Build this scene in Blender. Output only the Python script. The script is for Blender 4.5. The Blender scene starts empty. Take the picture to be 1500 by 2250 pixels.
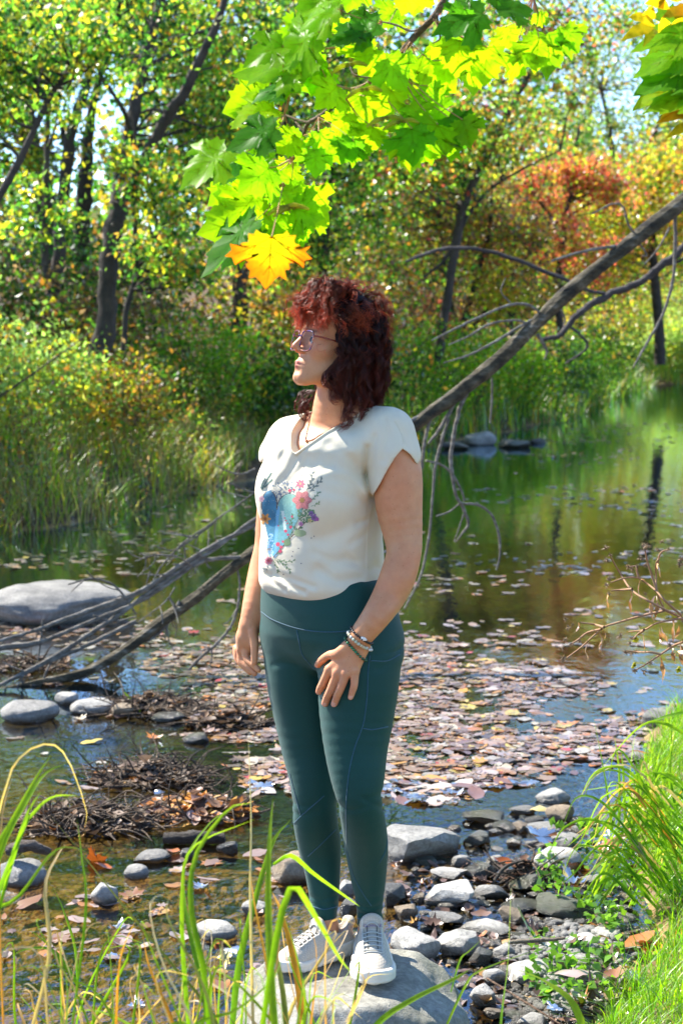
import bpy, bmesh, math, random
import numpy as np
from mathutils import Vector, Matrix
from mathutils.bvhtree import BVHTree
R = math.radians
sc = bpy.context.scene
COL = sc.collection
# ---------------------------------------------------------------- camera, sky, sun, exposure
CAMZ = 1.83; PITCH = R(6.4); K = 3847.0
cam_d = bpy.data.cameras.new("camera"); cam = bpy.data.objects.new("camera", cam_d); COL.objects.link(cam)
cam.location = (0, 0, CAMZ); cam.rotation_euler = (math.pi/2 - PITCH, 0, 0)
cam_d.sensor_fit = 'VERTICAL'; cam_d.sensor_height = 36.0; cam_d.lens = 36.0*K/2250.0
cam_d.clip_start = 0.05; cam_d.clip_end = 2000
cam_d.dof.use_dof = True; cam_d.dof.focus_distance = 4.12; cam_d.dof.aperture_fstop = 7.0
sc.camera = cam
SUN = Vector((-0.60, 0.42, 0.70)).normalized()
world = bpy.data.worlds.new("World"); sc.world = world; world.use_nodes = True
nt = world.node_tree; nt.nodes.clear()
sky = nt.nodes.new('ShaderNodeTexSky'); sky.sky_type = 'NISHITA'; sky.sun_disc = False
sky.sun_elevation = math.asin(SUN.z); sky.sun_rotation = math.atan2(SUN.x, SUN.y)
sky.air_density = 1.0; sky.altitude = 3000; sky.dust_density = 0.0; sky.ozone_density = 3.0
bg = nt.nodes.new('ShaderNodeBackground'); bg.inputs[1].default_value = 0.145
wo = nt.nodes.new('ShaderNodeOutputWorld')
nt.links.new(sky.outputs[0], bg.inputs[0]); nt.links.new(bg.outputs[0], wo.inputs[0])
sun_d = bpy.data.lights.new("sun", 'SUN'); sun_d.energy = 5.0; sun_d.angle = R(0.5); sun_d.color = (1.0, 0.93, 0.82)
sun = bpy.data.objects.new("sun", sun_d); COL.objects.link(sun); sun.location = (-20, 14, 25)
sun.rotation_euler = SUN.to_track_quat('Z', 'Y').to_euler()
sc.view_settings.view_transform = 'Standard'; sc.view_settings.look = 'None'
sc.view_settings.exposure = 1.5; sc.view_settings.gamma = 1.0
sc.render.engine = 'CYCLES'
sc.cycles.max_bounces = 8; sc.cycles.transparent_max_bounces = 10
sc.cycles.diffuse_bounces = 4; sc.cycles.glossy_bounces = 3; sc.cycles.transmission_bounces = 4
sc.cycles.use_denoising = True
sc.cycles.caustics_reflective = False; sc.cycles.caustics_refractive = False
sc.cycles.sample_clamp_indirect = 6.0

# ---------------------------------------------------------------- helpers
CF = np.array([0, math.cos(PITCH), -math.sin(PITCH)]); CU = np.array([0, math.sin(PITCH), math.cos(PITCH)])
CR = np.array([1.0, 0, 0]); CO = np.array([0, 0, CAMZ])
def ray(px, py):
    d = CF + CR*((px-750)/K) + CU*((1125-py)/K)
    return d
def P(px, py, Y):                       # the point of the place seen at (px,py) at distance Y
    d = ray(px, py); return CO + d*(Y/d[1])
def G(px, py, z=0.0):                   # the point of the ground/water at height z
    d = ray(px, py); return CO + d*((z-CAMZ)/d[2])
def proj(p):                            # arrays (N,3) -> px,py
    q = np.asarray(p) - CO
    w = q@CF
    return 750 + K*(q@CR)/w, 1125 - K*(q@CU)/w
def link(o, parent=None):
    COL.objects.link(o)
    if parent is not None: o.parent = parent
    return o
def tag(o, label=None, cat=None, group=None, kind=None):
    if label: o["label"] = label
    if cat: o["category"] = cat
    if group: o["group"] = group
    if kind: o["kind"] = kind
    return o
def empty(name, loc=(0, 0, 0), label=None, cat=None, group=None):
    o = bpy.data.objects.new(name, None); COL.objects.link(o); o.location = Vector([float(c) for c in loc]); o.empty_display_size = 0.05
    return tag(o, label, cat, group)
def mk(name, V, F, mat=None, parent=None, col=None, smooth=True, loc=None):
    """V (N,3) ; F list of int arrays (M,k) ; col per-vertex (N,3) linear colour ; verts given in world space"""
    V = np.asarray(V, dtype=np.float64)
    if not isinstance(F, (list, tuple)): F = [F]
    F = [np.asarray(f, dtype=np.int32) for f in F if len(f)]
    off = np.zeros(3)
    if parent is not None: off = np.array(parent.matrix_basis.translation) if parent.parent is None else np.array(parent.matrix_basis.translation) + np.array(parent.parent.matrix_basis.translation)
    elif loc is not None: off = np.asarray(loc, dtype=float)
    me = bpy.data.meshes.new(name)
    me.vertices.add(len(V)); me.vertices.foreach_set("co", (V-off).astype(np.float32).ravel())
    loops = np.concatenate([f.ravel() for f in F]); ln = np.concatenate([np.full(len(f), f.shape[1], dtype=np.int32) for f in F])
    st = np.concatenate([[0], np.cumsum(ln)[:-1]]).astype(np.int32)
    me.loops.add(len(loops)); me.loops.foreach_set("vertex_index", loops.astype(np.int32))
    me.polygons.add(len(ln)); me.polygons.foreach_set("loop_start", st)
    me.update(calc_edges=True)
    if smooth: me.polygons.foreach_set("use_smooth", np.ones(len(ln), dtype=bool))
    if col is not None:
        at = me.color_attributes.new("Col", 'FLOAT_COLOR', 'POINT')
        c = np.ones((len(V), 4), dtype=np.float32); c[:, :3] = np.asarray(col); at.data.foreach_set("color", c.ravel())
    if mat is not None: me.materials.append(mat)
    o = bpy.data.objects.new(name, me); link(o, parent)
    if parent is None and loc is not None: o.location = Vector([float(c) for c in loc])
    return o
class MB:
    """collects pieces into one mesh"""
    def __init__(s): s.V = []; s.T = []; s.Q = []; s.C = []; s.n = 0
    def add(s, V, F, col=(1, 1, 1)):
        V = np.asarray(V, dtype=float); F = np.asarray(F, dtype=np.int64)
        s.V.append(V); (s.Q if F.shape[1] == 4 else s.T).append(F + s.n)
        c = np.asarray(col, dtype=float); s.C.append(np.broadcast_to(c, V.shape) if c.ndim == 1 else c)
        s.n += len(V)
    def build(s, name, mat, parent=None, smooth=True, loc=None):
        F = []
        if s.Q: F.append(np.concatenate(s.Q))
        if s.T: F.append(np.concatenate(s.T))
        return mk(name, np.concatenate(s.V), F, mat, parent, np.concatenate(s.C), smooth, loc)
def spline(pts, n):
    """Catmull-Rom through rows of pts -> n rows"""
    p = np.asarray(pts, dtype=float)
    if len(p) == 2: t = np.linspace(0, 1, n)[:, None]; return p[0]*(1-t)+p[1]*t
    q = np.vstack([2*p[0]-p[1], p, 2*p[-1]-p[-2]])
    s = np.linspace(0, len(p)-1-1e-9, n); i = s.astype(int); t = (s-i)[:, None]
    a, b, c, d = q[i], q[i+1], q[i+2], q[i+3]
    return 0.5*((2*b)+(-a+c)*t+(2*a-5*b+4*c-d)*t*t+(-a+3*b-3*c+d)*t**3)
def tube_arr(C, r, sides=6, wob=0.0, rs=None, flat=1.0):
    C = np.asarray(C, dtype=float); n = len(C); r = np.broadcast_to(np.asarray(r, dtype=float), (n,))
    T = np.gradient(C, axis=0); T /= np.linalg.norm(T, axis=1)[:, None]+1e-12
    ref = np.array([0.31, 0.17, 0.93]); 
    if abs(T[0]@ref) > 0.9: ref = np.array([1.0, 0.2, 0])
    N = np.zeros_like(T); u = ref - T[0]*(ref@T[0]); u /= np.linalg.norm(u)
    for i in range(n):
        u = u - T[i]*(u@T[i]); u /= np.linalg.norm(u)+1e-12; N[i] = u
    B = np.cross(T, N)
    a = np.linspace(0, 2*np.pi, sides, endpoint=False)
    rr = r[:, None]*np.ones((1, sides))
    if wob: rr = rr*(1+wob*(rs.rand(n, sides)-0.5)*2)
    V = C[:, None, :] + rr[:, :, None]*(np.cos(a)[None, :, None]*N[:, None, :] + flat*np.sin(a)[None, :, None]*B[:, None, :])
    V = V.reshape(-1, 3)
    i = np.arange(n-1)[:, None]*sides; j = np.arange(sides)[None, :]; k = (j+1) % sides
    F = np.stack([i+j, i+k, i+k+sides, i+j+sides], -1).reshape(-1, 4)
    return V, F
def tube(mb, pts, rad, sides=6, n=None, col=(1, 1, 1), wob=0.0, rs=None, caps=True, jag=0.0):
    """pts (k,3), rad (k,) -> smooth tapered tube"""
    pts = np.asarray(pts, dtype=float); rad = np.broadcast_to(np.asarray(rad, dtype=float), (len(pts),))
    n = n or max(4, (len(pts)-1)*5)
    S = spline(np.hstack([pts, rad[:, None]]), n)
    C = S[:, :3]; r = np.maximum(S[:, 3], 1e-4)
    if jag and rs is not None:
        C = C + rs.randn(n, 3)*jag*r[:, None]
    V, F = tube_arr(C, r, sides, wob, rs); mb.add(V, F, col)
    if caps:
        for e, idx in ((0, 0), (n-1, (n-1)*sides)):
            ring = V[idx:idx+sides]; c = ring.mean(0)[None]
            VV = np.vstack([ring, c]); j = np.arange(sides)
            mb.add(VV, np.stack([j, (j+1) % sides, np.full(sides, sides)], -1), col)
# value noise, vectorised
def _hash(i, j, k, s=0):
    h = (i*374761393 + j*668265263 + k*2147483647 + s*974711) & 0x7fffffff
    h = ((h ^ (h >> 13))*1274126177) & 0x7fffffff
    return ((h ^ (h >> 16)) & 0xffff)/65535.0
def vnoise(p, s=0):
    p = np.asarray(p, dtype=float); i = np.floor(p).astype(np.int64); f = p-i; f = f*f*(3-2*f)
    r = 0
    for a in (0, 1):
        for b in (0, 1):
            for c in (0, 1):
                w = (f[..., 0] if a else 1-f[..., 0])*(f[..., 1] if b else 1-f[..., 1])*(f[..., 2] if c else 1-f[..., 2])
                r = r + w*_hash(i[..., 0]+a, i[..., 1]+b, i[..., 2]+c, s)
    return r*2-1
def fbm(p, o=4, s=0):
    p = np.asarray(p, dtype=float); r = 0; a = 1.0; t = 0
    for k in range(o): r = r + a*vnoise(p*(2.03**k)+k*7.3, s+k); t += a; a *= 0.5
    return r/t
# ---- materials
def newmat(name):
    m = bpy.data.materials.new(name); m.use_nodes = True; n = m.node_tree; n.nodes.clear()
    out = n.nodes.new('ShaderNodeOutputMaterial'); return m, n, out
def nd(n, typ, **kw):
    x = n.nodes.new(typ)
    for k, v in kw.items():
        if k.startswith('i_'): x.inputs[k[2:].replace('_', ' ')].default_value = v
        else: setattr(x, k, v)
    return x
def L(n, a, b): n.links.new(a, b)
def bump(n, height, strength=0.3, dist=0.01, normal=None):
    b = nd(n, 'ShaderNodeBump'); b.inputs['Strength'].default_value = strength; b.inputs['Distance'].default_value = dist
    L(n, height, b.inputs['Height'])
    if normal is not None: L(n, normal, b.inputs['Normal'])
    return b.outputs[0]
def noise(n, scale, detail=4, rough=0.55, vec=None):
    t = nd(n, 'ShaderNodeTexNoise'); t.inputs['Scale'].default_value = scale; t.inputs['Detail'].default_value = detail; t.inputs['Roughness'].default_value = rough
    if vec is not None: L(n, vec, t.inputs['Vector'])
    return t
def ramp(n, fac, stops):
    r = nd(n, 'ShaderNodeValToRGB'); e = r.color_ramp.elements
    while len(e) < len(stops): e.new(0.5)
    for el, (p, c) in zip(e, stops): el.position = p; el.color = (c[0], c[1], c[2], 1)
    L(n, fac, r.inputs[0]); return r.outputs[0]
def mixc(n, fac, a, b, mode='MIX'):
    m = nd(n, 'ShaderNodeMix', data_type='RGBA', blend_type=mode)
    for s, v in ((m.inputs[0], fac), (m.inputs[6], a), (m.inputs[7], b)):
        if hasattr(v, 'is_linked') or hasattr(v, 'links'): L(n, v, s)
        elif isinstance(v, (int, float)): s.default_value = v
        else: s.default_value = (v[0], v[1], v[2], 1)
    return m.outputs[2]
def leafmat(name, trans=0.5, gloss=0.12, rough=0.4, tmul=(1.5, 1.5, 1.0), mott=0.0):
    """leaf: colour attribute; diffuse + translucent + thin waxy gloss"""
    m, n, out = newmat(name)
    a = nd(n, 'ShaderNodeVertexColor', layer_name='Col')
    d = nd(n, 'ShaderNodeBsdfDiffuse'); t = nd(n, 'ShaderNodeBsdfTranslucent'); g = nd(n, 'ShaderNodeBsdfGlossy'); g.inputs['Roughness'].default_value = rough
    ac = a.outputs[0]
    if mott:
        co = nd(n, 'ShaderNodeTexCoord'); tx = noise(n, 45, 5, .65, co.outputs['Object']); ac = mixc(n, 1.0, ac, ramp(n, tx.outputs[0], [(.3, (1-mott, 1-mott*.8, 1)), (.5, (1, 1, 1)), (.72, (1+mott*.8, 1+mott*.3, 1))]), 'MULTIPLY')
    tc = mixc(n, 1.0, ac, tmul, 'MULTIPLY')
    L(n, ac, d.inputs[0]); L(n, tc, t.inputs[0])
    mx = nd(n, 'ShaderNodeMixShader'); mx.inputs[0].default_value = trans; L(n, d.outputs[0], mx.inputs[1]); L(n, t.outputs[0], mx.inputs[2])
    if gloss > 0:
        fr = nd(n, 'ShaderNodeFresnel'); fr.inputs[0].default_value = 1.42
        ml = nd(n, 'ShaderNodeMath', operation='MULTIPLY'); ml.inputs[1].default_value = gloss*6; L(n, fr.outputs[0], ml.inputs[0])
        m2 = nd(n, 'ShaderNodeMixShader'); L(n, ml.outputs[0], m2.inputs[0]); L(n, mx.outputs[0], m2.inputs[1]); L(n, g.outputs[0], m2.inputs[2])
        L(n, m2.outputs[0], out.inputs[0])
    else: L(n, mx.outputs[0], out.inputs[0])
    return m
def pmat(name, base, rough=0.6, attr=False, nscale=None, namp=0.25, bscale=None, bstr=0.3, bdist=0.005, spec=0.5, metal=0.0, sss=0.0, coat=0.0, sheen=0.0, trans=0.0):
    m, n, out = newmat(name)
    b = nd(n, 'ShaderNodeBsdfPrincipled'); b.inputs['Roughness'].default_value = rough; b.inputs['Metallic'].default_value = metal
    b.inputs['Specular IOR Level'].default_value = spec; b.inputs['Coat Weight'].default_value = coat
    b.inputs['Sheen Weight'].default_value = sheen
    tc = nd(n, 'ShaderNodeTexCoord')
    c = None
    if attr: c = nd(n, 'ShaderNodeVertexColor', layer_name='Col').outputs[0]
    if base is not None and attr: c = mixc(n, 1.0, c, base, 'MULTIPLY')
    if nscale:
        t = noise(n, nscale, 5, vec=tc.outputs['Object'])
        k = ramp(n, t.outputs[0], [(0.25, (1-namp,)*3), (0.75, (1+namp,)*3)])
        c = mixc(n, 1.0, c if c is not None else base, k, 'MULTIPLY')
    if c is not None: L(n, c, b.inputs['Base Color'])
    else: b.inputs['Base Color'].default_value = (*base, 1)
    if bscale:
        t = noise(n, bscale, 6, 0.6, vec=tc.outputs['Object']); L(n, bump(n, t.outputs[0], bstr, bdist), b.inputs['Normal'])
    if sss: b.inputs['Subsurface Weight'].default_value = sss; b.inputs['Subsurface Radius'].default_value = (0.012, 0.005, 0.003); b.inputs['Subsurface Scale'].default_value = 1.0
    L(n, b.outputs[0], out.inputs[0]); return m
# ================================================================ the setting: terrain and water
BANK = np.array([(-60, 6.0), (-14, 9.0), (-6.5, 11.6), (-2.9, 14.4), (-2.1, 16.2), (-1.2, 19.6), (1.3, 24.7), (3.9, 31.0), (8.0, 46.0), (12.5, 52.0), (30, 60.0), (90, 80)])
def seg_sd(x, y, poly):
    """signed distance to an open polyline in plan; positive on its left-hand side (beyond)"""
    best = np.full(x.shape, 1e9); sgn = np.zeros(x.shape)
    for (ax, ay), (bx, by) in zip(poly[:-1], poly[1:]):
        dx, dy = bx-ax, by-ay; l2 = dx*dx+dy*dy
        t = np.clip(((x-ax)*dx+(y-ay)*dy)/l2, 0, 1)
        qx, qy = x-ax-t*dx, y-ay-t*dy; d = np.hypot(qx, qy)
        s = np.sign(dx*(y-ay)-dy*(x-ax))
        m = d < best; best = np.where(m, d, best); sgn = np.where(m, s, sgn)
    return best*sgn
# near bank (camera side): polyline running left to right, then away along the right shore
NEAR = np.array([(-40, 3.0), (-3.0, 3.3), (-0.9, 3.45), (-0.3, 3.45), (0.30, 3.55), (0.50, 3.85), (0.62, 4.3), (0.90, 4.9), (0.98, 5.5), (1.02, 6.2), (1.40, 7.6), (2.6, 10.0), (6.0, 17.0), (13.0, 34.0), (20, 60), (70, 200)])
def ground_h(x, y):
    x = np.asarray(x, dtype=float); y = np.asarray(y, dtype=float)
    p = np.stack([x, y, np.zeros_like(x)], -1)
    s = seg_sd(x, y, BANK) + 0.35*vnoise(p*0.9, 3) + 0.12*vnoise(p*3.1, 4)
    f = -seg_sd(x, y, NEAR) + 0.06*vnoise(p*4, 5)
    bed = -0.42 + 0.05*fbm(p*1.4, 3, 6)
    # shallow gravel bar near the camera
    bar = np.clip((7.3-y)/1.6, 0, 1); bed = bed*(1-bar) + bar*(-0.055+0.05*fbm(p*2.6, 4, 7))
    barl = np.exp(-((x+1.25)/0.9)**2-((y-7.2)/1.6)**2); bed = bed + barl*0.2*(1-bar) + .075*np.exp(-((x-.68)/.40)**2-((y-4.7)/.75)**2)
    s0 = np.clip(s, 0, None); f0 = np.clip(f, 0, None)
    far = 0.75*(1-np.exp(-s0/1.3)) + 0.05*s0 + 0.0*s0 + 2.3*(1-np.exp(-np.clip(s0-5, 0, None)/14)) + 0.15*fbm(p*0.7, 3, 8)*np.clip(s0, 0, 1)
    near = 0.24*(1-np.exp(-f0/0.35)) + 0.03*np.minimum(f0, 8) + 0.03*fbm(p*3, 3, 9)*np.clip(f0*4, 0, 1)
    h = np.where(s > 0, far, np.where(f > 0, near, bed))
    # ease into the water
    e = np.clip(-np.maximum(s, f)/0.5, 0, 1)
    h = np.where((s <= 0) & (f <= 0), bed*e + (1-e)*np.maximum(bed, -0.02), h)
    return h
def grid_axis(a, b, n, fine_lo, fine_hi, frac=0.6):
    nf = int(n*frac); nl = int((n-nf)*0.5)
    lo = fine_lo - (fine_lo-a)*np.linspace(1, 0, nl, endpoint=False)**2.2
    hi = fine_hi + (b-fine_hi)*np.linspace(0, 1, nl+1)[1:]**2.2
    return np.concatenate([lo, np.linspace(fine_lo, fine_hi, nf), hi])
gx = grid_axis(-420, 420, 420, -6, 6); gy = grid_axis(-60, 700, 420, 2.5, 17, 0.6)
XX, YY = np.meshgrid(gx, gy); ZZ = ground_h(XX, YY)
nx, ny = len(gx), len(gy)
ii = (np.arange(ny-1)[:, None]*nx+np.arange(nx-1)[None, :]).ravel()
def ground_mat():
    m, n, out = newmat("ground_soil")
    tc = nd(n, 'ShaderNodeTexCoord'); b = nd(n, 'ShaderNodeBsdfPrincipled'); b.inputs['Roughness'].default_value = 0.75
    v = nd(n, 'ShaderNodeTexVoronoi'); v.inputs['Scale'].default_value = 22; L(n, tc.outputs['Object'], v.inputs['Vector'])
    v2 = nd(n, 'ShaderNodeTexVoronoi'); v2.inputs['Scale'].default_value = 9; L(n, tc.outputs['Object'], v2.inputs['Vector'])
    hs = nd(n, 'ShaderNodeSeparateColor'); L(n, v.outputs['Color'], hs.inputs[0])
    hs2 = nd(n, 'ShaderNodeSeparateColor'); L(n, v2.outputs['Color'], hs2.inputs[0])
    gravel = ramp(n, hs.outputs[0], [(0.0, (0.13, 0.075, 0.025)), (0.35, (0.26, 0.165, 0.06)), (0.6, (0.42, 0.28, 0.12)), (0.85, (0.22, 0.18, 0.12)), (1.0, (0.50, 0.40, 0.24))])
    litter = ramp(n, hs2.outputs[1], [(0.0, (0.03, 0.018, 0.008)), (0.4, (0.085, 0.05, 0.022)), (0.75, (0.17, 0.085, 0.03)), (1.0, (0.22, 0.13, 0.06))])
    big = noise(n, 1.1, 4, vec=tc.outputs['Object'])
    sand = mixc(n, ramp(n, big.outputs[0], [(0.42, (0, 0, 0)), (0.62, (1, 1, 1))]), gravel, (0.36, 0.22, 0.075))
    sep = nd(n, 'ShaderNodeSeparateXYZ'); L(n, tc.outputs['Object'], sep.inputs[0])
    mr = nd(n, 'ShaderNodeMapRange'); mr.inputs[1].default_value = 0.0; mr.inputs[2].default_value = 0.035; L(n, sep.outputs[2], mr.inputs[0])
    fine = noise(n, 60, 5, vec=tc.outputs['Object'])
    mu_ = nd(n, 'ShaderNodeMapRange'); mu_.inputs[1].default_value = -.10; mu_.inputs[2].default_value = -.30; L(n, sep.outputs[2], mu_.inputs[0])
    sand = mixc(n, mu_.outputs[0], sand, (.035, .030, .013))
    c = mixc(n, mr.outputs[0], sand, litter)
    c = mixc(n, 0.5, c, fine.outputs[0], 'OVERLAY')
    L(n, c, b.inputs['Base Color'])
    add = nd(n, 'ShaderNodeMath', operation='MULTIPLY_ADD'); L(n, v.outputs['Distance'], add.inputs[0]); add.inputs[1].default_value = -1.2; L(n, fine.outputs[0], add.inputs[2])
    L(n, bump(n, add.outputs[0], 0.8, 0.02), b.inputs['Normal']); L(n, b.outputs[0], out.inputs[0]); return m
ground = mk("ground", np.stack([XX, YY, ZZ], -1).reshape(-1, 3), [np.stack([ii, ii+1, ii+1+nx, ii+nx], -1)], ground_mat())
tag(ground, "muddy creek bed and brown leaf littered banks", None, kind="structure")

def water_mat():
    m, n, out = newmat("creek_water")
    tc = nd(n, 'ShaderNodeTexCoord')
    mp = nd(n, 'ShaderNodeMapping'); mp.inputs['Scale'].default_value = (1.0, 0.55, 1); L(n, tc.outputs['Object'], mp.inputs[0])
    a = noise(n, 5.0, 3, 0.5, mp.outputs[0]); b_ = noise(n, 26.0, 3, 0.5, mp.outputs[0])
    # livelier riffles where the water runs over the near bar
    sep = nd(n, 'ShaderNodeSeparateXYZ'); L(n, tc.outputs['Object'], sep.inputs[0])
    mr = nd(n, 'ShaderNodeMapRange'); mr.inputs[1].default_value = 9.0; mr.inputs[2].default_value = 6.2; mr.inputs[3].default_value = 0.16; mr.inputs[4].default_value = 1.0; L(n, sep.outputs[1], mr.inputs[0])
    mu = nd(n, 'ShaderNodeMath', operation='MULTIPLY'); L(n, b_.outputs[0], mu.inputs[0]); L(n, mr.outputs[0], mu.inputs[1])
    ad = nd(n, 'ShaderNodeMath', operation='MULTIPLY_ADD'); L(n, a.outputs[0], ad.inputs[0]); ad.inputs[1].default_value = 0.8; L(n, mu.outputs[0], ad.inputs[2])
    nrm = bump(n, ad.outputs[0], 0.45, 0.009)
    fr = nd(n, 'ShaderNodeFresnel'); fr.inputs[0].default_value = 1.34; L(n, nrm, fr.inputs['Normal'])
    g = nd(n, 'ShaderNodeBsdfGlossy'); g.inputs['Roughness'].default_value = 0.03; g.inputs[0].default_value = (.70, .85, 1.0, 1); L(n, nrm, g.inputs['Normal'])  # gloss tinted blue, so the sky reflection is partly painted in
    t = nd(n, 'ShaderNodeBsdfTransparent'); t.inputs[0].default_value = (0.72, 0.64, 0.40, 1)
    fm = nd(n, 'ShaderNodeMath', operation='MULTIPLY'); fm.use_clamp = True; fm.inputs[1].default_value = 1.8; L(n, fr.outputs[0], fm.inputs[0])
    mx = nd(n, 'ShaderNodeMixShader'); L(n, fm.outputs[0], mx.inputs[0]); L(n, t.outputs[0], mx.inputs[1]); L(n, g.outputs[0], mx.inputs[2])
    L(n, mx.outputs[0], out.inputs[0]); return m
wx = np.linspace(-60, 90, 40); wy = np.linspace(2.2, 240, 60); WX, WY = np.meshgrid(wx, wy)
wi = (np.arange(59)[:, None]*40+np.arange(39)[None, :]).ravel()
water = mk("water", np.stack([WX, WY, np.zeros_like(WX)], -1).reshape(-1, 3), [np.stack([wi, wi+1, wi+41, wi+40], -1)], water_mat())
tag(water, "shallow brown creek reflecting trees and blue sky", None, kind="structure")

# ================================================================ foliage tools
def srgb(r, g, b):
    f = lambda c: (c/255.0/12.92) if c/255.0 <= 0.04045 else ((c/255.0+0.055)/1.055)**2.4
    return (f(r), f(g), f(b))
GREEN = [(0.05, 0.16, 0.022), (0.085, 0.23, 0.028), (0.15, 0.31, 0.03), (0.025, 0.085, 0.022), (0.22, 0.38, 0.04), (.02, .065, .022)]  # leaf variety, with backlit and shaded contrast put into the palest and darkest greens
YELL = [(0.42, 0.38, 0.025), (0.46, 0.31, 0.03), (0.34, 0.34, 0.03), (0.28, 0.33, 0.03)]
ORNG = [(0.42, 0.17, 0.03), (0.40, 0.22, 0.05), (0.30, 0.12, 0.03)]
REDL = [(0.50, 0.09, 0.06), (0.44, 0.07, 0.07), (0.52, 0.18, 0.10)]
BRWN = [(0.15, 0.09, 0.06), (0.24, 0.14, 0.09), (0.10, 0.065, 0.045)]
M_leaf = leafmat("tree_leaf", 0.5, 0.028, 0.45, (2.1, 2.4, 1.5))
M_bark = pmat("bark_dark", None, 0.85, attr=True, nscale=9, namp=0.5, bscale=26, bstr=0.8, bdist=0.02)
def pick(rs, pal, n):
    """pal = list of (palette, weight)"""
    w = np.array([p[1] for p in pal], float); w /= w.sum()
    k = rs.choice(len(pal), n, p=w); out = np.zeros((n, 3))
    for i, (pl, _) in enumerate(pal):
        m = k == i; a = np.array(pl); out[m] = a[rs.randint(0, len(a), m.sum())]
    return out*(0.8+0.6*rs.rand(n, 1))
def leaves(mb, rs, C, size, pal, up=0.4, aspect=0.55):
    """a small folded 4-corner leaf at each centre"""
    n = len(C)
    d = rs.randn(n, 3); d[:, 2] -= 0.4; d /= np.linalg.norm(d, axis=1)[:, None]
    nn = rs.randn(n, 3)+np.array([0, 0, up]); nn -= d*np.sum(nn*d, 1)[:, None]; nn /= np.linalg.norm(nn, axis=1)[:, None]
    s = np.cross(d, nn); sz = (size*(0.6+0.8*rs.rand(n)))[:, None]
    A = C-d*sz*0.5; B = C+s*sz*aspect*0.5+nn*sz*0.12+d*sz*0.05; D = C+d*sz*0.5; E = C-s*sz*aspect*0.5+nn*sz*0.12+d*sz*0.05
    V = np.stack([A, B, D, E], 1).reshape(-1, 3); i = np.arange(n)*4
    F = np.stack([i, i+1, i+2, i+3], -1)
    c = np.repeat(pick(rs, pal, n), 4, axis=0)
    mb.add(V, F, c)
def crown_pts(rs, blobs, n, clumps=70, sig=0.16):
    """blobs: (cx,cy,cz,rx,ry,rz,weight)"""
    b = np.array(blobs, float); w = b[:, 6]/b[:, 6].sum(); nc = max(4, int(clumps))
    k = rs.choice(len(b), nc, p=w); u = rs.randn(nc, 3); u /= np.linalg.norm(u, axis=1)[:, None]; rr = rs.rand(nc, 1)**(1/2.2)
    cc = b[k, :3]+u*rr*b[k, 3:6]
    m = rs.randint(0, nc, n); sg = sig*(0.5+rs.rand(nc))
    return cc[m]+rs.randn(n, 3)*sg[m][:, None]*np.array([1.2, 1.2, 0.75]), cc
def tree(name, label, cat, limbs, blobs, n, pal, size=0.085, seed=0, clumps=80, sig=0.17, bark=(0.045, 0.036, 0.028), group=None, twigs=True, up=0.4):
    """limbs: list of (points, radii); first is the trunk"""
    rs = np.random.RandomState(seed)
    base = np.array(limbs[0][0][0], float)
    t = empty(name, base, label, cat, group)
    mb = MB()
    for pts, rad in limbs: tube(mb, pts, rad, 8, n=max(6, len(pts)*4), col=np.array(bark)*(0.8+0.4*rs.rand()), wob=0.08, rs=rs, jag=0.12)
    pts_, cc = crown_pts(rs, blobs, int(n*1.2), clumps, sig)
    if twigs:
        allp = np.vstack([spline(np.asarray(p, float), 24)[6:] for p, r in limbs])
        for c in cc[::2]:
            dd = np.linalg.norm(allp-c, axis=1)+0.6*np.maximum(allp[:, 2]-c[2]+0.3, 0)*2; a = allp[np.argmin(dd)]
            mid = (a+c)/2+rs.randn(3)*0.12*np.linalg.norm(c-a)
            tube(mb, [a, mid, c], [0.02, 0.011, 0.005], 4, n=6, col=np.array(bark)*1.1, caps=False)
    mb.build("trunk", M_bark, t)
    m2 = MB(); leaves(m2, rs, pts_, size*.88, pal, up)
    m2.build("crown", M_leaf, t, smooth=False)
    return t
def gz(x, y): return float(ground_h(np.array([x]), np.array([y]))[0])
def px_limb(pts, Y0, Y1=None, w=None):
    """limb traced at distance Y0..Y1: pts (px,py,width_px)"""
    n = len(pts); Y1 = Y1 or Y0; o = []; r = []
    for i, (a, b, c) in enumerate(pts):
        Y = Y0+(Y1-Y0)*i/max(1, n-1); o.append(P(a, b, Y)); r.append(c*0.5*Y/K)
    return o, r
LIM = []
# --- forked tree, left
GY = [(GREEN, 6), (YELL, 1.8), (ORNG, .7)]
A = [px_limb([(222, 790, 52), (232, 700, 44), (240, 600, 42), (252, 500, 44), (262, 440, 40)], 19, 19.2),
     px_limb([(258, 460, 34), (262, 380, 30), (285, 300, 28), (300, 215, 26), (325, 110, 24), (355, -10, 20), (380, -160, 12)], 19.2, 19.6),
     px_limb([(262, 450, 32), (300, 385, 28), (335, 320, 26), (370, 255, 26), (400, 210, 24), (440, 130, 20), (485, 30, 16), (520, -120, 10)], 19.2, 18.6),
     px_limb([(290, 300, 12), (270, 240, 10), (215, 150, 8), (190, 60, 6)], 19.3, 18.5),
     px_limb([(372, 250, 11), (335, 240, 8), (310, 248, 5)], 19, 19.3),
     px_limb([(303, 205, 12), (350, 100, 9), (420, 75, 7)], 19.4, 19)]
b = lambda px, py, Y, rx, ry, rz, w=1: (*P(px, py, Y), rx, ry, rz, w)
tree("forked_tree", "dark forked trunk splitting in two beside the tall weeds on the far left bank", "tree", A,
     [b(330, 60, 20.2, 1.3, 1.2, .8), b(470, 100, 20.2, 1.0, 1, .8), b(400, -150, 20, 2.0, 1.5, 1.0), b(150, 20, 20.3, .9, 1, .5), b(450, 300, 20.2, .5, .8, .5, .6)],
     7500, GY, 0.088, 1, 110, .17)
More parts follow.
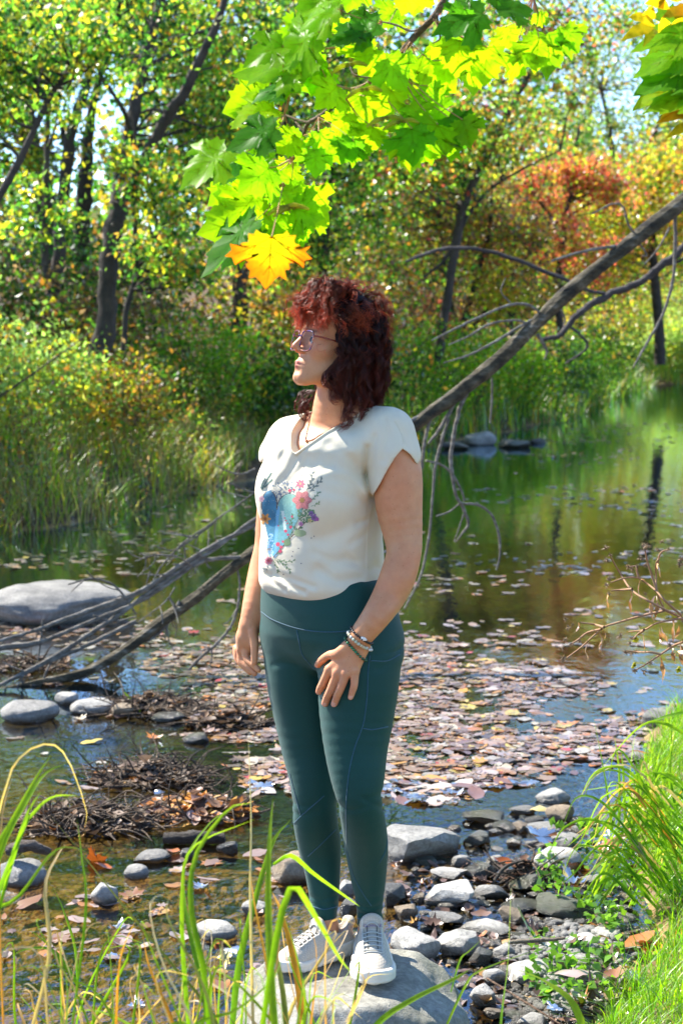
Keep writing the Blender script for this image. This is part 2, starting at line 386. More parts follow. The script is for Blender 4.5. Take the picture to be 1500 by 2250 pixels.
# --- group of slimmer stems further left
tree("leaning_tree", "thick shadowed trunk leaning left behind the slim stems at the left edge", "tree",
     [px_limb([(120, 640, 40), (112, 520, 44), (100, 420, 46), (70, 320, 42), (45, 230, 38), (20, 120, 30), (-10, -40, 20)], 23)],
     [b(40, 120, 23, 1.3, 1.2, 1.0), b(-60, 250, 23, .9, 1, .8), b(0, -100, 23, 1.8, 1.4, 1.2)], 6500, [(GREEN, 7), (YELL, 2)], 0.09, 2, 80, .18)
tree("slim_tree", "slim straight stem standing left of the forked tree, pale on its left side", "tree",
     [px_limb([(128, 600, 30), (135, 480, 26), (150, 330, 26), (170, 250, 22), (195, 170, 16), (210, 60, 12), (230, -60, 8)], 21),
      px_limb([(150, 330, 12), (130, 250, 10), (118, 150, 8), (120, 30, 6)], 21)],
     [b(110, 40, 22, 1.0, 1.0, .6), b(210, -80, 21, 1.3, 1.2, .9), b(20, 160, 22, .8, .8, .5, .7), b(65, 330, 22, .45, .5, .7, .5)], 6500, [(GREEN, 5), (YELL, 4), (ORNG, .6)], 0.088, 3, 85, .16)
tree("sapling", "thin dark upright sapling at the left, nearest the bank edge", "tree",
     [px_limb([(98, 585, 16), (100, 470, 14), (103, 340, 12), (108, 225, 9), (115, 120, 6)], 18)],
     [b(110, 180, 18, .5, .5, .6), b(90, 420, 18, .35, .4, .7)], 1500, [(GREEN, 5), (YELL, 3)], 0.08, 4, 26, .13)
tree("broad_tree", "broad dark trunk deep in the wood between the slim stems and the forked tree", "tree",
     [px_limb([(175, 620, 36), (178, 500, 38), (184, 420, 34), (192, 330, 26), (205, 230, 18), (240, 90, 12)], 26)],
     [b(280, 60, 26, 1.0, 1.0, .4), b(180, -60, 26, 1.6, 1.2, .7)], 4500, [(GREEN, 5), (YELL, 4)], 0.095, 5, 60, .2)
tree("drooping_tree", "long thin limb arching in from the left edge over the weeds", "tree",
     [([(-3.35, 15.3, gz(-3.35, 15.3)), *[P(a, c, 15.6) for a, c in ((-60, 560), (0, 430), (60, 320), (110, 215), (170, 130), (250, 55), (330, -40))]], [.05, .045, .036, .03, .026, .022, .016, .008])],
     [b(130, 120, 15.6, .8, .7, .5), b(270, 0, 15.6, .9, .8, .5), b(-60, 80, 15.6, .7, .6, .7)], 4200, [(GREEN, 6), (YELL, 3)], 0.075, 6, 55, .13)
tree("crooked_sapling", "crooked thin sapling right of the forked tree, its stem nearly black", "tree",
     [px_limb([(270, 770, 12), (278, 680, 12), (300, 600, 11), (298, 500, 10), (292, 420, 8), (300, 330, 6), (290, 240, 4)], 18.2), px_limb([(300, 590, 7), (330, 555, 6), (345, 480, 5), (325, 400, 4), (318, 350, 3)], 18.2)],
     [b(350, 480, 18.2, .45, .4, .6), b(300, 380, 18.2, .4, .4, .5), b(410, 560, 18, .35, .4, .3)], 2400, [(GREEN, 6), (YELL, 3), (ORNG, 1)], 0.08, 7, 40, .14)
# --- behind the person and maple leaves
tree("dense_tree", "dense green tree behind the maple leaves, dotted with blue sky gaps", "tree",
     [px_limb([(520, 760, 34), (530, 600, 32), (550, 430, 28), (560, 250, 22), (590, 60, 14)], 24), px_limb([(550, 400, 16), (620, 280, 12), (700, 150, 9), (760, 0, 6)], 24)],
     [b(560, 200, 24, 1.6, 1.3, 1.6), b(700, 120, 24, 1.4, 1.2, 1.2), b(620, -100, 24, 2, 1.5, 1.2), b(480, 330, 24, .8, .9, .9, .8)], 11000, [(GREEN, 7), (YELL, 2), (ORNG, .8)], 0.095, 8, 130, .2)
tree("leafy_tree", "dark green tree directly behind the curly haired person", "tree",
     [px_limb([(700, 780, 30), (705, 640, 28), (715, 480, 24), (730, 320, 18), (760, 150, 12)], 27)],
     [b(720, 420, 27, 1.3, 1.2, 1.0), b(840, 330, 27, 1.2, 1.2, 1.0), b(640, 560, 27, 1.0, 1, .7)], 8000, [(GREEN, 7), (YELL, 1.6), (BRWN, 1)], 0.095, 9, 100, .2)
tree("slanting_tree", "thin dark slanting trunk crossing the sky gap at upper right", "tree",
     [px_limb([(960, 800, 20), (985, 640, 20), (1010, 480, 19), (1050, 380, 17), (1090, 300, 15), (1130, 220, 13), (1185, 120, 10), (1230, 20, 7)], 26),
      px_limb([(1015, 450, 12), (985, 560, 9), (930, 610, 6)], 26), px_limb([(1000, 520, 12), (1060, 430, 8), (1150, 370, 6), (1230, 330, 4)], 26)],
     [b(1080, 250, 26, 1.3, 1.2, .9), b(960, 330, 26, 1.1, 1, .9), b(1190, 60, 26, 1.7, 1.3, .6)], 8500, [(GREEN, 6), (YELL, 2.5), (ORNG, 2), (REDL, .6)], 0.09, 10, 120, .18)
tree("red_leafed_tree", "tree with bright red autumn leaves above the leaning log at right", "tree",
     [px_limb([(1230, 740, 18), (1225, 640, 16), (1235, 520, 13), (1250, 430, 10), (1262, 360, 6)], 30), px_limb([(1235, 520, 9), (1190, 450, 7), (1150, 400, 5)], 30)],
     [b(1275, 385, 30, .55, .6, .30, 1.5), b(1190, 400, 30, .65, .6, .35, .8), b(1230, 480, 30, 1.1, .8, .5, 1.2), b(1330, 420, 30, .5, .5, .3, .4), b(1150, 560, 30, .9, .6, .6, .8), b(1300, 560, 30, .9, .6, .5, .8)], 5600, [(REDL, 6), (ORNG, 1.5), (YELL, 2), (GREEN, 1.2)], 0.09, 11, 110, .11)
tree("yellow_tree", "yellow green tree at the right edge above the end of the log", "tree",
     [px_limb([(1450, 800, 26), (1440, 640, 22), (1430, 500, 18), (1450, 370, 12)], 36)],
     [b(1440, 470, 36, 1.6, 1.2, 1.2), b(1330, 520, 36, 1.1, 1, 1), b(1530, 400, 36, 1.4, 1.2, 1.2)], 9000, [(YELL, 6), (GREEN, 2), (ORNG, 3), (REDL, .7)], 0.12, 12, 120, .24)
tree("grey_willow", "pale grey green tree hazy with sky showing through at upper right", "tree",
     [px_limb([(1330, 790, 26), (1340, 620, 22), (1350, 450, 17), (1340, 300, 12), (1320, 200, 8)], 46), px_limb([(1345, 500, 12), (1400, 380, 9), (1450, 260, 6)], 46)],
     [b(1350, 420, 46, 2.6, 2, 1.6), b(1250, 330, 46, 1.3, 1.6, 1.4, .6), b(1370, 80, 46, 3.0, 2, 1.2, .7), b(1470, 250, 46, 1.5, 1.6, 1.6, .4), b(1330, 260, 46, 2.0, 1.6, 1.0, .25)], 7500, [([(0.12, 0.2, 0.06), (0.09, 0.15, 0.05), (0.2, 0.24, 0.07)], 6), (YELL, 1)], 0.14, 13, 130, .3)
tree("brown_thicket_tree", "many stemmed brown tree in the thicket just left of the log", "tree",
     [px_limb([(1010, 800, 14), (1020, 700, 13), (1050, 600, 11), (1075, 500, 8), (1080, 400, 5)], 29), px_limb([(1015, 760, 9), (990, 660, 8), (975, 560, 6), (960, 450, 4)], 29), px_limb([(1020, 740, 9), (1100, 640, 8), (1160, 560, 6), (1180, 470, 4)], 29)],
     [b(1030, 520, 29, 1.1, 1, .8), b(1130, 500, 29, .9, .8, .7), b(960, 480, 29, .9, .8, .7), b(1120, 640, 29, .9, .8, .5)], 8000, [(BRWN, 5), (ORNG, 2), (YELL, 2.4), (GREEN, 2.4), (REDL, .7)], 0.085, 14, 140, .15)
tree("golden_tree", "golden leafed sapling right of the person at the water bend", "tree",
     [px_limb([(1130, 820, 8), (1128, 740, 8), (1110, 650, 6), (1100, 590, 4)], 28)],
     [b(1110, 640, 28, .3, .3, .5)], 700, [(YELL, 6), (ORNG, 2)], 0.10, 15, 20, .12)
# trees beyond the frame's sides and behind, seen in the reflections
for k, (x, y, h, w) in enumerate([(-9, 19, 6.5, 2.2), (-8.4, 26, 7.2, 2.4), (-1.0, 31, 8.0, 2.4), (2.0, 36, 7.6, 2.8), (5.5, 42, 8.0, 3.0), (12.5, 52, 8.5, 3.4), (17, 47, 8.2, 3.0), (9.0, 64, 9.0, 4.0), (3.0, 56, 9, 4.0), (-10.5, 42, 8.2, 3.0)]):
    z0 = gz(x, y)
    lab = ["tall green tree standing furthest left behind the weeds", "tall tree with mottled crown behind the leaning trunk", "tall tree deep in the wood behind the forked trunk", "tall tree deep in the wood above the person's head", "tall orange flecked tree beyond the bend of the creek",
           "tall tree with yellow crown beyond the far right shore", "tall tree on the right shore beyond the log end", "distant tree closing the view up the creek", "distant tree between the slanting trunk and the red leaves", "distant dark tree far back on the left"][k]
    h = h*{0: 1.2, 1: 1.2, 2: 1.1, 3: .68, 4: .80, 5: 1.0, 6: 1.0, 7: 1.15, 8: .95, 9: 1.15}[k]
    tree("tall_tree", lab, "tree", [([(x, y, z0-.1), (x+.2, y, z0+h*.3), (x-.1, y, z0+h*.6), (x+.1, y, z0+h*.9)], [.16, .13, .09, .03])],
         [(x, y, z0+h*.62, w, w*.8, h*.3, 1), (x+w*.4, y, z0+h*.38, w*.8, w*.6, h*.2, .5), (x-w*.5, y+.3, z0+h*.42, w*.7, w*.6, h*.22, .5)],
         7500, [(GREEN, 5+(k % 3)), (YELL, 1.2+.6*(k % 4)), (ORNG, 0.5+.7*(k % 2)+(4 if k in (4, 5, 7, 8) else 0)), (YELL, 4 if k in (4, 5, 6, 7) else 0.01), (REDL, 1.2 if k in (4, 8) else 0.01), (BRWN, 1)], 0.15, 30+k, 150, .26, group="tall trees closing the background of the wood")
for k, (x, y, h, w) in enumerate([ (-11.5, 28, 13, 3.2), (-17, 30, 14, 3.5), (-8.0, 33, 12, 3.0)]):  # trees added out of frame to cast dappled shade on the far wood
    z0 = gz(x, y)
    tree("shade_tree", ["tall tree added outside the frame on the left to shade the wood", "farthest tall tree added outside the frame on the left for shade", "tall tree behind the broad trunk, added out of frame on the left for shade"][k], "tree",
         [([(x, y, z0-.1), (x+.2, y, z0+h*.35), (x-.1, y, z0+h*.7), (x, y, z0+h*.95)], [.2, .16, .1, .03])], [(x, y, z0+h*.7, w, w, h*.26, 1), (x+w*.3, y, z0+h*.45, w*.8, w*.8, h*.14, .4)], 4200, [(GREEN, 6), (YELL, 2)], 0.22, 60+k, 90, .32)
# --- understory shrubs
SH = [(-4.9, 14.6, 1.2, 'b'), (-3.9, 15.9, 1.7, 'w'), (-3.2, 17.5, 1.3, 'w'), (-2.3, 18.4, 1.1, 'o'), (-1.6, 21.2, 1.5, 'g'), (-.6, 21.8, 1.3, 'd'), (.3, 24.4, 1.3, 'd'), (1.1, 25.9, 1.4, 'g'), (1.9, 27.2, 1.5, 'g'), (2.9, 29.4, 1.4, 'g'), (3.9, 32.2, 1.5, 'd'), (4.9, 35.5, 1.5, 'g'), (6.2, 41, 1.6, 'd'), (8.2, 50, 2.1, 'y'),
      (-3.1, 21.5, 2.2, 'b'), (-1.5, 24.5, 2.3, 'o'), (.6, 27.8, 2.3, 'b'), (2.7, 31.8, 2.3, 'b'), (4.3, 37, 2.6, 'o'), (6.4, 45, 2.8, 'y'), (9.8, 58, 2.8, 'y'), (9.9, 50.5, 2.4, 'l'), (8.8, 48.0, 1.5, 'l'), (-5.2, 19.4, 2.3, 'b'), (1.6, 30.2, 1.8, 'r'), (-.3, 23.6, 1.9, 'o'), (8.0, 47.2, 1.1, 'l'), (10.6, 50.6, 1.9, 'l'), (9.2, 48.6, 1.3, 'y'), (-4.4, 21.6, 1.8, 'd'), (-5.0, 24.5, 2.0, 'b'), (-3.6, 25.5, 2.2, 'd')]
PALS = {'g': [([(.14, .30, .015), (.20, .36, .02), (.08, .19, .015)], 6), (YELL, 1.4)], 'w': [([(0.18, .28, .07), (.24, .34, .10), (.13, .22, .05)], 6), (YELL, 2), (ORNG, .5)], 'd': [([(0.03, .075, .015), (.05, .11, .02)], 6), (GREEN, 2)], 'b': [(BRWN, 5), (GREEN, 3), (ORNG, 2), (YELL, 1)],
        'o': [(ORNG, 4), (YELL, 4), (GREEN, 3), (BRWN, 2)], 'y': [(YELL, 6), (GREEN, 3), (BRWN, 2)], 'l': [([(0.22, .34, .08), (.30, .36, .12)], 6), (YELL, 2)], 'r': [(REDL, 3), (BRWN, 3), (YELL, 2)]}
WORD = {'g': 'fresh green', 'w': 'pale green feathery', 'd': 'deep green', 'b': 'brownish', 'o': 'orange flecked', 'y': 'yellow', 'l': 'light lime green', 'r': 'red tinged'}
WHERE = ["at the left edge above the dark waterline", "below the slim stems", "at the foot of the forked trunk", "right of the forked trunk", "left of the person's shoulder", "just behind the person's sleeve", "behind the person's hair", "right of the person's hair", "below the leaning log's lower twigs", "under the middle of the leaning log", "past the log near the bend", "at the far bend of the bank", "where the bank meets the far water", "on the far shore at the right edge",
         "in shade behind the forked trunk", "behind the hanging orange maple leaf", "in shade right of the curly hair", "behind the arching twigs of the log", "between log and red leafed tree", "above the far bend", "beyond the creek's vanishing point", "on the right shore by the frame edge", "low on the right shore nearest the water", "in shade at far left", "below the hanging yellow stems near the log", "over the person's head in the thicket", "smallest of the far right shore", "largest of the far right shore", "in the middle of the far right shore", "between the slim stems and the forked trunk", "far back at the left edge of the wood", "deep behind the broad trunk"]
for k, (x, y, h, c) in enumerate(SH):
    rs = np.random.RandomState(100+k); z0 = gz(x, y); base = np.array([x, y, z0])
    t = empty("shrub", base, f"{WORD[c]} shrub {WHERE[k]}", "shrub", "shrubs along the far bank")
    mb = MB()
    for q in range(7):
        e = base+np.array([rs.randn()*h*.35, rs.randn()*h*.3, h*(.6+.35*rs.rand())]); tube(mb, [base-[0, 0, .05], (base+e)/2+rs.randn(3)*.08, e], [.018, .012, .004], 4, n=7, col=(.08, .055, .035), caps=False)
    mb.build("stem", M_bark, t)
    pts_, _ = crown_pts(rs, [(x, y, z0+h*.5, h*.55, h*.45, h*.42, 1)], int(3600), 45, .13*h)
    pts_[:, 2] = np.maximum(pts_[:, 2], z0+.03)
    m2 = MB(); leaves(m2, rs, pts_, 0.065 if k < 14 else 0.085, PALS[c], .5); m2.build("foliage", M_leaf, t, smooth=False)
# --- far wood, one mass behind everything
rs = np.random.RandomState(77); n = 52000
fx = rs.uniform(-38, 62, n); fy = rs.uniform(60, 80, n)+np.clip(fx, 0, None)*0.6; fx2 = fx
zt = 12.0+1.2*np.sin(fx*.23+1)+1.0*np.sin(fx*.61)+.8*np.sin(fx*1.7)
gap = np.exp(-((fx-11.5)/2.6)**2)*7.5+np.exp(-((fx+10.5)/2.6)**2)*8.0
fz = 2.0+rs.rand(n)*(zt-gap+1.2*rs.rand(n))
mb = MB(); leaves(mb, rs, np.stack([fx, fy, fz], -1), .42, [(GREEN, 6), (YELL, 2), (ORNG, .6), (BRWN, 2)], .3, .7)
tag(mb.build("far_wood", M_leaf, None, smooth=False), "mass of far autumn trees filling the background", "wood", None, "stuff")

# --- grasses and weeds of the far bank
def blades(mb, rs, base, h, lean, w, pal, seg=3):
    n = len(base); az = rs.rand(n)*2*np.pi; d = np.stack([np.cos(az), np.sin(az), np.zeros(n)], 1); s = np.stack([-np.sin(az), np.cos(az), np.zeros(n)], 1)
    h = h*(0.55+0.9*rs.rand(n)); ln = lean*(rs.rand(n)*1.6)*h
    c = pick(rs, pal, n); V = []; 
    for k in range(seg+1):
        t = k/seg; pos = base+d*(ln*t*t)[:, None]+np.array([0, 0, 1])*(h*(t-0.25*t*t*np.minimum(lean*1.2, 1)))[:, None]
        ww = (w*(1-t*0.92)*(0.6+.4*min(1, 3*t+.4)))*0.5
        V += [pos-s*ww, pos+s*ww]
    V = np.stack(V, 1).reshape(-1, 3); i = np.arange(n)[:, None]*(2*(seg+1)); k = np.arange(seg)[None]*2
    F = np.stack([i+k, i+k+1, i+k+3, i+k+2], -1).reshape(-1, 4)
    mb.add(V, F, np.repeat(c, 2*(seg+1), axis=0))
def along_bank(rs, n, smin, smax, tlo, thi):
    seg = np.diff(BANK, axis=0); ln = np.hypot(*seg.T); cum = np.concatenate([[0], np.cumsum(ln)])
    t = rs.uniform(tlo, thi, n); k = np.clip(np.searchsorted(cum, t)-1, 0, len(seg)-1); u = (t-cum[k])/ln[k]
    p = BANK[k]+seg[k]*u[:, None]; nn = np.stack([-seg[k][:, 1], seg[k][:, 0]], 1)/ln[k][:, None]
    p = p+nn*rs.uniform(smin, smax, n)[:, None]
    return np.stack([p[:, 0], p[:, 1], ground_h(p[:, 0], p[:, 1])], 1)
segl = np.concatenate([[0], np.cumsum(np.hypot(*np.diff(BANK, axis=0).T))])
t0, t1 = segl[2]-1.0, segl[9]
rs = np.random.RandomState(5); mb = MB()
q = along_bank(rs, 21000, -0.15, 3.2, t0, t0+14); blades(mb, rs, q, .42, .75, .014, [([(.15, .31, .015), (.22, .38, .02), (.08, .18, .015)], 5), (YELL, 2.5), (ORNG, .8), (BRWN, 2.5), ([(.42, .34, .15), (.36, .30, .12)], 4.5)])
q = along_bank(rs, 22000, -0.15, 2.5, t0+14, t1+8); blades(mb, rs, q, .6, .7, .02, [(GREEN, 7), (YELL, 2), (ORNG, .4)])
tag(mb.build("bank_grass", M_leaf, None, smooth=False), "tall sunlit green and straw grass covering the far bank", "grass", None, "stuff")
mb = MB(); q = along_bank(rs, 1000, -.05, 4.2, t0, t0+16)
for p in q:
    h = rs.uniform(.5, 1.25); top = p+np.array([rs.randn()*.16, rs.randn()*.12, h]); n = rs.randint(26, 60)
    tube(mb, [p, (p+top)/2+rs.randn(3)*.03, top], [.004, .003, .002], 3, n=5, col=(.16, .13, .05), caps=False)
    tt = rs.uniform(.2, 1.02, n)[:, None]; C = p*(1-tt)+top*tt+rs.randn(n, 3)*[.06, .06, .04]
    leaves(mb, rs, C, .045, [PALS['w'], PALS['b'], PALS['o'], PALS['w'], PALS['b'], PALS['g']][rs.randint(0, 6)], .5, .4)
tag(mb.build("bank_weeds", M_leaf, None, smooth=False), "tangle of pale green and tan weeds above the grass on the far left bank", "weeds", None, "stuff")
mb = MB(); q = along_bank(rs, 9000, 1.5, 16, t0, t1-30); leaves(mb, rs, q+[0, 0, .03], .11, [(ORNG, 3), (BRWN, 5), (YELL, 1)], 2.0, .7)
tag(mb.build("leaf_litter", M_leaf, None, smooth=False), "orange and brown fallen leaves under the far trees", "leaf litter", None, "stuff")
# ================================================================ implicit surfaces
def smin(a, b, k):
    h = np.clip(0.5+0.5*(b-a)/k, 0, 1); return b*(1-h)+a*h-k*h*(1-h)
def smax(a, b, k): return -smin(-a, -b, k)
def cap(X, a, b, ra, rb):
    a = np.asarray(a, np.float32); b = np.asarray(b, np.float32); ab = b-a
    t = np.clip((X-a)@ab/float(ab@ab), 0, 1)
    D = X-a; d2 = D[:, 0]-t*ab[0]; d3 = D[:, 1]-t*ab[1]; d4 = D[:, 2]-t*ab[2]
    return np.sqrt(d2*d2+d3*d3+d4*d4)-(ra+t*(rb-ra))
def ell(X, c, r, M=None):
    q = X-np.asarray(c, np.float32)
    if M is not None: q = q@np.asarray(M, np.float32)
    r = np.asarray(r, np.float32); k0 = np.sqrt(((q/r)**2).sum(1)); k1 = np.sqrt(((q/(r*r))**2).sum(1))+1e-9
    return k0*(k0-1)/k1
_ch = {}
def chain(X, pts, k=0.012):
    """limb of smoothly varying radius along a spline; far points get a cheap bound"""
    key = id(pts)
    if len(pts) >= 4:
        if key not in _ch:
            A = np.array([[*p, r] for p, r in pts]); S = spline(A, (len(pts)-1)*3+1); _ch[key] = (pts, [(S[i, :3].astype(np.float32), float(S[i, 3])) for i in range(len(S))])
        q = _ch[key][1]; k = 0.0
    else: q = pts
    A = np.array([p for p, r in q]); rm = max(r for p, r in q)
    lo = A.min(0)-rm; hi = A.max(0)+rm
    bd = np.sqrt((np.maximum(np.maximum(lo-X, X-hi), 0)**2).sum(1)); near = bd < .06
    out = bd.astype(np.float32)+.004
    if near.any():
        Y = X[near]; d = None
        for (a, ra), (b_, rb) in zip(q[:-1], q[1:]):
            e = cap(Y, a, b_, ra, rb); d = e if d is None else (np.minimum(d, e) if k == 0 else smin(d, e, k))
        out[near] = d
    return out
def polygonize(f, lo, hi, vox, band=1.0, m=6):
    lo = np.asarray(lo, float); hi = np.asarray(hi, float); cs = vox*m
    nc = np.ceil((hi-lo)/cs).astype(int)
    g = np.stack(np.meshgrid(*[np.arange(k) for k in nc], indexing='ij'), -1).reshape(-1, 3)
    d = f((lo+(g+0.5)*cs).astype(np.float32))
    g = g[np.abs(d) < cs*0.87*1.15*band+vox]
    o = np.stack(np.meshgrid(*[np.arange(m)]*3, indexing='ij'), -1).reshape(-1, 3)
    cells = (g[:, None]*m+o[None]).reshape(-1, 3)
    S = (nc*m+3).astype(np.int64)
    key = lambda c: (c[:, 0]*S[1]+c[:, 1])*S[2]+c[:, 2]
    corners = np.stack(np.meshgrid([0, 1], [0, 1], [0, 1], indexing='ij'), -1).reshape(-1, 3)
    # corner points of the coarse blocks (m+1)^3, made unique
    o1 = np.stack(np.meshgrid(*[np.arange(m+1)]*3, indexing='ij'), -1).reshape(-1, 3)
    pk = np.unique(key((g[:, None]*m+o1[None]).reshape(-1, 3)))
    pc = np.stack([pk//(S[1]*S[2]), (pk//S[2]) % S[1], pk % S[2]], -1)
    val = np.empty(len(pk), np.float32)
    for s in range(0, len(pk), 400000): val[s:s+400000] = f((lo+pc[s:s+400000]*vox).astype(np.float32))
    ck = key(cells)
    idx = np.stack([np.searchsorted(pk, key(cells+c)) for c in corners], 1)
    cv = val[idx]; neg = (cv < 0).sum(1); keep = (neg > 0) & (neg < 8)
    cells = cells[keep]; cv = cv[keep]; ck = ck[keep]
    order = np.argsort(ck); cells = cells[order]; cv = cv[order]; ck = ck[order]
    acc = np.zeros((len(cells), 3)); cnt = np.zeros(len(cells))
    E = [(a, b) for a in range(8) for b in range(a+1, 8) if np.abs(corners[a]-corners[b]).sum() == 1]
    for a, b in E:
        va, vb = cv[:, a], cv[:, b]; mth = (va < 0) != (vb < 0)
        t = np.where(mth, va/(va-vb+1e-20), 0)[:, None]
        acc += np.where(mth[:, None], corners[a]+(corners[b]-corners[a])*t, 0); cnt += mth
    V = lo+(cells+acc/cnt[:, None])*vox
    Q = []
    for ax in range(3):
        u, v = (ax+1) % 3, (ax+2) % 3; e = np.zeros(3, int); e[ax] = 1
        # edge from the cell's min corner along ax
        ca = 0; cb = int(e@np.array([4, 2, 1]))
        m_ = (cv[:, ca] < 0) != (cv[:, cb] < 0)
        c0 = cells[m_]; flip = cv[m_, ca] < 0
        du = np.zeros(3, int); du[u] = 1; dv = np.zeros(3, int); dv[v] = 1
        ks = [key(c0), key(c0-du), key(c0-du-dv), key(c0-dv)]
        ix = [np.clip(np.searchsorted(ck, k), 0, len(ck)-1) for k in ks]; ok = np.all([ck[i] == k for i, k in zip(ix, ks)], axis=0)
        q = np.stack(ix, 1)[ok]; fl = flip[ok]; q[~fl] = q[~fl][:, ::-1]
        Q.append(q)
    return V, np.concatenate(Q)
def smooth_mesh(V, Q, it=2, lam=0.5):
    a = np.concatenate([Q[:, 0], Q[:, 1], Q[:, 2], Q[:, 3]]); b_ = np.concatenate([Q[:, 1], Q[:, 2], Q[:, 3], Q[:, 0]])
    i = np.concatenate([a, b_]); j = np.concatenate([b_, a]); n = len(V); c = np.bincount(i, minlength=n)[:, None]+1e-9
    for s in range(it):
        M = np.stack([np.bincount(i, V[j, k], n) for k in range(3)], 1)/c
        V = V+(M-V)*lam
    return V
def bvh_of(V, Q): return BVHTree.FromPolygons([tuple(v) for v in V.tolist()], [tuple(q) for q in Q.tolist()])
CAMV = Vector((0, 0, CAMZ))
def hit(bvh, px, py, off=0.0):
    d = Vector(ray(px, py)).normalized(); h = bvh.ray_cast(CAMV, d)
    if h[0] is None: return None
    n = h[1]
    if n.dot(d) > 0: n = -n
    return np.array(h[0]+n*off)
def drape(mb, bvh, pts, rad, off=0.0005, n=40, sides=5, col=(1, 1, 1)):
    S = spline(np.array(pts, float), n); C = [hit(bvh, a, c, off) for a, c in S]; C = [c for c in C if c is not None]
    run = [C[0]] if C else []
    def flush(run):
        if len(run) > 2: tube(mb, run, rad, sides, n=len(run), col=col)
    for c in C[1:]:
        if np.linalg.norm(c-run[-1]) > 0.05: break
        run.append(c)
    flush(run)
# ================================================================ the person: placed by joints
YT = 4.16                                   # distance of the body's axis
def J(px, py, Y, rpx): return (P(px, py, Y).astype(np.float32), rpx*Y/K)
def zpx(py, Y=YT): return float(P(750, py, Y)[2])
ANG = R(41); LAT = np.array([math.cos(ANG), -math.sin(ANG)]); FWD = np.array([-math.sin(ANG), -math.cos(ANG)])
PR = lambda hw, r: hw*YT/K/math.sqrt(math.cos(ANG)**2+(r*math.sin(ANG))**2)
def loft(X, keys, k=0.02, ex=2.2, dy=0.0):
    """keys: (py, centre_px, half_width_px, depth_ratio[, Y]) top to bottom"""
    z = np.array([zpx(q[0]) for q in keys]); o = np.argsort(z)
    zz = z[o]; cx = np.array([float(P(q[1], q[0], YT)[0]) for q in keys])[o]; A = np.array([PR(q[2], q[3]) for q in keys])[o]; B = A*np.array([q[3] for q in keys])[o]
    cy = np.array([YT+dy+(q[4] if len(q) > 4 else 0) for q in keys])[o]
    # smooth interpolation along z
    zs = np.linspace(zz[0], zz[-1], 200); ker = np.hanning(13); ker /= ker.sum()
    def sm(v): w = np.interp(zs, zz, v); w = np.convolve(np.pad(w, 6, mode='edge'), ker, 'valid'); return w
    a = np.interp(X[:, 2], zs, sm(A)); b_ = np.interp(X[:, 2], zs, sm(B)); x0 = np.interp(X[:, 2], zs, sm(cx)); y0 = np.interp(X[:, 2], zs, sm(cy))
    dx = X[:, 0]-x0; dyy = X[:, 1]-y0; u = np.abs(dx*LAT[0]+dyy*LAT[1])/a; v = np.abs(dx*FWD[0]+dyy*FWD[1])/b_
    rr = (u**ex+v**ex)**(1/ex); d = (rr-1)*np.minimum(a, b_)*np.where(rr > 1, 1.0, 1.0)
    d = smax(d, X[:, 2]-zz[-1], k); return smax(d, zz[0]-X[:, 2], k)
def TP(u, v, py):                           # torso-frame point: u to her left, v forward
    c = P(705, py, YT); return np.array([c[0]+LAT[0]*u+FWD[0]*v, c[1]+LAT[1]*u+FWD[1]*v, c[2]], np.float32)
# ---- head frame
HY = R(64); HP = R(14)
HO = P(738, 754, 4.13)
hf = np.array([-math.sin(HY), -math.cos(HY), 0]); hl = np.array([math.cos(HY), -math.sin(HY), 0]); hu = np.array([0, 0, 1.0])
HX = hf*math.cos(HP)+hu*math.sin(HP); HZ = -hf*math.sin(HP)+hu*math.cos(HP); HM = np.stack([HX, hl, HZ], 1)   # columns = axes
def Hw(x, y, z): return HO+HM@np.array([x, y, z], float)
def head_sdf(X):
    q = ((X-HO.astype(np.float32))@HM.astype(np.float32)).astype(np.float32)
    a = q.copy(); a[:, 1] = np.abs(a[:, 1])
    d = ell(a, (-.018, 0, .035), (.096, .074, .084))
    d = smin(d, ell(a, (.026, 0, .042), (.058, .060, .052)), .02)
    d = smin(d, ell(a, (.028, 0, -.028), (.052, .056, .062)), .022)
    d = smin(d, ell(a, (.026, 0, -.072), (.050, .044, .034)), .02)
    d = smin(d, cap(a, (-.012, .053, -.052), (.060, .014, -.098), .015, .015), .02)
    d = smin(d, cap(a, (.071, 0, -.097), (.069, .006, -.099), .0165, .0155), .014)
    d = smin(d, ell(a, (.051, .036, -.026), (.026, .022, .022)), .014)
    d = smin(d, ell(a, (.063, 0, -.070), (.022, .027, .022)), .014)
    d = smin(d, cap(a, (.0735, .010, .010), (.063, .044, .006), .009, .009), .016)
    d = smax(d, -ell(a, (.096, .033, -.010), (.017, .014, .0115)), .012)
    d = smin(d, ell(a, (.0675, .032, -.010), (.0135, .0145, .0115)), .003)
    d = smin(d, cap(a, (.0745, 0, .008), (.1005, 0, -.031), .0080, .0082), .012)
    d = smin(d, ell(a, (.0865, .0095, -.0375), (.0105, .0068, .0068)), .007)
    d = smax(d, -ell(a, (.0945, .0055, -.0440), (.0040, .0022, .0030)), .002)
    d = smin(d, cap(a, (.0860, .0035, -.0655), (.0745, .021, -.0700), .0046, .0022), .006)
    d = smin(d, cap(a, (.0845, 0, -.0750), (.0740, .019, -.0715), .0056, .0024), .006)
    d = smax(d, -cap(a, (.0920, 0, -.0705), (.0785, .023, -.0708), .0018, .0010), .002)
    d = smax(d, -ell(a, (.091, 0, -.0865), (.008, .016, .0045)), .010)
    d = smin(d, ell(a, (-.008, .076, -.012), (.018, .007, .030)), .006)
    return d
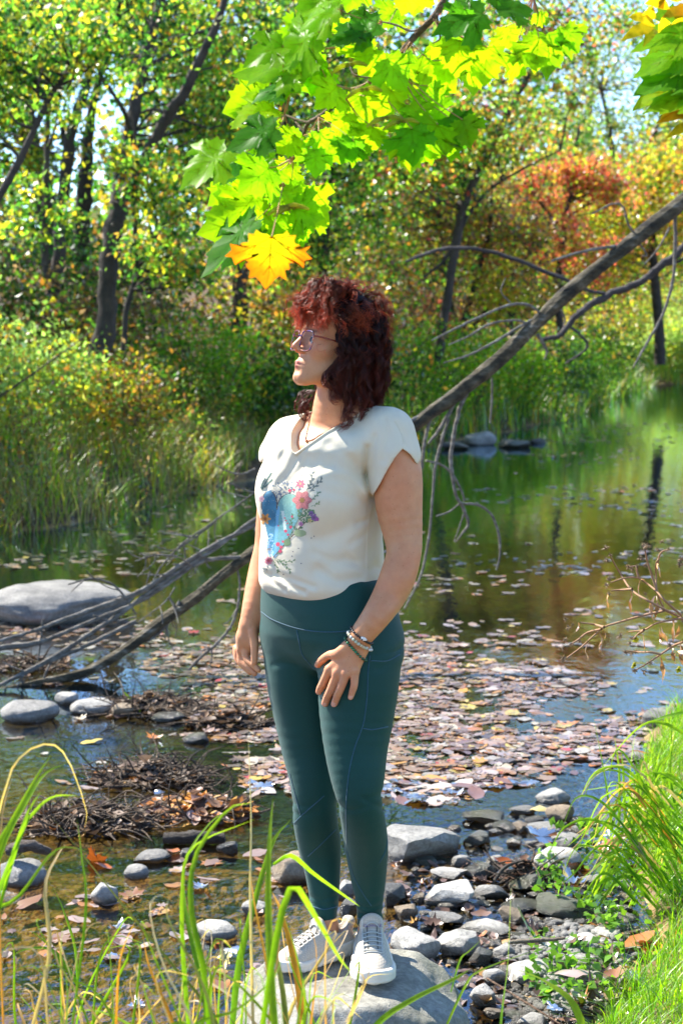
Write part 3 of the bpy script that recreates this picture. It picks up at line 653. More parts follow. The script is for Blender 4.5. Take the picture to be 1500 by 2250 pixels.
# ---- limbs
LEG_L = [J(790, 1400, 4.09, 88), J(788, 1480, 4.07, 92), J(784, 1560, 4.06, 85), J(782, 1640, 4.04, 72), J(785, 1700, 4.02, 62), J(789, 1752, 4.01, 51), J(797, 1800, 4.04, 50), J(804, 1855, 4.10, 50), J(808, 1910, 4.14, 43), J(811, 1970, 4.17, 34), J(812, 2015, 4.19, 29.5), J(812, 2046, 4.195, 29)]
LEG_R = [J(668, 1400, 4.22, 92), J(670, 1480, 4.22, 88), J(681, 1560, 4.22, 83), J(688, 1640, 4.21, 72), J(693, 1700, 4.19, 61), J(691, 1750, 4.18, 51), J(692, 1800, 4.19, 50), J(701, 1855, 4.22, 49), J(708, 1910, 4.22, 41), J(712, 1970, 4.215, 34), J(711, 2005, 4.21, 31), J(712, 2030, 4.21, 30)]
HIPK = [(1255, 708, 128, .70), (1290, 712, 136, .70), (1330, 720, 146, .70), (1390, 728, 156, .66), (1428, 729, 152, .56), (1466, 724, 124, .42)]
def legs_sdf(X):
    d = smin(chain(X, LEG_L, .02), 1e3, 1e-3) if False else chain(X, LEG_L, .015)
    d = np.minimum(d, chain(X, LEG_R, .015))
    return smin(d, loft(X, HIPK, .03), .022)
# ---- near arm (her left), hand on thigh
def march(f, px, py, Y0=3.5):
    d = ray(px, py); d = d/np.linalg.norm(d); t = Y0/d[1]
    for _ in range(60):
        s = float(f((CO+d*t)[None].astype(np.float32))[0]); t += s*0.8
        if s < 1e-4: break
    return (CO+d*t)[1]
def on_leg(px, py, rpx, lift=0.0):
    Y = march(legs_sdf, px, py)-rpx*4.0/K*0.92-lift
    return (P(px, py, Y).astype(np.float32), rpx*Y/K)
Wl = on_leg(794, 1396, 26, .006)
ARM_L = [J(862, 972, 4.06, 47), J(874, 1040, 4.05, 53), J(876, 1110, 4.045, 52), J(884, 1170, 4.035, 44), J(887, 1214, 4.02, 39), J(873, 1268, 4.0, 40), J(853, 1312, 3.99, 37), J(826, 1354, float(Wl[0][1])-.004, 32), (Wl[0], 27*Wl[0][1]/K)]
FING_L = [
    [on_leg(776, 1412, 17), on_leg(745, 1436, 14), on_leg(724, 1439, 9.6), on_leg(707, 1450, 8.6), on_leg(697, 1461, 6.8)],
    [on_leg(783, 1418, 15), on_leg(724, 1472, 11.5), on_leg(711, 1498, 9.4, .003), on_leg(704, 1511, 8.6), on_leg(700, 1520, 7.2)],
    [on_leg(786, 1420, 15), on_leg(741, 1478, 11), on_leg(727, 1514, 9.4, .004), on_leg(718, 1533, 8.6), on_leg(713, 1546, 7.4)],
    [on_leg(792, 1420, 15), on_leg(760, 1479, 11), on_leg(748, 1512, 9.3, .004), on_leg(739, 1533, 8.4), on_leg(733.5, 1547, 7.2)],
    [on_leg(800, 1418, 14), on_leg(779, 1473, 10.5), on_leg(778, 1504, 8.6, .003), on_leg(774, 1519, 7.8), on_leg(770, 1532, 6.4)]]
def hand_l(X):
    d = chain(X, FING_L[0], .006)
    for i, fg in enumerate(FING_L[1:]):
        palm = cap(X, fg[0][0], fg[1][0], fg[0][1], fg[1][1]); fin = chain(X, fg[1:], .003)
        d = smin(d, palm, .010) if i else smin(d, palm, .007)
        if i == 0: F_ = fin
        else: F_ = smin(F_, fin, .0018)
    d = smin(d, F_, .005)
    for fg in FING_L[1:]:                     # nails and knuckle swelling
        d = smin(d, ell(X, fg[1][0]+np.array([0, -.004, .0], np.float32), (.0085, .007, .0085)), .006)
    return d
# ---- far arm (her right)
ARM_R = [J(636, 975, 4.28, 46), J(620, 1040, 4.30, 45), J(607, 1110, 4.32, 42), J(598, 1170, 4.33, 37), J(594, 1205, 4.33, 36), J(582, 1250, 4.32, 35), J(568, 1300, 4.29, 31), J(555, 1345, 4.26, 25), J(548, 1374, 4.25, 22)]
def hand_r(X):
    Y = 4.25
    d = chain(X, [J(547, 1375, Y, 21), J(541, 1400, Y+.002, 21), J(533, 1425, Y+.006, 15)], .012)
    d = smin(d, chain(X, [J(552, 1378, Y-.005, 14), J(551, 1412, Y-.008, 13), J(546, 1430, Y, 11)], .01), .01)
    d = smin(d, chain(X, [J(555, 1388, Y-.022, 11), J(559, 1415, Y-.030, 10), J(559, 1437, Y-.034, 8.6), J(559, 1455, Y-.036, 7.4)], .004), .006)
    for (pts) in ([(524, 1428, .022, 10), (523, 1447, .020, 9), (536, 1463, .004, 8), (549, 1477, -.008, 6.6)],
                  [(531, 1430, .008, 10), (531, 1450, .004, 9), (545, 1465, -.012, 8), (560, 1479, -.022, 6.8)],
                  [(539, 1430, -.006, 9.6), (543, 1448, -.012, 8.6), (556, 1460, -.028, 7.8), (568, 1472, -.038, 6.6)],
                  [(520, 1424, .034, 9), (520, 1440, .036, 8), (530, 1455, .024, 7), (539, 1466, .014, 6)]):
        d = smin(d, chain(X, [J(a, c, Y+e, r) for a, c, e, r in pts], .003), .0035)
    return d
# ---- trunk
CHK = [(925, 752, 62, .85), (945, 750, 100, .75), (975, 738, 125, .72), (1030, 708, 110, .80), (1090, 708, 108, .80), (1170, 706, 108, .76), (1250, 708, 110, .70), (1330, 716, 130, .66), (1380, 722, 142, .62)]
NECK = [J(746, 945, 4.15, 62), J(738, 905, 4.14, 52), J(742, 868, 4.135, 48), J(756, 820, 4.14, 50)]
def trunk_sdf(X):
    d = loft(X, CHK, .03)
    d = smin(d, cap(X, *[J(650, 962, 4.25, 42)[0], J(850, 955, 4.07, 42)[0]], .044, .044), .03)
    d = smin(d, chain(X, NECK, .02), .022)
    d = smin(d, cap(X, J(700, 935, 4.19, 1)[0], J(660, 958, 4.24, 1)[0], .03, .038), .03)
    d = smin(d, cap(X, J(790, 918, 4.12, 1)[0], J(838, 945, 4.08, 1)[0], .036, .04), .03)
    return d
def bust(X, g=0.0):
    d = ell(X, TP(-.066, .056, 1085), (.058+g, .058+g, .058+g)); e = ell(X, TP(.080, .066, 1085), (.060+g, .060+g, .060+g))
    return smin(d, e, .03)
def body_sdf(X):
    d = trunk_sdf(X)
    d = smin(d, bust(X, -.004), .04)
    d = smin(d, head_sdf(X), .012)
    d = smin(d, legs_sdf(X)+.004, .01)
    d = smin(d, chain(X, ARM_L, .02), .02); d = smin(d, hand_l(X), .008)
    d = smin(d, chain(X, ARM_R, .02), .02); d = smin(d, hand_r(X), .008)
    d = smin(d, ell(X, J(811, 2050, 4.20, 1)[0], (.027, .034, .04)), .01)
    d = smin(d, ell(X, J(717, 2038, 4.205, 1)[0], (.031, .031, .045)), .01)
    return d
# ---- shirt
SHK = [(905, 752, 62, .9), (925, 750, 92, .8), (950, 745, 128, .76), (980, 730, 142, .78), (1035, 710, 126, .84), (1090, 711, 124, .86), (1150, 709, 128, .88), (1200, 706, 132, .88), (1250, 705, 134, .86), (1280, 707, 136, .84), (1300, 708, 128, .80), (1318, 708, 112, .74)]
CUTL = np.array([(700, 1400), (790, 1400), (806, 1110), (820, 1088), (835, 1062), (852, 1030), (868, 1004), (884, 986), (900, 998), (922, 1032), (960, 1045)], float)
CREASE = [([(806, 985), (803, 1020), (806, 1060), (815, 1092)], .010, 6), ([(822, 960), (818, 1010), (817, 1070)], .005, 5), ([(655, 940), (630, 985), (600, 1040), (588, 1075)], .004, 6), ([(652, 1006), (636, 1036), (612, 1062)], .0035, 6), ([(676, 1004), (660, 1030), (636, 1058)], .003, 6), ([(740, 955), (715, 985), (672, 1040)], .0035, 10), ([(770, 935), (745, 985), (712, 1030)], .003, 12),
          ([(632, 925), (608, 965), (588, 1010), (580, 1040)], .004, 6), ([(700, 1045), (740, 1040), (780, 1055), (808, 1092)], -.004, 8), ([(690, 1075), (740, 1085), (800, 1100)], .003, 9),
          ([(812, 1098), (780, 1140), (740, 1170), (700, 1185)], .004, 12), ([(835, 1180), (800, 1215), (740, 1235), (690, 1262)], .004, 14), ([(820, 1150), (815, 1200), (824, 1250)], .005, 8),
          ([(700, 1250), (740, 1275), (790, 1270)], .005, 8), ([(596, 1236), (612, 1262), (640, 1288), (668, 1300)], .008, 5), ([(588, 1260), (604, 1282), (626, 1297)], .006, 4), ([(760, 1225), (800, 1250), (825, 1245)], .005, 8),
          ([(838, 1105), (818, 1135), (784, 1150)], .005, 5), ([(832, 1120), (812, 1165), (770, 1195)], .004, 6), ([(600, 1262), (640, 1272), (690, 1290)], .005, 5), ([(690, 1215), (740, 1232), (800, 1232)], .003, 7), ([(600, 1010), (590, 1040), (584, 1075)], .004, 5), ([(720, 975), (760, 1000), (800, 1040)], .003, 8), ([(870, 930), (885, 955), (893, 985)], .004, 5), ([(845, 925), (850, 960), (842, 1010)], .005, 7), ([(585, 1140), (600, 1170), (596, 1215)], .004, 7)]
LCREASE = [([(702, 1472), (722, 1482), (748, 1478)], .003, 4), ([(690, 1490), (720, 1500), (760, 1492)], .002, 5), ([(655, 1462), (625, 1456), (600, 1462)], .003, 4), ([(742, 1768), (772, 1780), (806, 1772)], .0035, 4), ([(842, 1742), (818, 1752), (792, 1752)], .003, 4), ([(846, 1778), (822, 1768), (800, 1758)], .003, 4), ([(640, 1762), (664, 1772), (690, 1768)], .003, 4), ([(640, 1786), (670, 1790), (700, 1780)], .0025, 4),
           ([(778, 1985), (812, 1996), (846, 1984)], .0035, 3), ([(778, 2003), (810, 2010), (844, 2002)], .0035, 3), ([(676, 1968), (704, 1978), (744, 1966)], .0035, 3), ([(680, 1984), (706, 1990), (744, 1984)], .003, 3), ([(880, 1420), (860, 1450), (830, 1470)], .002, 5), ([(764, 1960), (800, 1975), (846, 1968)], .002, 4)]
def crease(X, lst=None):
    px, py = proj(X); out = np.zeros(len(X), np.float32)
    for pts, dep, w in (lst or CREASE):
        w = w*1.35
        S = spline(np.array(pts, float), 12); dd = np.full(len(X), 1e9)
        bb = (px > S[:, 0].min()-4*w) & (px < S[:, 0].max()+4*w) & (py > S[:, 1].min()-4*w) & (py < S[:, 1].max()+4*w)
        if not bb.any(): continue
        x, y = px[bb], py[bb]; d_ = np.full(len(x), 1e9)
        for (ax, ay), (bx, by) in zip(S[:-1], S[1:]):
            l2 = (bx-ax)**2+(by-ay)**2+1e-9; t = np.clip(((x-ax)*(bx-ax)+(y-ay)*(by-ay))/l2, 0, 1); d_ = np.minimum(d_, np.hypot(x-ax-t*(bx-ax), y-ay-t*(by-ay)))
        out[bb] += dep*np.exp(-(d_/w)**2)
    return out*(X[:, 1] < YT+.05)
def shirt_solid(X):
    d = loft(X, SHK, .03, 2.3)
    d = smin(d, bust(X, .006), .055)
    d = smin(d, cap(X, J(648, 962, 4.25, 1)[0], J(852, 953, 4.07, 1)[0], .050, .052), .03)
    d = smin(d, cap(X, J(660, 958, 4.24, 1)[0], J(712, 926, 4.19, 1)[0], .044, .030), .03)
    d = smin(d, cap(X, J(845, 945, 4.08, 1)[0], J(792, 916, 4.12, 1)[0], .044, .034), .03)
    d = smin(d, chain(X, [J(856, 958, 4.06, 52), J(861, 1000, 4.05, 58), J(860, 1060, 4.05, 60)], .02), .03)
    d = smin(d, chain(X, [J(636, 970, 4.27, 50), J(622, 1000, 4.29, 52)], .02), .03)
    q = X*np.array([14, 14, 6.0]); d = d+.0032*vnoise(q, 21)+.0016*vnoise(q*2.3, 22)
    return d+crease(X)
zV = zpx(1001, 4.02); zN = zpx(905, 4.1)
def neck_cut(X):
    c = P(738, 950, YT); dx = X[:, 0]-c[0]; dy = X[:, 1]-c[1]; u = dx*LAT[0]+dy*LAT[1]; v = dx*FWD[0]+dy*FWD[1]
    t = (X[:, 2]-zV)/(zN-zV); w = np.where(t > 0, .092*np.clip(t, 0, 1.6)**.75, -.02+t*.05)
    cut = np.where(v > -.02, np.abs(u+.006-.016*np.clip(t, 0, 1))-w, np.hypot(u-.01, v)-.078)
    ring = np.hypot(dx+.006, dy+.01)-.068
    return np.minimum(cut, np.where(X[:, 2] > zpx(930), ring, 1.0))
def shirt_sdf(X):
    d = shirt_solid(X)
    px, py = proj(X)
    armL = chain(X, ARM_L, .02); armR = chain(X, ARM_R, .02)
    cl = (py-np.interp(px, CUTL[:, 0], CUTL[:, 1]))*YT/K*.75
    cl = np.where(px > 806, cl, -1.0)
    inner = np.minimum(.0012-armL, cl+.022)          # hollow just inside the sleeve edge
    nearL = X[:, 0] > P(803, 1000, YT)[0]
    dl = np.maximum(d, cl)
    # cloth of the torso under the arm stays
    tors = loft(X, SHK, .03, 2.3)+crease(X)*.6
    low = np.minimum(1e3, tors)
    d = np.where(nearL & (X[:, 1] < YT+.2), np.minimum(np.maximum(dl, inner), np.where(py > 1060, np.maximum(low, -(armL-.002)), 1e3)), d)
    # far sleeve
    cr = (py-(1012-0.35*(px-584)))*YT/K*.9
    m = px < 594
    d = np.where(m & (X[:, 1] > YT+.03), np.maximum(d, np.where((py < 1060), cr, -1)), d)
    d = np.maximum(d, -neck_cut(X))
    return d
def leggings_sdf(X):
    d = legs_sdf(X)
    px, py = proj(X); 
    band = np.interp(px, [572, 600, 650, 720, 780, 840, 890], [1345, 1365, 1382, 1389, 1386, 1372, 1350])
    d = d-.0016/(1+np.exp((py-band)/1.2))*(X[:, 2] > zpx(1400))
    zc = np.where(px > 762, zpx(2036, 4.19), zpx(2018, 4.21))
    d = d+.0012*np.sin((X[:, 2]-zc)*190+px*.15)*np.exp(-np.abs(X[:, 2]-zc-.03)/.03)
    d = d+crease(X, LCREASE)
    # pocket opening on her left hip
    pk = 1412+28*np.sqrt(np.clip(1-((px-815)/75)**2, 0, 1)); 
    d = d+.003*np.exp(-((py-pk)/2.2)**2)*((px > 812) & (px < 888) & (X[:, 1] < YT+.1))
    d = d-.0015*np.exp(-np.clip(py-pk, 0, 99)/5)*((py > pk) & (px > 812) & (px < 888) & (X[:, 1] < YT+.1))
    return np.maximum(d, zc-X[:, 2])
def skin_mat():
    m, n, out = newmat("skin")
    b_ = nd(n, 'ShaderNodeBsdfPrincipled'); b_.inputs['Roughness'].default_value = 0.5; b_.inputs['Specular IOR Level'].default_value = 0.35
    b_.inputs['Subsurface Weight'].default_value = 0.25; b_.inputs['Subsurface Radius'].default_value = (1.0, 0.35, 0.2); b_.inputs['Subsurface Scale'].default_value = 0.006
    tc = nd(n, 'ShaderNodeTexCoord'); a = nd(n, 'ShaderNodeVertexColor', layer_name='Col')
    t = noise(n, 38, 5, .6, tc.outputs['Object']); c = mixc(n, 1.0, a.outputs[0], ramp(n, t.outputs[0], [(.3, (.93, .86, .84)), (.7, (1.06, 1.07, 1.07))]), 'MULTIPLY'); t3 = noise(n, 11, 3, .5, tc.outputs['Object']); c = mixc(n, 1.0, c, ramp(n, t3.outputs[0], [(.35, (1.03, .90, .86)), (.65, (1.0, 1.03, 1.04))]), 'MULTIPLY'); vf = nd(n, 'ShaderNodeTexVoronoi'); vf.inputs['Scale'].default_value = 85; L(n, tc.outputs['Object'], vf.inputs['Vector']); c = mixc(n, 1.0, c, ramp(n, vf.outputs['Distance'], [(.05, (.72, .58, .50)), (.13, (1, 1, 1))]), 'MULTIPLY')
    t2 = noise(n, 300, 2, .6, tc.outputs['Object']); L(n, bump(n, t2.outputs[0], .4, .0010), b_.inputs['Normal'])
    L(n, c, b_.inputs['Base Color']); L(n, b_.outputs[0], out.inputs[0]); return m
M_skin = skin_mat()
def cloth_mat(name, base, weave=900, rough=.85, sheen=.2, trans=0.0, ns=6, namp=.05, bstr=.35):
    m, n, out = newmat(name)
    b_ = nd(n, 'ShaderNodeBsdfPrincipled'); b_.inputs['Roughness'].default_value = rough; b_.inputs['Sheen Weight'].default_value = sheen; b_.inputs['Specular IOR Level'].default_value = .25
    tc = nd(n, 'ShaderNodeTexCoord'); t = noise(n, ns, 4, .6, tc.outputs['Object'])
    c = mixc(n, 1.0, base, ramp(n, t.outputs[0], [(.3, (1-namp,)*3), (.7, (1+namp,)*3)]), 'MULTIPLY'); L(n, c, b_.inputs['Base Color'])
    w = noise(n, weave, 2, .7, tc.outputs['Object']); w2 = noise(n, 55, 4, .6, tc.outputs['Object'])
    nn = bump(n, w.outputs[0], bstr, .0012); nn = bump(n, w2.outputs[0], .25, .002, nn); L(n, nn, b_.inputs['Normal'])
    L(n, b_.outputs[0], out.inputs[0]); return m
M_shirt = cloth_mat("cream_jersey", (.74, .672, .51), 800)
M_legg = cloth_mat("teal_stretch_cloth", (.003, .052, .044), 1100, .6, .08)
pc = P(740, 2120, 4.12)
person = empty("person", (float(pc[0]), 4.12, 0.25), "person in cream printed tee and dark teal leggings standing on boulder, face turned left", "person")
V, Q = polygonize(body_sdf, (-.34, 3.82, .22), (.26, 4.50, 1.98), .0027, band=1.0)
ql = ((V-HO)@HM); aql = ql.copy(); aql[:, 1] = np.abs(aql[:, 1])
SK = np.array([.62, .305, .155]); col = np.tile(SK, (len(V), 1))
px_, py_ = proj(V)
def blend(c, mask, tgt): mask = np.clip(mask, 0, 1)[:, None]; return c*(1-mask)+np.array(tgt)*mask
hd = np.linalg.norm(ql, axis=1) < .16
lip = np.minimum(cap(aql, (.0860, .0035, -.0655), (.0745, .021, -.0700), .0046, .0022), cap(aql, (.0845, 0, -.0750), (.0740, .019, -.0715), .0056, .0024))
col = blend(col, hd*(1-lip/.0022)*(aql[:, 0] > .07), (.52, .16, .13))
chk = np.exp(-(((aql-[.066, .040, -.030])/[.03, .02, .018])**2).sum(1)); col = blend(col, hd*chk*.45, (.62, .26, .19))
nos = np.exp(-(((aql-[.104, 0, -.032])/[.014, .014, .012])**2).sum(1)); col = blend(col, hd*nos*.45, (.62, .26, .19))
col = blend(col, hd*np.exp(-(((aql-[.080, .031, .0105])/[.02, .018, .0035])**2).sum(1))*.8, (.09, .04, .025))   # brow
col = blend(col, hd*np.exp(-(((aql-[.081, .032, -.002])/[.012, .014, .0018])**2).sum(1))*.9, (.05, .03, .03))       # lashes
kn = np.zeros(len(V))
for fg in FING_L:
    for (p, r) in fg[1:]: kn = np.maximum(kn, np.exp(-(np.linalg.norm(V-p, axis=1)/.009)**2))
col = blend(col, kn*.5, (.63, .28, .21))
for fg in FING_L:                                             # nails
    tip, r = fg[-1]; dr = (fg[-1][0]-fg[-2][0]); dr = dr/np.linalg.norm(dr); c_ = tip+np.array([0, -r*.9, 0])+dr*.001
    d_ = V-c_; al = d_@dr; ac = np.linalg.norm(d_-al[:, None]*dr, axis=1); col = blend(col, (al > -.006)*(al < .0065)*(ac < .0042)*.6, (.78, .50, .42))
body = mk("body", V, [Q], M_skin, person, col)
BV_BODY = bvh_of(V, Q)
Vs, Qs = polygonize(shirt_sdf, (-.30, 3.82, 1.15), (.26, 4.5, 1.75), .0033, band=1.3)
Vs = smooth_mesh(Vs, Qs, 2, .4)
shirt = mk("shirt", Vs, [Qs], M_shirt, person); BV_SH = bvh_of(Vs, Qs)
Vl, Ql = polygonize(leggings_sdf, (-.30, 3.82, .28), (.26, 4.5, 1.28), .0036, band=1.2)
Vl = smooth_mesh(Vl, Ql, 5, .5)
legg = mk("leggings", Vl, [Ql], M_legg, person); BV_LG = bvh_of(Vl, Ql)
# seams of the leggings
M_seam = cloth_mat("blue_thread", (.008, .075, .12), 1500, .6, .3)
mb = MB()
for pts in ([(574, 1344), (600, 1362), (650, 1380), (700, 1388), (750, 1388), (772, 1384)], [(652, 1384), (657, 1410), (664, 1438), (680, 1458), (692, 1470)], [(812, 1440), (808, 1480), (806, 1530), (798, 1590), (780, 1640), (768, 1690), (762, 1740), (760, 1790), (762, 1856)],
            [(742, 1832), (760, 1858), (790, 1880), (830, 1898), (850, 1910)], [(833, 1896), (846, 1870), (851, 1845)], [(762, 1870), (775, 1920), (795, 1960), (815, 1990)], [(798, 1601), (820, 1603), (852, 1597)],
            [(637, 1700), (648, 1745), (660, 1790)], [(643, 1812), (665, 1790), (690, 1768), (712, 1748)], [(676, 1882), (700, 1860), (725, 1835), (738, 1822)], [(880, 1345), (884, 1360), (886, 1390)], [(815, 1452), (850, 1452), (878, 1438)], [(785, 2017), (812, 2024), (836, 2018)], [(682, 1990), (710, 1998), (740, 1992)]):
    mb = MB(); drape(mb, BV_LG, pts, .0013, .0002, 50, 6)
    if mb.V: mb.build("seam", M_seam, legg)
# shirt trims: neck rib, sleeve hem, side seam
mb = MB()
NK = [(655, 893), (645, 915), (640, 945), (640, 975), (644, 993), (652, 1001), (668, 996), (690, 984), (712, 968), (730, 953), (742, 940)]
def nearest(bvh, p, off=0.0):
    h = bvh.find_nearest(Vector(p)); return np.array(h[0]+h[1]*off)
c = P(738, 950, YT); rib = []
def rib_pt(t, sg):
    z = zV+t*(zN-zV); w = .092*max(t, 0)**.75; u = -.006+.016*min(max(t, 0), 1)+sg*w
    v = .30
    for _ in range(60):
        p = np.array([[c[0]+LAT[0]*u+FWD[0]*v, c[1]+LAT[1]*u+FWD[1]*v, z]], np.float32); dd = float(shirt_solid(p)[0])
        if dd < 5e-4 or v < -.03: break
        v -= dd*.7
    return p[0] if v > -.03 else None
for t in np.linspace(1.0, 0.0, 26): rib.append(rib_pt(t**1.3, -1))
for t in np.linspace(0.0, 1.0, 26)[1:]: rib.append(rib_pt(t**1.3, 1))
rib = [r for r in rib if r is not None]
tube(mb, rib, .0032, 8, n=120); mb.build("neck_rib", M_shirt, shirt)
for pts in ([(818, 1104), (808, 1150), (806, 1210), (810, 1270), (812, 1285)], [(912, 1030), (898, 1006), (884, 993), (870, 1010), (854, 1038), (838, 1068), (824, 1094)], [(866, 925), (880, 950), (887, 975)]):
    mb = MB(); drape(mb, BV_SH, pts, .0008, .0002, 50, 4)
    if mb.V: mb.build("seam", M_shirt, shirt)
# ================================================================ head: eyes, hair, glasses
def attr_mat(name, rough=.5, **k): return pmat(name, None, rough, attr=True, **k)
M_eye = attr_mat("eye", .15); M_beads = attr_mat("polished_beads", .22, spec=.6); M_frame = attr_mat("tortoise_frame", .2, coat=.5)
def uvsphere(c, r, n=14, m=10, M=None):
    a = np.linspace(0, 2*np.pi, n, endpoint=False); t = np.linspace(.02, np.pi-.02, m)
    v = np.stack([np.outer(np.sin(t), np.cos(a)), np.outer(np.sin(t), np.sin(a)), np.outer(np.cos(t), np.ones(n))], -1).reshape(-1, 3)*np.asarray(r)
    if M is not None: v = v@np.asarray(M).T
    i = np.arange(m-1)[:, None]*n; j = np.arange(n)[None]; k = (j+1) % n
    return v+np.asarray(c), np.stack([i+j, i+n+j, i+n+k, i+k], -1).reshape(-1, 4)
for sgn in (-1, 1):
    mb = MB(); c = np.array([.0705, .032*sgn, -.0105]); v, f = uvsphere((0, 0, 0), .0112, 20, 20)
    look = np.array([.97, .15, .1]); look /= np.linalg.norm(look); cs = (v/np.linalg.norm(v, axis=1)[:, None])@look
    cc = np.where((cs > .93)[:, None], [.01, .008, .008], np.where((cs > .80)[:, None], [.07, .05, .03], [.75, .70, .66]))
    mb.add(np.array([Hw(*(p+c)) for p in v]), f, cc); mb.build("eye", M_eye, body)
# hair
def tuck(V):
    q = (V-HO)@HM; x = q[:, 0]; q[:, 0] = np.where(x < -.055, -.055+(x+.055)*.60, x); z = q[:, 2]; q[:, 2] = np.where(z > .11, .11+(z-.11)*.8, z)
    return HO+q@HM.T
def hair_mat(trans):
    m, n, out = newmat("curly_hair")
    a = nd(n, 'ShaderNodeVertexColor', layer_name='Col'); p = nd(n, 'ShaderNodeBsdfPrincipled'); L(n, a.outputs[0], p.inputs[0]); p.inputs['Roughness'].default_value = .38; p.inputs['Specular IOR Level'].default_value = .5
    t = nd(n, 'ShaderNodeBsdfTranslucent'); L(n, mixc(n, 1.0, a.outputs[0], (2.2, 1.6, 1.4), 'MULTIPLY'), t.inputs[0])
    mx = nd(n, 'ShaderNodeMixShader'); mx.inputs[0].default_value = trans; L(n, p.outputs[0], mx.inputs[1]); L(n, t.outputs[0], mx.inputs[2]); L(n, mx.outputs[0], out.inputs[0]); return m
M_hair = hair_mat(.4)
def hbase_sdf(X):
    q = ((X-HO.astype(np.float32))@HM.astype(np.float32)); 
    d = ell(q, (-.022, 0, .040), (.101, .083, .090))
    d = smin(d, ell(q, (-.042, 0, -.040), (.062, .084, .080)), .03)
    d = smin(d, ell(q, (-.044, 0, -.095), (.046, .070, .042)), .02)
    face = ell(q, (.115, 0, -.040), (.100, .12, .115)); d = smax(d, -face, .015); d = smax(d, q[:, 0]-(.022+1.1*np.clip(q[:, 2]-.045, 0, 1)), .012)
    w = X*38; d = d+.006*vnoise(w, 41)+.003*vnoise(w*2.1, 42)
    return d
Vh, Qh = polygonize(hbase_sdf, HO-.2, HO+.2, .0045, band=1.3)
rs = np.random.RandomState(3)
hair = mk("hair", tuck(Vh), [Qh], M_hair, person, np.tile([.016, .006, .005], (len(Vh), 1)))
def grow(root, d0, length, layer, n=24, grav=.20, keep=.80):
    """all strand guides together; head-local input, world output"""
    X = HO+root@HM.T; D = d0@HM.T; S = [X.copy()]; st = (length/n)[:, None]
    for i in range(n):
        D = keep*D+grav*np.array([0, 0, -1.0]); 
        D /= np.linalg.norm(D, axis=1)[:, None]; Xn = X+D*st
        e = 1e-3; f = lambda p: np.minimum(head_sdf(p.astype(np.float32)), trunk_sdf(p.astype(np.float32))+.012)
        s0 = f(Xn); g = np.stack([(f(Xn+np.eye(3)[k]*e)-s0)/e for k in range(3)], 1)
        pen = layer*min(1, (i+1)/4)-s0; push = np.clip(pen, 0, .01)[:, None]*g; Xn = Xn+push; D = (Xn-X)/(np.linalg.norm(Xn-X, axis=1)[:, None]+1e-9); X = Xn; S.append(X.copy())
    return np.stack(S, 1)                     # (N, n+1, 3)
def curl_clumps(guides, per, amp, wl, spread, tipc, rootc, rad=.00042, seed=0, ends=.0):
    rs = np.random.RandomState(seed); N, n, _ = guides.shape; Vs_, Fs_, Cs_ = [], [], []; off = 0
    for g in range(N):
        Gd = guides[g]; T = np.gradient(Gd, axis=0); ln = np.linalg.norm(T, axis=1); arc = np.cumsum(ln)-ln[0]; T /= ln[:, None]+1e-9
        u = np.cross(T, [0.2, .3, .9]); u /= np.linalg.norm(u, axis=1)[:, None]+1e-9; v = np.cross(T, u)
        ph = rs.rand()*6.28; w = wl*(.7+.6*rs.rand()); A = amp*(.5+rs.rand()); t = np.linspace(0, 1, n); hand = rs.choice([-1, 1])
        for k in range(per):
            p2 = ph+rs.randn()*.35; a = A*np.clip(t*2.2, .1, 1)*(1+rs.randn()*.2); th = hand*2*np.pi*arc/w+p2
            o = rs.randn(3)*spread; sp = (1-.35*t)[:, None]*o
            C = Gd+u*(a*np.cos(th))[:, None]+v*(a*np.sin(th))[:, None]+sp+rs.randn(3)*ends*(t**2)[:, None]
            r = rad*(1-.6*t)*(.8+.5*rs.rand()); Vt, Ft = tube_arr(C, r, 3)
            mixk = np.clip((t-.25)*1.2+rs.randn()*.15, 0, 1)[:, None]; br = .6+.8*rs.rand()
            cc = (np.array(rootc)*(1-mixk)+np.array(tipc)*mixk)*br
            Vs_.append(Vt); Fs_.append(Ft+off); Cs_.append(np.repeat(cc, 3, axis=0)); off += len(Vt)
    return np.concatenate(Vs_), np.concatenate(Fs_), np.concatenate(Cs_)
DK = (.020, .007, .006); RD = (.17, .030, .014); CP = (.50, .11, .03)
parts = []
# cap of hair: roots over the skull
N = 260; u = rs.randn(N*6, 3); u /= np.linalg.norm(u, axis=1)[:, None]; rt = np.array([-.018, 0, .035])+u*[.096, .074, .084]
ok = (rt[:, 2] > -.035) & ~((rt[:, 0] > .020) & (rt[:, 2] < .075)) & (rt[:, 0] < .055); rt = rt[ok][:N]; uu = u[ok][:N]
part = np.array([.0, 0, 1.0]); d0 = uu*.15+np.stack([np.where(rt[:, 0] > .0, -.25, -.2), np.sign(rt[:, 1])*.35, np.full(len(rt), .15)], 1)
ln = .115+.065*rs.rand(len(rt))+.5*np.clip(rt[:, 2]-.03, 0, .1); lay = .003+.010*rs.rand(len(rt))
g = grow(rt, d0, ln, lay, 26)
parts.append(curl_clumps(g, 17, .0095, .062, .0017, RD, DK, rad=.00062, seed=1, ends=.003))
# short top layer, tousled
N = 150; u = rs.randn(N*5, 3); u[:, 2] = np.abs(u[:, 2])+.4; u /= np.linalg.norm(u, axis=1)[:, None]; rt = np.array([-.018, 0, .035])+u[:N]*[.096, .074, .084]
g = grow(rt, u[:N]+rs.randn(N, 3)*.35+[.15, 0, .2], .05+.035*rs.rand(N), .014+.012*rs.rand(N), 22, grav=.12, keep=.86)
parts.append(curl_clumps(g, 9, .006, .045, .002, CP, (.04, .012, .009), rad=.00055, seed=2, ends=.005))
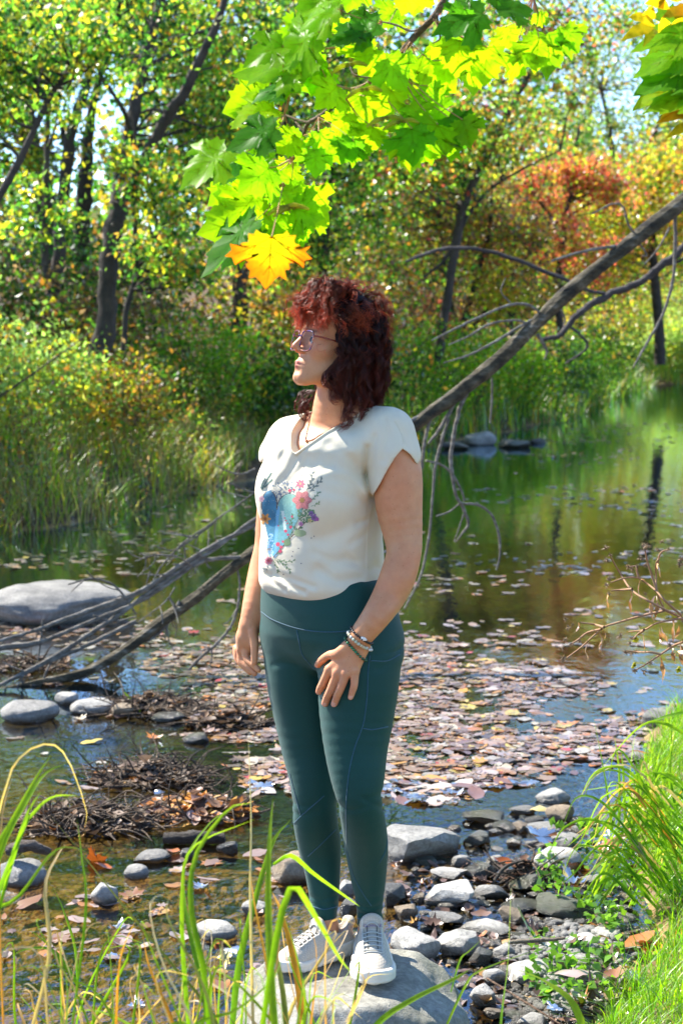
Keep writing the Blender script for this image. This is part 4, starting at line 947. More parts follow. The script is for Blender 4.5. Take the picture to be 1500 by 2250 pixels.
# fringe swept forward over the brow
def hp(pts, n=20, jit=.006):
    p = np.array(pts, float)+rs.randn(1, 3)*jit+rs.randn(len(pts), 3)*jit*.4; S = spline(p, n); return HO+S@HM.T
gs = []
for k in range(120):
    y = rs.uniform(-.06, .070); x0 = rs.uniform(.0, .05); e = rs.uniform(-.012, .026); out = rs.uniform(0, .016)
    gs.append(hp([(x0-.01, y*.7, .118), (x0+.03, y*.85, .122+out), (.078+out-abs(y)*.35, y, .095+out), (.098+out-abs(y)*.55, y+rs.randn()*.006, .060), (.094+out-abs(y)*.6, y+rs.randn()*.012, .022+e)], 20, .005))
parts.append(curl_clumps(np.stack(gs), 9, .0050, .042, .0022, CP, (.08, .02, .012), rad=.00055, seed=3, ends=.004))
gs = []
for k in range(34):     # coppery wave sweeping back over the temple
    z = rs.uniform(.03, .075); gs.append(hp([(.050, .060, z+.02), (.030, .078, z+.012), (.005, .092, z-.004), (-.02, .10, z+.004)], 20, .005))
parts.append(curl_clumps(np.stack(gs), 7, .005, .03, .003, CP, DK, seed=4, ends=.006))
# side hair falling in front of the ear, and named locks traced at their real depth
gs = []
for k in range(80):
    x = rs.uniform(-.04, .040); gs.append(hp([(x, .070, .06), (x-.004, .084, .02), (x-.008+rs.randn()*.005-.2*max(x, 0), .090, -.03), (x-.016+rs.randn()*.008-.4*max(x, 0), .086, -.075), (x-.022+rs.randn()*.01-.5*max(x, 0), .076, -.115)], 24, .004))
parts.append(curl_clumps(np.stack(gs), 14, .0085, .070, .0017, RD, DK, rad=.00062, seed=5, ends=.004))
def lk(pts, Y): return spline(np.array([P(a, c, Y) for a, c in pts]), 24)
gs = []
LOCK = [([(765, 800), (757, 850), (763, 890), (772, 915), (758, 934), (744, 941)], 4.035), ([(775, 820), (768, 860), (770, 900), (762, 925), (750, 935)], 4.04), ([(745, 790), (726, 815), (721, 840), (733, 870), (748, 882)], 4.04), ([(742, 800), (722, 822), (712, 838), (720, 850)], 4.04),
        ([(745, 810), (728, 835), (735, 862), (752, 868)], 4.05), ([(842, 760), (856, 800), (852, 850), (866, 880), (866, 908)], 4.15), ([(832, 700), (850, 735), (856, 780), (852, 820)], 4.15), ([(850, 830), (868, 860), (864, 890), (876, 905)], 4.18), ([(840, 840), (856, 872), (850, 900), (868, 915)], 4.14),
        ([(780, 830), (785, 870), (795, 895), (785, 910)], 4.04), ([(800, 830), (812, 870), (806, 890)], 4.05), ([(676, 862), (660, 874), (651, 888), (660, 900), (673, 892)], 4.20), ([(682, 868), (668, 880), (664, 896), (676, 908), (668, 916)], 4.19), ([(680, 880), (664, 900), (670, 920), (684, 914)], 4.17)]
for pts, Y in LOCK:
    for k in range(3): gs.append(lk(pts, Y)+rs.randn(3)*.005)
parts.append(curl_clumps(np.stack(gs), 10, .0065, .05, .0020, (.26, .055, .025), (.09, .022, .014), rad=.0006, seed=6, ends=.003))  # lock colours brightened to stand in for reddish rim light
# loose flyaways
N = 150; u = rs.randn(N*4, 3); u /= np.linalg.norm(u, axis=1)[:, None]; u = u[(u[:, 2] > -.5) & (u[:, 0] < .75)][:N]; rt = np.array([-.02, 0, .02])+u*[.115, .10, .105]
g = np.stack([spline(np.array([HO+HM@(p), HO+HM@(p+q*.022+rs.randn(3)*.006), HO+HM@(p+q*.034+rs.randn(3)*.014+[0, 0, .005])]), 20) for p, q in zip(rt, u)])
parts.append(curl_clumps(g, 2, .006, .03, .006, CP, RD, .00030, seed=7))
Vv = np.concatenate([p[0] for p in parts]); o = np.cumsum([0]+[len(p[0]) for p in parts[:-1]]); Fv = np.concatenate([p[1]+k for p, k in zip(parts, o)]); Cv = np.concatenate([p[2] for p in parts])
mk("curls", tuck(Vv), [Fv], M_hair, hair, Cv); hair["label"] = "dark red brown curls, coppery over the brow"
# glasses
rs = np.random.RandomState(8)
def tort(n):
    k = rs.rand(n, 1); k = np.convolve(np.pad(k[:, 0], 3, mode='wrap'), np.ones(4)/4, 'same')[3:-3]
    pal = np.array([(.20, .03, .02), (.10, .04, .30), (.45, .12, .04), (.05, .02, .04)]); i = (k*40).astype(int) % 4
    return pal[i]
gl = empty("glasses", (0, 0, 0)); gl.parent = person; gl.location = Vector(HO+HM@np.array([.088, 0, -.014]))-person.location
def gl_mk(mb, name, mat):
    o_ = mb.build(name, mat, None); o_.parent = gl; me = o_.data; V_ = np.empty(len(me.vertices)*3, np.float32); me.vertices.foreach_get("co", V_); V_ = V_.reshape(-1, 3)-np.array(gl.location+person.location); me.vertices.foreach_set("co", V_.astype(np.float32).ravel()); me.update(); return o_
M_lens = newmat("lens_glass"); _m, _n, _o = M_lens
t_ = nd(_n, 'ShaderNodeBsdfTransparent'); t_.inputs[0].default_value = (.92, .93, .93, 1); g_ = nd(_n, 'ShaderNodeBsdfGlossy'); g_.inputs['Roughness'].default_value = .02; f_ = nd(_n, 'ShaderNodeFresnel'); f_.inputs[0].default_value = 1.16
x_ = nd(_n, 'ShaderNodeMixShader'); L(_n, f_.outputs[0], x_.inputs[0]); L(_n, t_.outputs[0], x_.inputs[1]); L(_n, g_.outputs[0], x_.inputs[2]); L(_n, x_.outputs[0], _o.inputs[0]); M_lens = _m
for sgn in (-1, 1):
    th = np.linspace(0, 2*np.pi, 49); c_, s_ = np.cos(th), np.sin(th); e = .55
    yy = sgn*.0315+.0245*np.sign(c_)*np.abs(c_)**e; zz = -.0145+.0225*np.sign(s_)*np.abs(s_)**e; zz = zz-.002*(zz < -.0145)*1; xx = .0895-.9*(np.abs(yy)-.0315)*.18
    ring = np.array([Hw(a, c, d) for a, c, d in zip(xx, yy, zz)]); mb = MB(); Vt, Ft = tube_arr(ring, .00165, 6); mb.add(Vt, Ft, np.repeat(tort(49), 6, axis=0)); gl_mk(mb, "rim", M_frame)
    mb = MB(); cen = ring[:-1].mean(0); mb.add(np.vstack([ring[:-1], cen]), np.stack([np.arange(48), (np.arange(48)+1) % 48, np.full(48, 48)], -1)); gl_mk(mb, "lens", M_lens)
    mb = MB(); tp = [Hw(.0845, sgn*.056, -.002), Hw(.070, sgn*.067, -.002), Hw(.03, sgn*.074, -.003), Hw(-.02, sgn*.079, -.004)]; S = spline(np.array(tp), 20); Vt, Ft = tube_arr(S, .0019, 6)
    mb.add(Vt, Ft, np.repeat(np.tile([(.22, .03, .02)], (20, 1)), 6, axis=0)); gl_mk(mb, "temple_arm", M_frame)
mb = MB(); tube(mb, [Hw(.0935, -.0075, -.006), Hw(.0965, 0, -.003), Hw(.0935, .0075, -.006)], .0016, 6, col=(.10, .05, .2)); gl_mk(mb, "bridge", M_frame)
# necklace
mb = MB(); NL = [(684, 905), (680, 930), (675, 950), (673, 968), (688, 966), (702, 957), (716, 950), (730, 941)]
C = [hit(BV_BODY, a, c, .0012) for a, c in spline(np.array(NL, float), 60)]; C = [c for c in C if c is not None]
for i, c in enumerate(C): v, f = uvsphere(c, .0016 if i % 2 else .0011, 6, 4); mb.add(v, f, (.30, .13, .07))
v, f = uvsphere(hit(BV_BODY, 674, 970, .002), .0034, 8, 6); mb.add(v, f, (.30, .13, .07)); mb.build("necklace", pmat("rose_gold", None, .25, attr=True, metal=1.0), person)
# bracelets: rings of beads round the near wrist
ax = (Wl[0]-ARM_L[-2][0]); ax = ax/np.linalg.norm(ax)
def bracelet(px, py, tilt, rr, beads, colf, lab, special=None):
    c = P(px, py, float(march(lambda X: np.minimum(chain(X, ARM_L), hand_l(X)), px, py))+.024); e1 = np.cross(ax, [0, 1, 0]); e1 /= np.linalg.norm(e1); e2 = np.cross(ax, e1)
    t = empty("bracelet", (0, 0, 0)); t.parent = person; t.location = Vector(c)-person.location; t["label"] = lab
    mb = MB(); sp = MB()
    for i in range(beads):
        a = 2*np.pi*i/beads; d = (e1+ax*tilt)*math.cos(a)+e2*math.sin(a); p0 = c+d*.055
        # drop the bead onto the skin
        q = p0.copy()
        for _ in range(30):
            s = float(chain(q[None].astype(np.float32), ARM_L)[0]) if True else 0
            s = min(s, float(hand_l(q[None].astype(np.float32))[0]))
            if s < rr*.95: break
            q = q-d*(s-rr*.9)*.8
        if special and special(i): v, f = uvsphere(q, (rr*1.0, rr*.9, rr*1.0), 8, 6)
        else: v, f = uvsphere(q, rr, 8, 6)
        mb.add(v, f, colf(i))
    o_ = mb.build("bead_string", M_beads, None); me = o_.data; V_ = np.empty(len(me.vertices)*3, np.float32); me.vertices.foreach_get("co", V_); V_ = V_.reshape(-1, 3)-c.astype(np.float32); me.vertices.foreach_set("co", V_.ravel()); o_.parent = t
    return t, c
rsb = np.random.RandomState(4)
t_, c0 = bracelet(794, 1397, .0, .0031, 26, lambda i: (.012, .012, .012), "black bead bracelet with oblong white stone")
bw = hit(BV_BODY, 798, 1403, .002)
if bw is not None:
    v, f = uvsphere((0, 0, 0), (.0088, .0035, .0046), 12, 8); aR = R(22); Mx = np.array([[math.cos(aR), 0, math.sin(aR)], [0, 1, 0], [-math.sin(aR), 0, math.cos(aR)]])
    mb = MB(); mb.add(v@Mx.T+bw, f, (.8, .78, .72)); o_ = mb.build("oblong_stone", M_beads, None); me = o_.data; V_ = np.empty(len(me.vertices)*3, np.float32); me.vertices.foreach_get("co", V_); V_ = V_.reshape(-1, 3)-c0.astype(np.float32); me.vertices.foreach_set("co", V_.ravel()); o_.parent = t_
bracelet(787, 1408, .05, .0041, 21, lambda i: [(.55, .60, .45), (.60, .52, .34), (.62, .66, .60), (.50, .55, .38)][rsb.randint(4)], "pale stone bead bracelet")
bracelet(780, 1424, .18, .0036, 26, lambda i: [(.01, .12, .05), (.02, .22, .09), (.01, .07, .03)][rsb.randint(3)], "green malachite bead bracelet")
# ---- printed watercolour heart with flowers, laid on the jersey
mb_cells = {}
def design(x, y):
    """colour of the print at design point (x,y), in the photo's own pixel units on the chest; None = bare cloth. arrays"""
    n = len(x); c = np.zeros((n, 3)); a = np.zeros(n, bool)
    P3 = np.stack([x, y, np.zeros(n)], -1)
    wv = fbm(P3*.06, 3, 51); fine = fbm(P3*.35, 3, 52)
    def put(m, colr):
        colr = np.asarray(colr); 
        c[m] = colr if colr.ndim == 1 else colr[m]
        a[m] = True
    # speckled wash round the notch
    m = (np.hypot((x-628)/34, (y-1078)/20) < 1+.3*wv) & (fine > .18) & (y > 1052); put(m, (.16, .21, .28))
    # heart: two lobes to a point at (600,1222)
    def lobe(cx, cy, rx, ry, tipx, tipy):
        t = np.clip((y-cy)/(tipy-cy), 0, 1); mid = cx+(tipx-cx)*t**1.1; hw = rx*np.sqrt(np.clip(1-np.clip((cy-y)/ry, 0, 1)**2, 0, 1))*(1-t**1.35)
        return (y > cy-ry) & (y < tipy) & (np.abs(x-mid) < hw+wv*1.5), np.abs(np.abs(x-mid)-hw)
    mr_, er = lobe(637, 1118, 28, 33, 603, 1228); ml, el_ = lobe(592, 1112, 17, 34, 601, 1226)
    k = np.clip((y-1085)/130+.25*wv, 0, 1)[:, None]
    colr = np.array([.25, .48, .40])*(1-k)+np.array([.10, .36, .46])*k; colr = colr*(1+.25*fine[:, None])
    coll = np.array([.03, .15, .26])*(1-k)+np.array([.08, .34, .50])*k; coll = coll*(1+.35*wv[:, None])
    put(mr_, colr); put(ml, coll)
    put((mr_ | ml) & (np.abs(x-(611-.05*(y-1110))-2*wv) < 3) & (y > 1112), (.16, .42, .62))
    put(mr_ & (np.hypot((x-622-.15*(y-1130)), 0) < 3.2) & (y > 1122) & (y < 1165), (.62, .74, .66))
    # vine outline
    for m_, e_ in ((mr_, er), (ml, el_)): put((e_ < 1.3) & (y < 1120) & (y > 1080), (.10, .09, .10))
    def stroke(pts, w, colr, leaf=0, lc=(.10, .16, .11), ll=5, lw=1.8):
        S = spline(np.array(pts, float), 24)
        for (ax_, ay), (bx, by) in zip(S[:-1], S[1:]):
            l2 = (bx-ax_)**2+(by-ay)**2+1e-9; t = np.clip(((x-ax_)*(bx-ax_)+(y-ay)*(by-ay))/l2, 0, 1); put(np.hypot(x-ax_-t*(bx-ax_), y-ay-t*(by-ay)) < w, colr)
        if leaf:
            for i in range(1, leaf+1):
                j = int(23*i/(leaf+.5)); p_ = S[j]; d_ = S[min(j+1, 23)]-S[j-1]; d_ = d_/np.linalg.norm(d_); sg = 1 if i % 2 else -1; q = np.array([d_[0]-sg*d_[1]*.9, d_[1]+sg*d_[0]*.9]); q /= np.linalg.norm(q)
                X_, Y_ = x-p_[0]-q[0]*ll*.6, y-p_[1]-q[1]*ll*.6; put(((X_*q[0]+Y_*q[1])/ll)**2+((X_*q[1]-Y_*q[0])/lw)**2 < .45, lc)
    def blob(cx, cy, r, colr, petals=0, ctr=None, depth=.25):
        dx, dy = x-cx, y-cy; rr = np.hypot(dx, dy); th = np.arctan2(dy, dx); R_ = r*(1-depth*.5+depth*.5*np.cos(th*petals)) if petals else r*np.ones(n)
        m = rr < R_; sh = (1-.45*(rr/R_ < .35)+.12*np.cos(th*petals*2)) if petals else np.ones(n); put(m, np.array(colr)*np.clip(sh, .4, 1.3)[:, None])
        if petals: put(m & (np.abs(np.cos(th*petals/2)) < .14) & (rr > .3*r), np.array(colr)*.55)
        if ctr is not None: put(rr < r*.24, ctr)
    dk = (.09, .12, .10); gn = (.14, .26, .13)
    for p_ in ([(576, 1075), (586, 1056), (596, 1040)], [(582, 1070), (590, 1062), (598, 1054)], [(574, 1072), (577, 1062), (582, 1052)]): stroke(p_, 1.6, (.10, .18, .16))
    stroke([(674, 1078), (682, 1062), (687, 1036)], .7, dk, 7, (.13, .16, .16), 6.5, 2.6); stroke([(680, 1082), (695, 1066), (708, 1052)], .6, dk, 6, (.15, .19, .18), 6, 2.4)
    stroke([(683, 1100), (694, 1090), (702, 1080)], .6, gn, 5, (.18, .26, .16), 5, 1.6); stroke([(684, 1112), (695, 1108), (702, 1104)], .5, gn, 4, (.2, .3, .12), 4, 1.5)
    stroke([(602, 1224), (622, 1200), (644, 1176), (662, 1156), (676, 1142)], 1.1, (.12, .08, .08), 9, (.10, .20, .10), 6, 2.6)
    stroke([(640, 1180), (640, 1160), (626, 1138)], .6, gn, 4, (.08, .2, .1), 4, 1.7); stroke([(650, 1165), (640, 1150), (645, 1130)], .7, gn, 6, (.07, .18, .09), 5, 2)
    stroke([(604, 1230), (625, 1240), (640, 1258)], .6, gn, 7, (.11, .2, .10), 5, 1.8); stroke([(608, 1228), (630, 1234), (648, 1232)], .5, gn, 6, (.14, .24, .12), 4.5, 1.6); stroke([(602, 1232), (610, 1250), (612, 1256)], .6, gn, 5, (.10, .18, .1), 4, 1.6)
    m = np.hypot((x-672)/20, (y-1132)/16) < 1+.4*wv; put(m & (fine > -.1), (.13, .26, .13)); put(np.hypot((x-660)/14, (y-1172)/8) < 1+.3*wv, (.34, .42, .22)); put(np.hypot((x-631)/8, (y-1192)/8) < 1, (.16, .26, .13))
    blob(664, 1099, 22, (.60, .20, .20), 6, (.30, .16, .04)); blob(660, 1063, 10.5, (.62, .13, .20), 7, (.62, .30, .16), .4)
    blob(690, 1137, 9, (.24, .12, .34), 5, None, .4); blob(684, 1128, 6, (.22, .12, .34), 5); blob(697, 1141, 4, (.36, .10, .34)); blob(681, 1143, 5, (.60, .52, .22), 5)
    blob(661, 1151, 5.5, (.56, .22, .42), 5); blob(589, 1220, 0.1, dk)
    blob(583, 1140, 13, (.66, .30, .08), 6, (.32, .09, .02), .45); blob(575, 1096, 7, (.62, .36, .42), 5)
    for cx, cy, r in ((628, 1167, 3.6), (639, 1158, 3.2), (633, 1175, 2.8), (611, 1196, 4.6), (618, 1202, 3.2), (616, 1211, 4.0), (622, 1190, 2.5), (626, 1138, 1.6), (629, 1144, 1.6), (632, 1150, 1.6), (642, 1135, 2.4), (612, 1155, 1.6), (637, 1078, 3.2), (646, 1076, 2.6)): blob(cx, cy, r, (.60, .06, .13))
    blob(590, 1232, 9.5, (.74, .24, .30), 7, (.60, .08, .12), .3)
    m = (np.hypot((x-595)/9, (y-1195)/26) < 1+.3*wv) & (fine > .05); put(m, np.array([.18, .42, .66])+np.clip(fine, 0, 1)[:, None]*.5)
    m = (np.hypot((x-585)/9, (y-1250)/8) < 1) & (fine > .1); put(m, (.20, .24, .24))
    for cx, cy in ((656, 1205), (644, 1212), (642, 1222), (662, 1238), (623, 1262), (690, 1178), (684, 1182), (664, 1045), (650, 1052)): blob(cx, cy, 1.3, (.12, .12, .16))
    edge = fbm(P3*.9, 2, 55)
    a &= ~((edge > .62))
    return c, a
stp = 1.0; gx_ = np.arange(566, 714, stp); gy_ = np.arange(1030, 1270, stp); GX, GY_ = np.meshgrid(gx_, gy_); cc, aa_ = design(GX.ravel(), GY_.ravel())
H = {}
W_ = len(gx_); need = np.where(aa_)[0]; Vp = []; Qp = []; Cp = []
def hv(i, j):
    if (i, j) not in H:
        h = hit(BV_SH, gx_[0]+(i-.5)*stp, gy_[0]+(j-.5)*stp, .0007); H[(i, j)] = (len(Vp) if h is not None else -1)
        if h is not None: Vp.append(h)
    return H[(i, j)]
fc = []
for idx in need:
    j, i = divmod(int(idx), W_); q = [hv(i, j), hv(i+1, j), hv(i+1, j+1), hv(i, j+1)]
    if min(q) >= 0:
        pts = [Vp[k] for k in q]
        if max(np.linalg.norm(pts[0]-pts[2]), np.linalg.norm(pts[1]-pts[3])) < .012: Qp.append(q); fc.append(cc[idx])
Vp = np.array(Vp); Qp = np.array(Qp); V4 = Vp[Qp].reshape(-1, 3)
M_print = pmat("print_ink", None, .8, attr=True, spec=.2)
mk("printed_heart", V4, [np.arange(len(V4)).reshape(-1, 4)], M_print, shirt, np.repeat(np.array(fc)*.95+np.array([.72, .665, .53])*.05, 4, axis=0), smooth=False)
# ---- shoes
def shoe(Hp, Tp, name, lab, text=None):
    Hp = np.array(Hp, float); Tp = np.array(Tp, float); s_ = Tp-Hp; Lr = np.linalg.norm(s_[:2]); s_[2] = 0; s_ /= np.linalg.norm(s_); t_ = np.array([-s_[1], s_[0], 0]); M_ = np.stack([s_, t_, [0, 0, 1]], 1)
    k = Lr/.275
    def loc(X): return ((X-Hp.astype(np.float32))@M_.astype(np.float32))/k
    SC = [(.036, .033), (.085, .036), (.14, .041), (.19, .0465), (.222, .044), (.240, .034)]
    def d2(q, g=0.0):
        d = None; z0 = q.copy(); z0[:, 2] = 0
        for (a, ra), (b_, rb) in zip(SC[:-1], SC[1:]):
            e = cap(z0, (a, 0, 0), (b_, 0, 0), ra+g, rb+g); d = e if d is None else smin(d, e, .012)
        return d
    def sole(X):
        q = loc(X); top = np.interp(q[:, 0], [0, .06, .13, .2, .24, .28], [.046, .042, .032, .030, .036, .046]); toe = np.interp(q[:, 0], [0, .02, .2, .275], [.006, 0, 0, .012])
        d = smax(d2(q, .003), np.maximum(q[:, 2]-top, toe-q[:, 2]), .009)
        g = .0016*np.exp(-((q[:, 2]-.5*top)/.0022)**2)+.0015*(np.sin(q[:, 0]*330+q[:, 2]*90) > .4)*(q[:, 2] < .016)
        return (d+g)*k
    hs, hh = [0, .03, .07, .10, .125, .15, .18, .21, .24, .262, .275], [.070, .086, .088, .094, .092, .084, .071, .058, .047, .036, .030]
    ws = [-.002, .004, .02, .036, .085, .14, .19, .222, .250, .268, .276]; ww = [.002, .017, .031, .034, .036, .040, .0455, .0435, .031, .014, .002]
    def upper(X):
        q = loc(X); h = np.interp(q[:, 0], hs, hh); w = np.interp(q[:, 0], ws, ww); kk = (np.abs(q[:, 1]/w)**2.3+np.abs(np.clip(q[:, 2]-.012, 0, None)/(h-.012))**2.3)**(1/2.3)
        d = (kk-1)*np.minimum(w, h)*.9; d = np.maximum(d, .012-q[:, 2])
        d = np.maximum(d, np.abs(q[:, 0]-.137)-.137)
        d = smin(d, ell(q, (.117, 0, .094), (.013, .028, .027)), .010)          # tongue
        d = smin(d, ell(q, (.010, 0, .086), (.012, .022, .014)), .012)          # heel flare
        op = ell(q, (.062, 0, .112), (.046, .030, .058)); d = smax(d, -op, .004)
        lace = (np.abs(q[:, 1]) < .018) & (q[:, 0] > .125) & (q[:, 0] < .20)
        d = d+np.where(lace, .0018, 0); tc_ = .0013/(1+np.exp(-(q[:, 0]-.228-(.6*np.abs(q[:, 1])))/.0015)); d = d-tc_
        return d*k
    c = (Hp+Tp)/2; t = empty(name, (0, 0, 0)); t.parent = person; t.location = Vector(Hp)-person.location; t["label"] = lab
    def ch(V_, Q_, nm, mat, col=None, par=None):
        o_ = mk(nm, V_-Hp, [Q_], mat, None, col); o_.parent = par or t; return o_
    lo = np.minimum(Hp, Tp)-.08; hi = np.maximum(Hp, Tp)+.08; lo[2] = Hp[2]-.01; hi[2] = Hp[2]+.15
    V1, Q1 = polygonize(sole, lo, hi, .0028, 1.3); V1 = smooth_mesh(V1, Q1, 3, .4); ch(V1, Q1, "sole", M_sole)
    V2, Q2 = polygonize(upper, lo, hi, .0026, 1.4); V2 = smooth_mesh(V2, Q2, 1, .4); up = ch(V2, Q2, "upper", M_mesh)
    bv = bvh_of(V2, Q2)
    def surf(a, b_):      # point on the upper above local (s,t)
        p = Hp+M_@np.array([a*k, b_*k, .16*k]); h = bv.ray_cast(Vector(p), Vector((0, 0, -1))); return None if h[0] is None else np.array(h[0]+h[1]*.0012)
    mb = MB()
    for i, s0 in enumerate(np.linspace(.128, .196, 6)):
        for sg in (1, -1):
            pts = [surf(s0+.006*sg*0, b_) for b_ in np.linspace(-.021, .021, 9)]; pts = [p+np.array([0, 0, .001]) for p in pts if p is not None]
            if len(pts) > 3 and sg > 0: tube(mb, pts, .0019, 6, n=18, col=(.52, .52, .46))
    for sg in (-1, 1):
        pts = [surf(a, sg*.021) for a in np.linspace(.122, .20, 10)]; pts = [p for p in pts if p is not None]; tube(mb, pts, .0016, 5, n=30, col=(.62, .6, .53))
        pts = [surf(a, sg*.011) for a in np.linspace(.128, .196, 10)]; pts = [p for p in pts if p is not None]; tube(mb, pts, .0012, 5, n=30, col=(.10, .10, .09))
    pts = [surf(.203, b_) for b_ in np.linspace(-.021, .021, 8)]; tube(mb, [p for p in pts if p is not None], .0016, 5, n=16, col=(.62, .6, .53))
    Vm = np.concatenate(mb.V)-Hp; o_ = mk("laces", Vm, [np.concatenate(mb.Q), np.concatenate(mb.T)], M_lace, None, np.concatenate(mb.C)); o_.parent = t
    if text:
        p = None
        d = Vector(ray(*text)).normalized(); h = bv.ray_cast(CAMV, d)
        if h[0] is not None:
            cu = bpy.data.curves.new("t", 'FONT'); cu.body = "GOWALK"; cu.size = .0105; cu.align_x = 'CENTER'; cu.align_y = 'CENTER'; cu.extrude = .0002; ob = bpy.data.objects.new("t", cu); COL.objects.link(ob)
            bpy.context.view_layer.update(); me = bpy.data.meshes.new_from_object(ob.evaluated_get(bpy.context.evaluated_depsgraph_get())); COL.objects.unlink(ob)
            nrm = h[1].normalized(); xr = Vector((1, 0, 0)); xr = (xr-nrm*xr.dot(nrm)).normalized(); yu = nrm.cross(xr); Mt = Matrix((xr, yu, nrm)).transposed().to_4x4(); Mt.translation = h[0]+nrm*.0010
            me.transform(Matrix.Translation(Vector(-Hp))@Mt); me.materials.clear(); me.materials.append(pmat("purple_print", (.16, .10, .28), .6)); o2 = bpy.data.objects.new("lettering", me); link(o2, t)
    return t
def mesh_shoe_mat():
    m, n, out = newmat("knit_mesh"); b_ = nd(n, 'ShaderNodeBsdfPrincipled'); b_.inputs['Roughness'].default_value = .8; tc = nd(n, 'ShaderNodeTexCoord')
    v = nd(n, 'ShaderNodeTexVoronoi'); v.inputs['Scale'].default_value = 260; v.inputs['Randomness'].default_value = .15; L(n, tc.outputs['Object'], v.inputs['Vector'])
    c = ramp(n, v.outputs['Distance'], [(.12, (.80, .71, .58)), (.42, (.50, .44, .35))]); L(n, c, b_.inputs[0]); L(n, bump(n, v.outputs['Distance'], .6, .0015), b_.inputs['Normal']); L(n, b_.outputs[0], out.inputs[0]); return m
M_mesh = mesh_shoe_mat(); M_sole = pmat("sole_rubber", (.80, .73, .60), .6, nscale=25, namp=.08, bscale=120, bstr=.15, bdist=.001); M_lace = attr_mat("lace", .8)
RZ = .25
hL = G(812, 2078, RZ); tL = G(822, 2176, RZ); hR = G(772, 2088, RZ); tR = G(598, 2142, RZ)
shoe(hL, tL, "shoe", "beige mesh walking shoe pointing at the viewer", (819, 2034)); shoe(hR, tR, "shoe", "beige mesh walking shoe pointing left")
# ================================================================ stones
def rock_mat(name, a, b_, c, moss=0.0, rough=.75, wet=0.0):
    m, n, out = newmat(name); p = nd(n, 'ShaderNodeBsdfPrincipled'); tc = nd(n, 'ShaderNodeTexCoord'); oi = nd(n, 'ShaderNodeObjectInfo')
    ad = nd(n, 'ShaderNodeVectorMath', operation='MULTIPLY_ADD'); L(n, oi.outputs['Random'], ad.inputs[0]); ad.inputs[1].default_value = (7, 13, 3); L(n, tc.outputs['Object'], ad.inputs[2])
    v = ad.outputs[0]
    t = noise(n, 7, 6, .65, v); f = noise(n, 70, 5, .7, v); g = noise(n, 260, 3, .7, v)
    col = ramp(n, t.outputs[0], [(.3, a), (.5, b_), (.72, c)])
    col = mixc(n, .55, col, ramp(n, f.outputs[0], [(.32, (.25, .25, .25)), (.68, (.85, .85, .85))]), 'OVERLAY')
    hs = nd(n, 'ShaderNodeMapRange'); hs.inputs[3].default_value = .72; hs.inputs[4].default_value = 1.25; L(n, oi.outputs['Random'], hs.inputs[0])
    col = mixc(n, 1.0, col, hs.outputs[0], 'MULTIPLY')
    # wet dark band just above the water
    ge = nd(n, 'ShaderNodeNewGeometry'); sp = nd(n, 'ShaderNodeSeparateXYZ'); L(n, ge.outputs['Position'], sp.inputs[0])
    wn = nd(n, 'ShaderNodeMath', operation='MULTIPLY_ADD'); L(n, t.outputs[0], wn.inputs[0]); wn.inputs[1].default_value = -.03; L(n, sp.outputs[2], wn.inputs[2])
    mr = nd(n, 'ShaderNodeMapRange'); mr.inputs[1].default_value = .0-.005+wet; mr.inputs[2].default_value = .022+wet; L(n, wn.outputs[0], mr.inputs[0])
    dark = mixc(n, 1.0, col, (.36, .34, .30), 'MULTIPLY'); col = mixc(n, mr.outputs[0], dark, col)
    rr = nd(n, 'ShaderNodeMapRange'); L(n, mr.outputs[0], rr.inputs[0]); rr.inputs[3].default_value = .18; rr.inputs[4].default_value = rough; L(n, rr.outputs[0], p.inputs['Roughness'])
    if moss:
        mm = ramp(n, noise(n, 5, 4, .6, v).outputs[0], [(.45, (0, 0, 0)), (.65, (moss, moss, moss))]); col = mixc(n, mm, col, (.10, .12, .035))
    L(n, col, p.inputs[0])
    s = nd(n, 'ShaderNodeMath', operation='ADD'); L(n, f.outputs[0], s.inputs[0]); L(n, g.outputs[0], s.inputs[1])
    L(n, bump(n, s.outputs[0], .9, .006, bump(n, t.outputs[0], .6, .03)), p.inputs['Normal']); L(n, p.outputs[0], out.inputs[0]); return m
M_rock = rock_mat("grey_stone", (.17, .17, .162), (.30, .293, .27), (.44, .425, .385))
M_rockw = rock_mat("pale_stone", (.26, .255, .235), (.42, .41, .37), (.54, .52, .47))
M_rockd = rock_mat("dark_wet_stone", (.075, .075, .075), (.13, .13, .125), (.22, .21, .19), moss=.3, wet=.02)
M_rockb = rock_mat("brown_stone", (.15, .115, .08), (.24, .185, .12), (.34, .27, .19))
M_boul = rock_mat("boulder_stone", (.16, .155, .13), (.29, .28, .235), (.44, .42, .36), moss=.35)
def ico(sub):
    bm = bmesh.new(); bmesh.ops.create_icosphere(bm, subdivisions=sub, radius=1); V = np.array([v.co[:] for v in bm.verts]); F = np.array([[v.index for v in f.verts] for f in bm.faces]); bm.free(); return V, F
ICO = {k: ico(k) for k in (3, 4, 5)}
def rock_shape(seed, sub=4, ang=.5, rough=.075):
    rs = np.random.RandomState(seed); V, F = ICO[sub]; V = V.copy()
    for _ in range(int(9+ang*12)):              # broken faces
        n = rs.randn(3); n /= np.linalg.norm(n); h = rs.uniform(.55-.12*(ang > .45), .92-.08*(ang > .45))+.15*(1-ang); d = V@n-h; V = V-np.outer(np.clip(d, 0, None)*(.7+.28*ang), n)
    n = np.array([rs.uniform(-.35, .35), rs.uniform(-.45, .05), 1.]); n /= np.linalg.norm(n); h = rs.uniform(.42, .7)+.2*(1-ang); d = V@n-h; V = V-np.outer(np.clip(d, 0, None)*.93, n)
    r = 1+rough*fbm(V*1.6+seed, 4, seed)+rough*.5*fbm(V*5+seed, 3, seed+1); V = V*r[:, None]; a, b_ = V.min(0), V.max(0); return (V-(a+b_)/2)/((b_-a)/2), F
LIB = {}
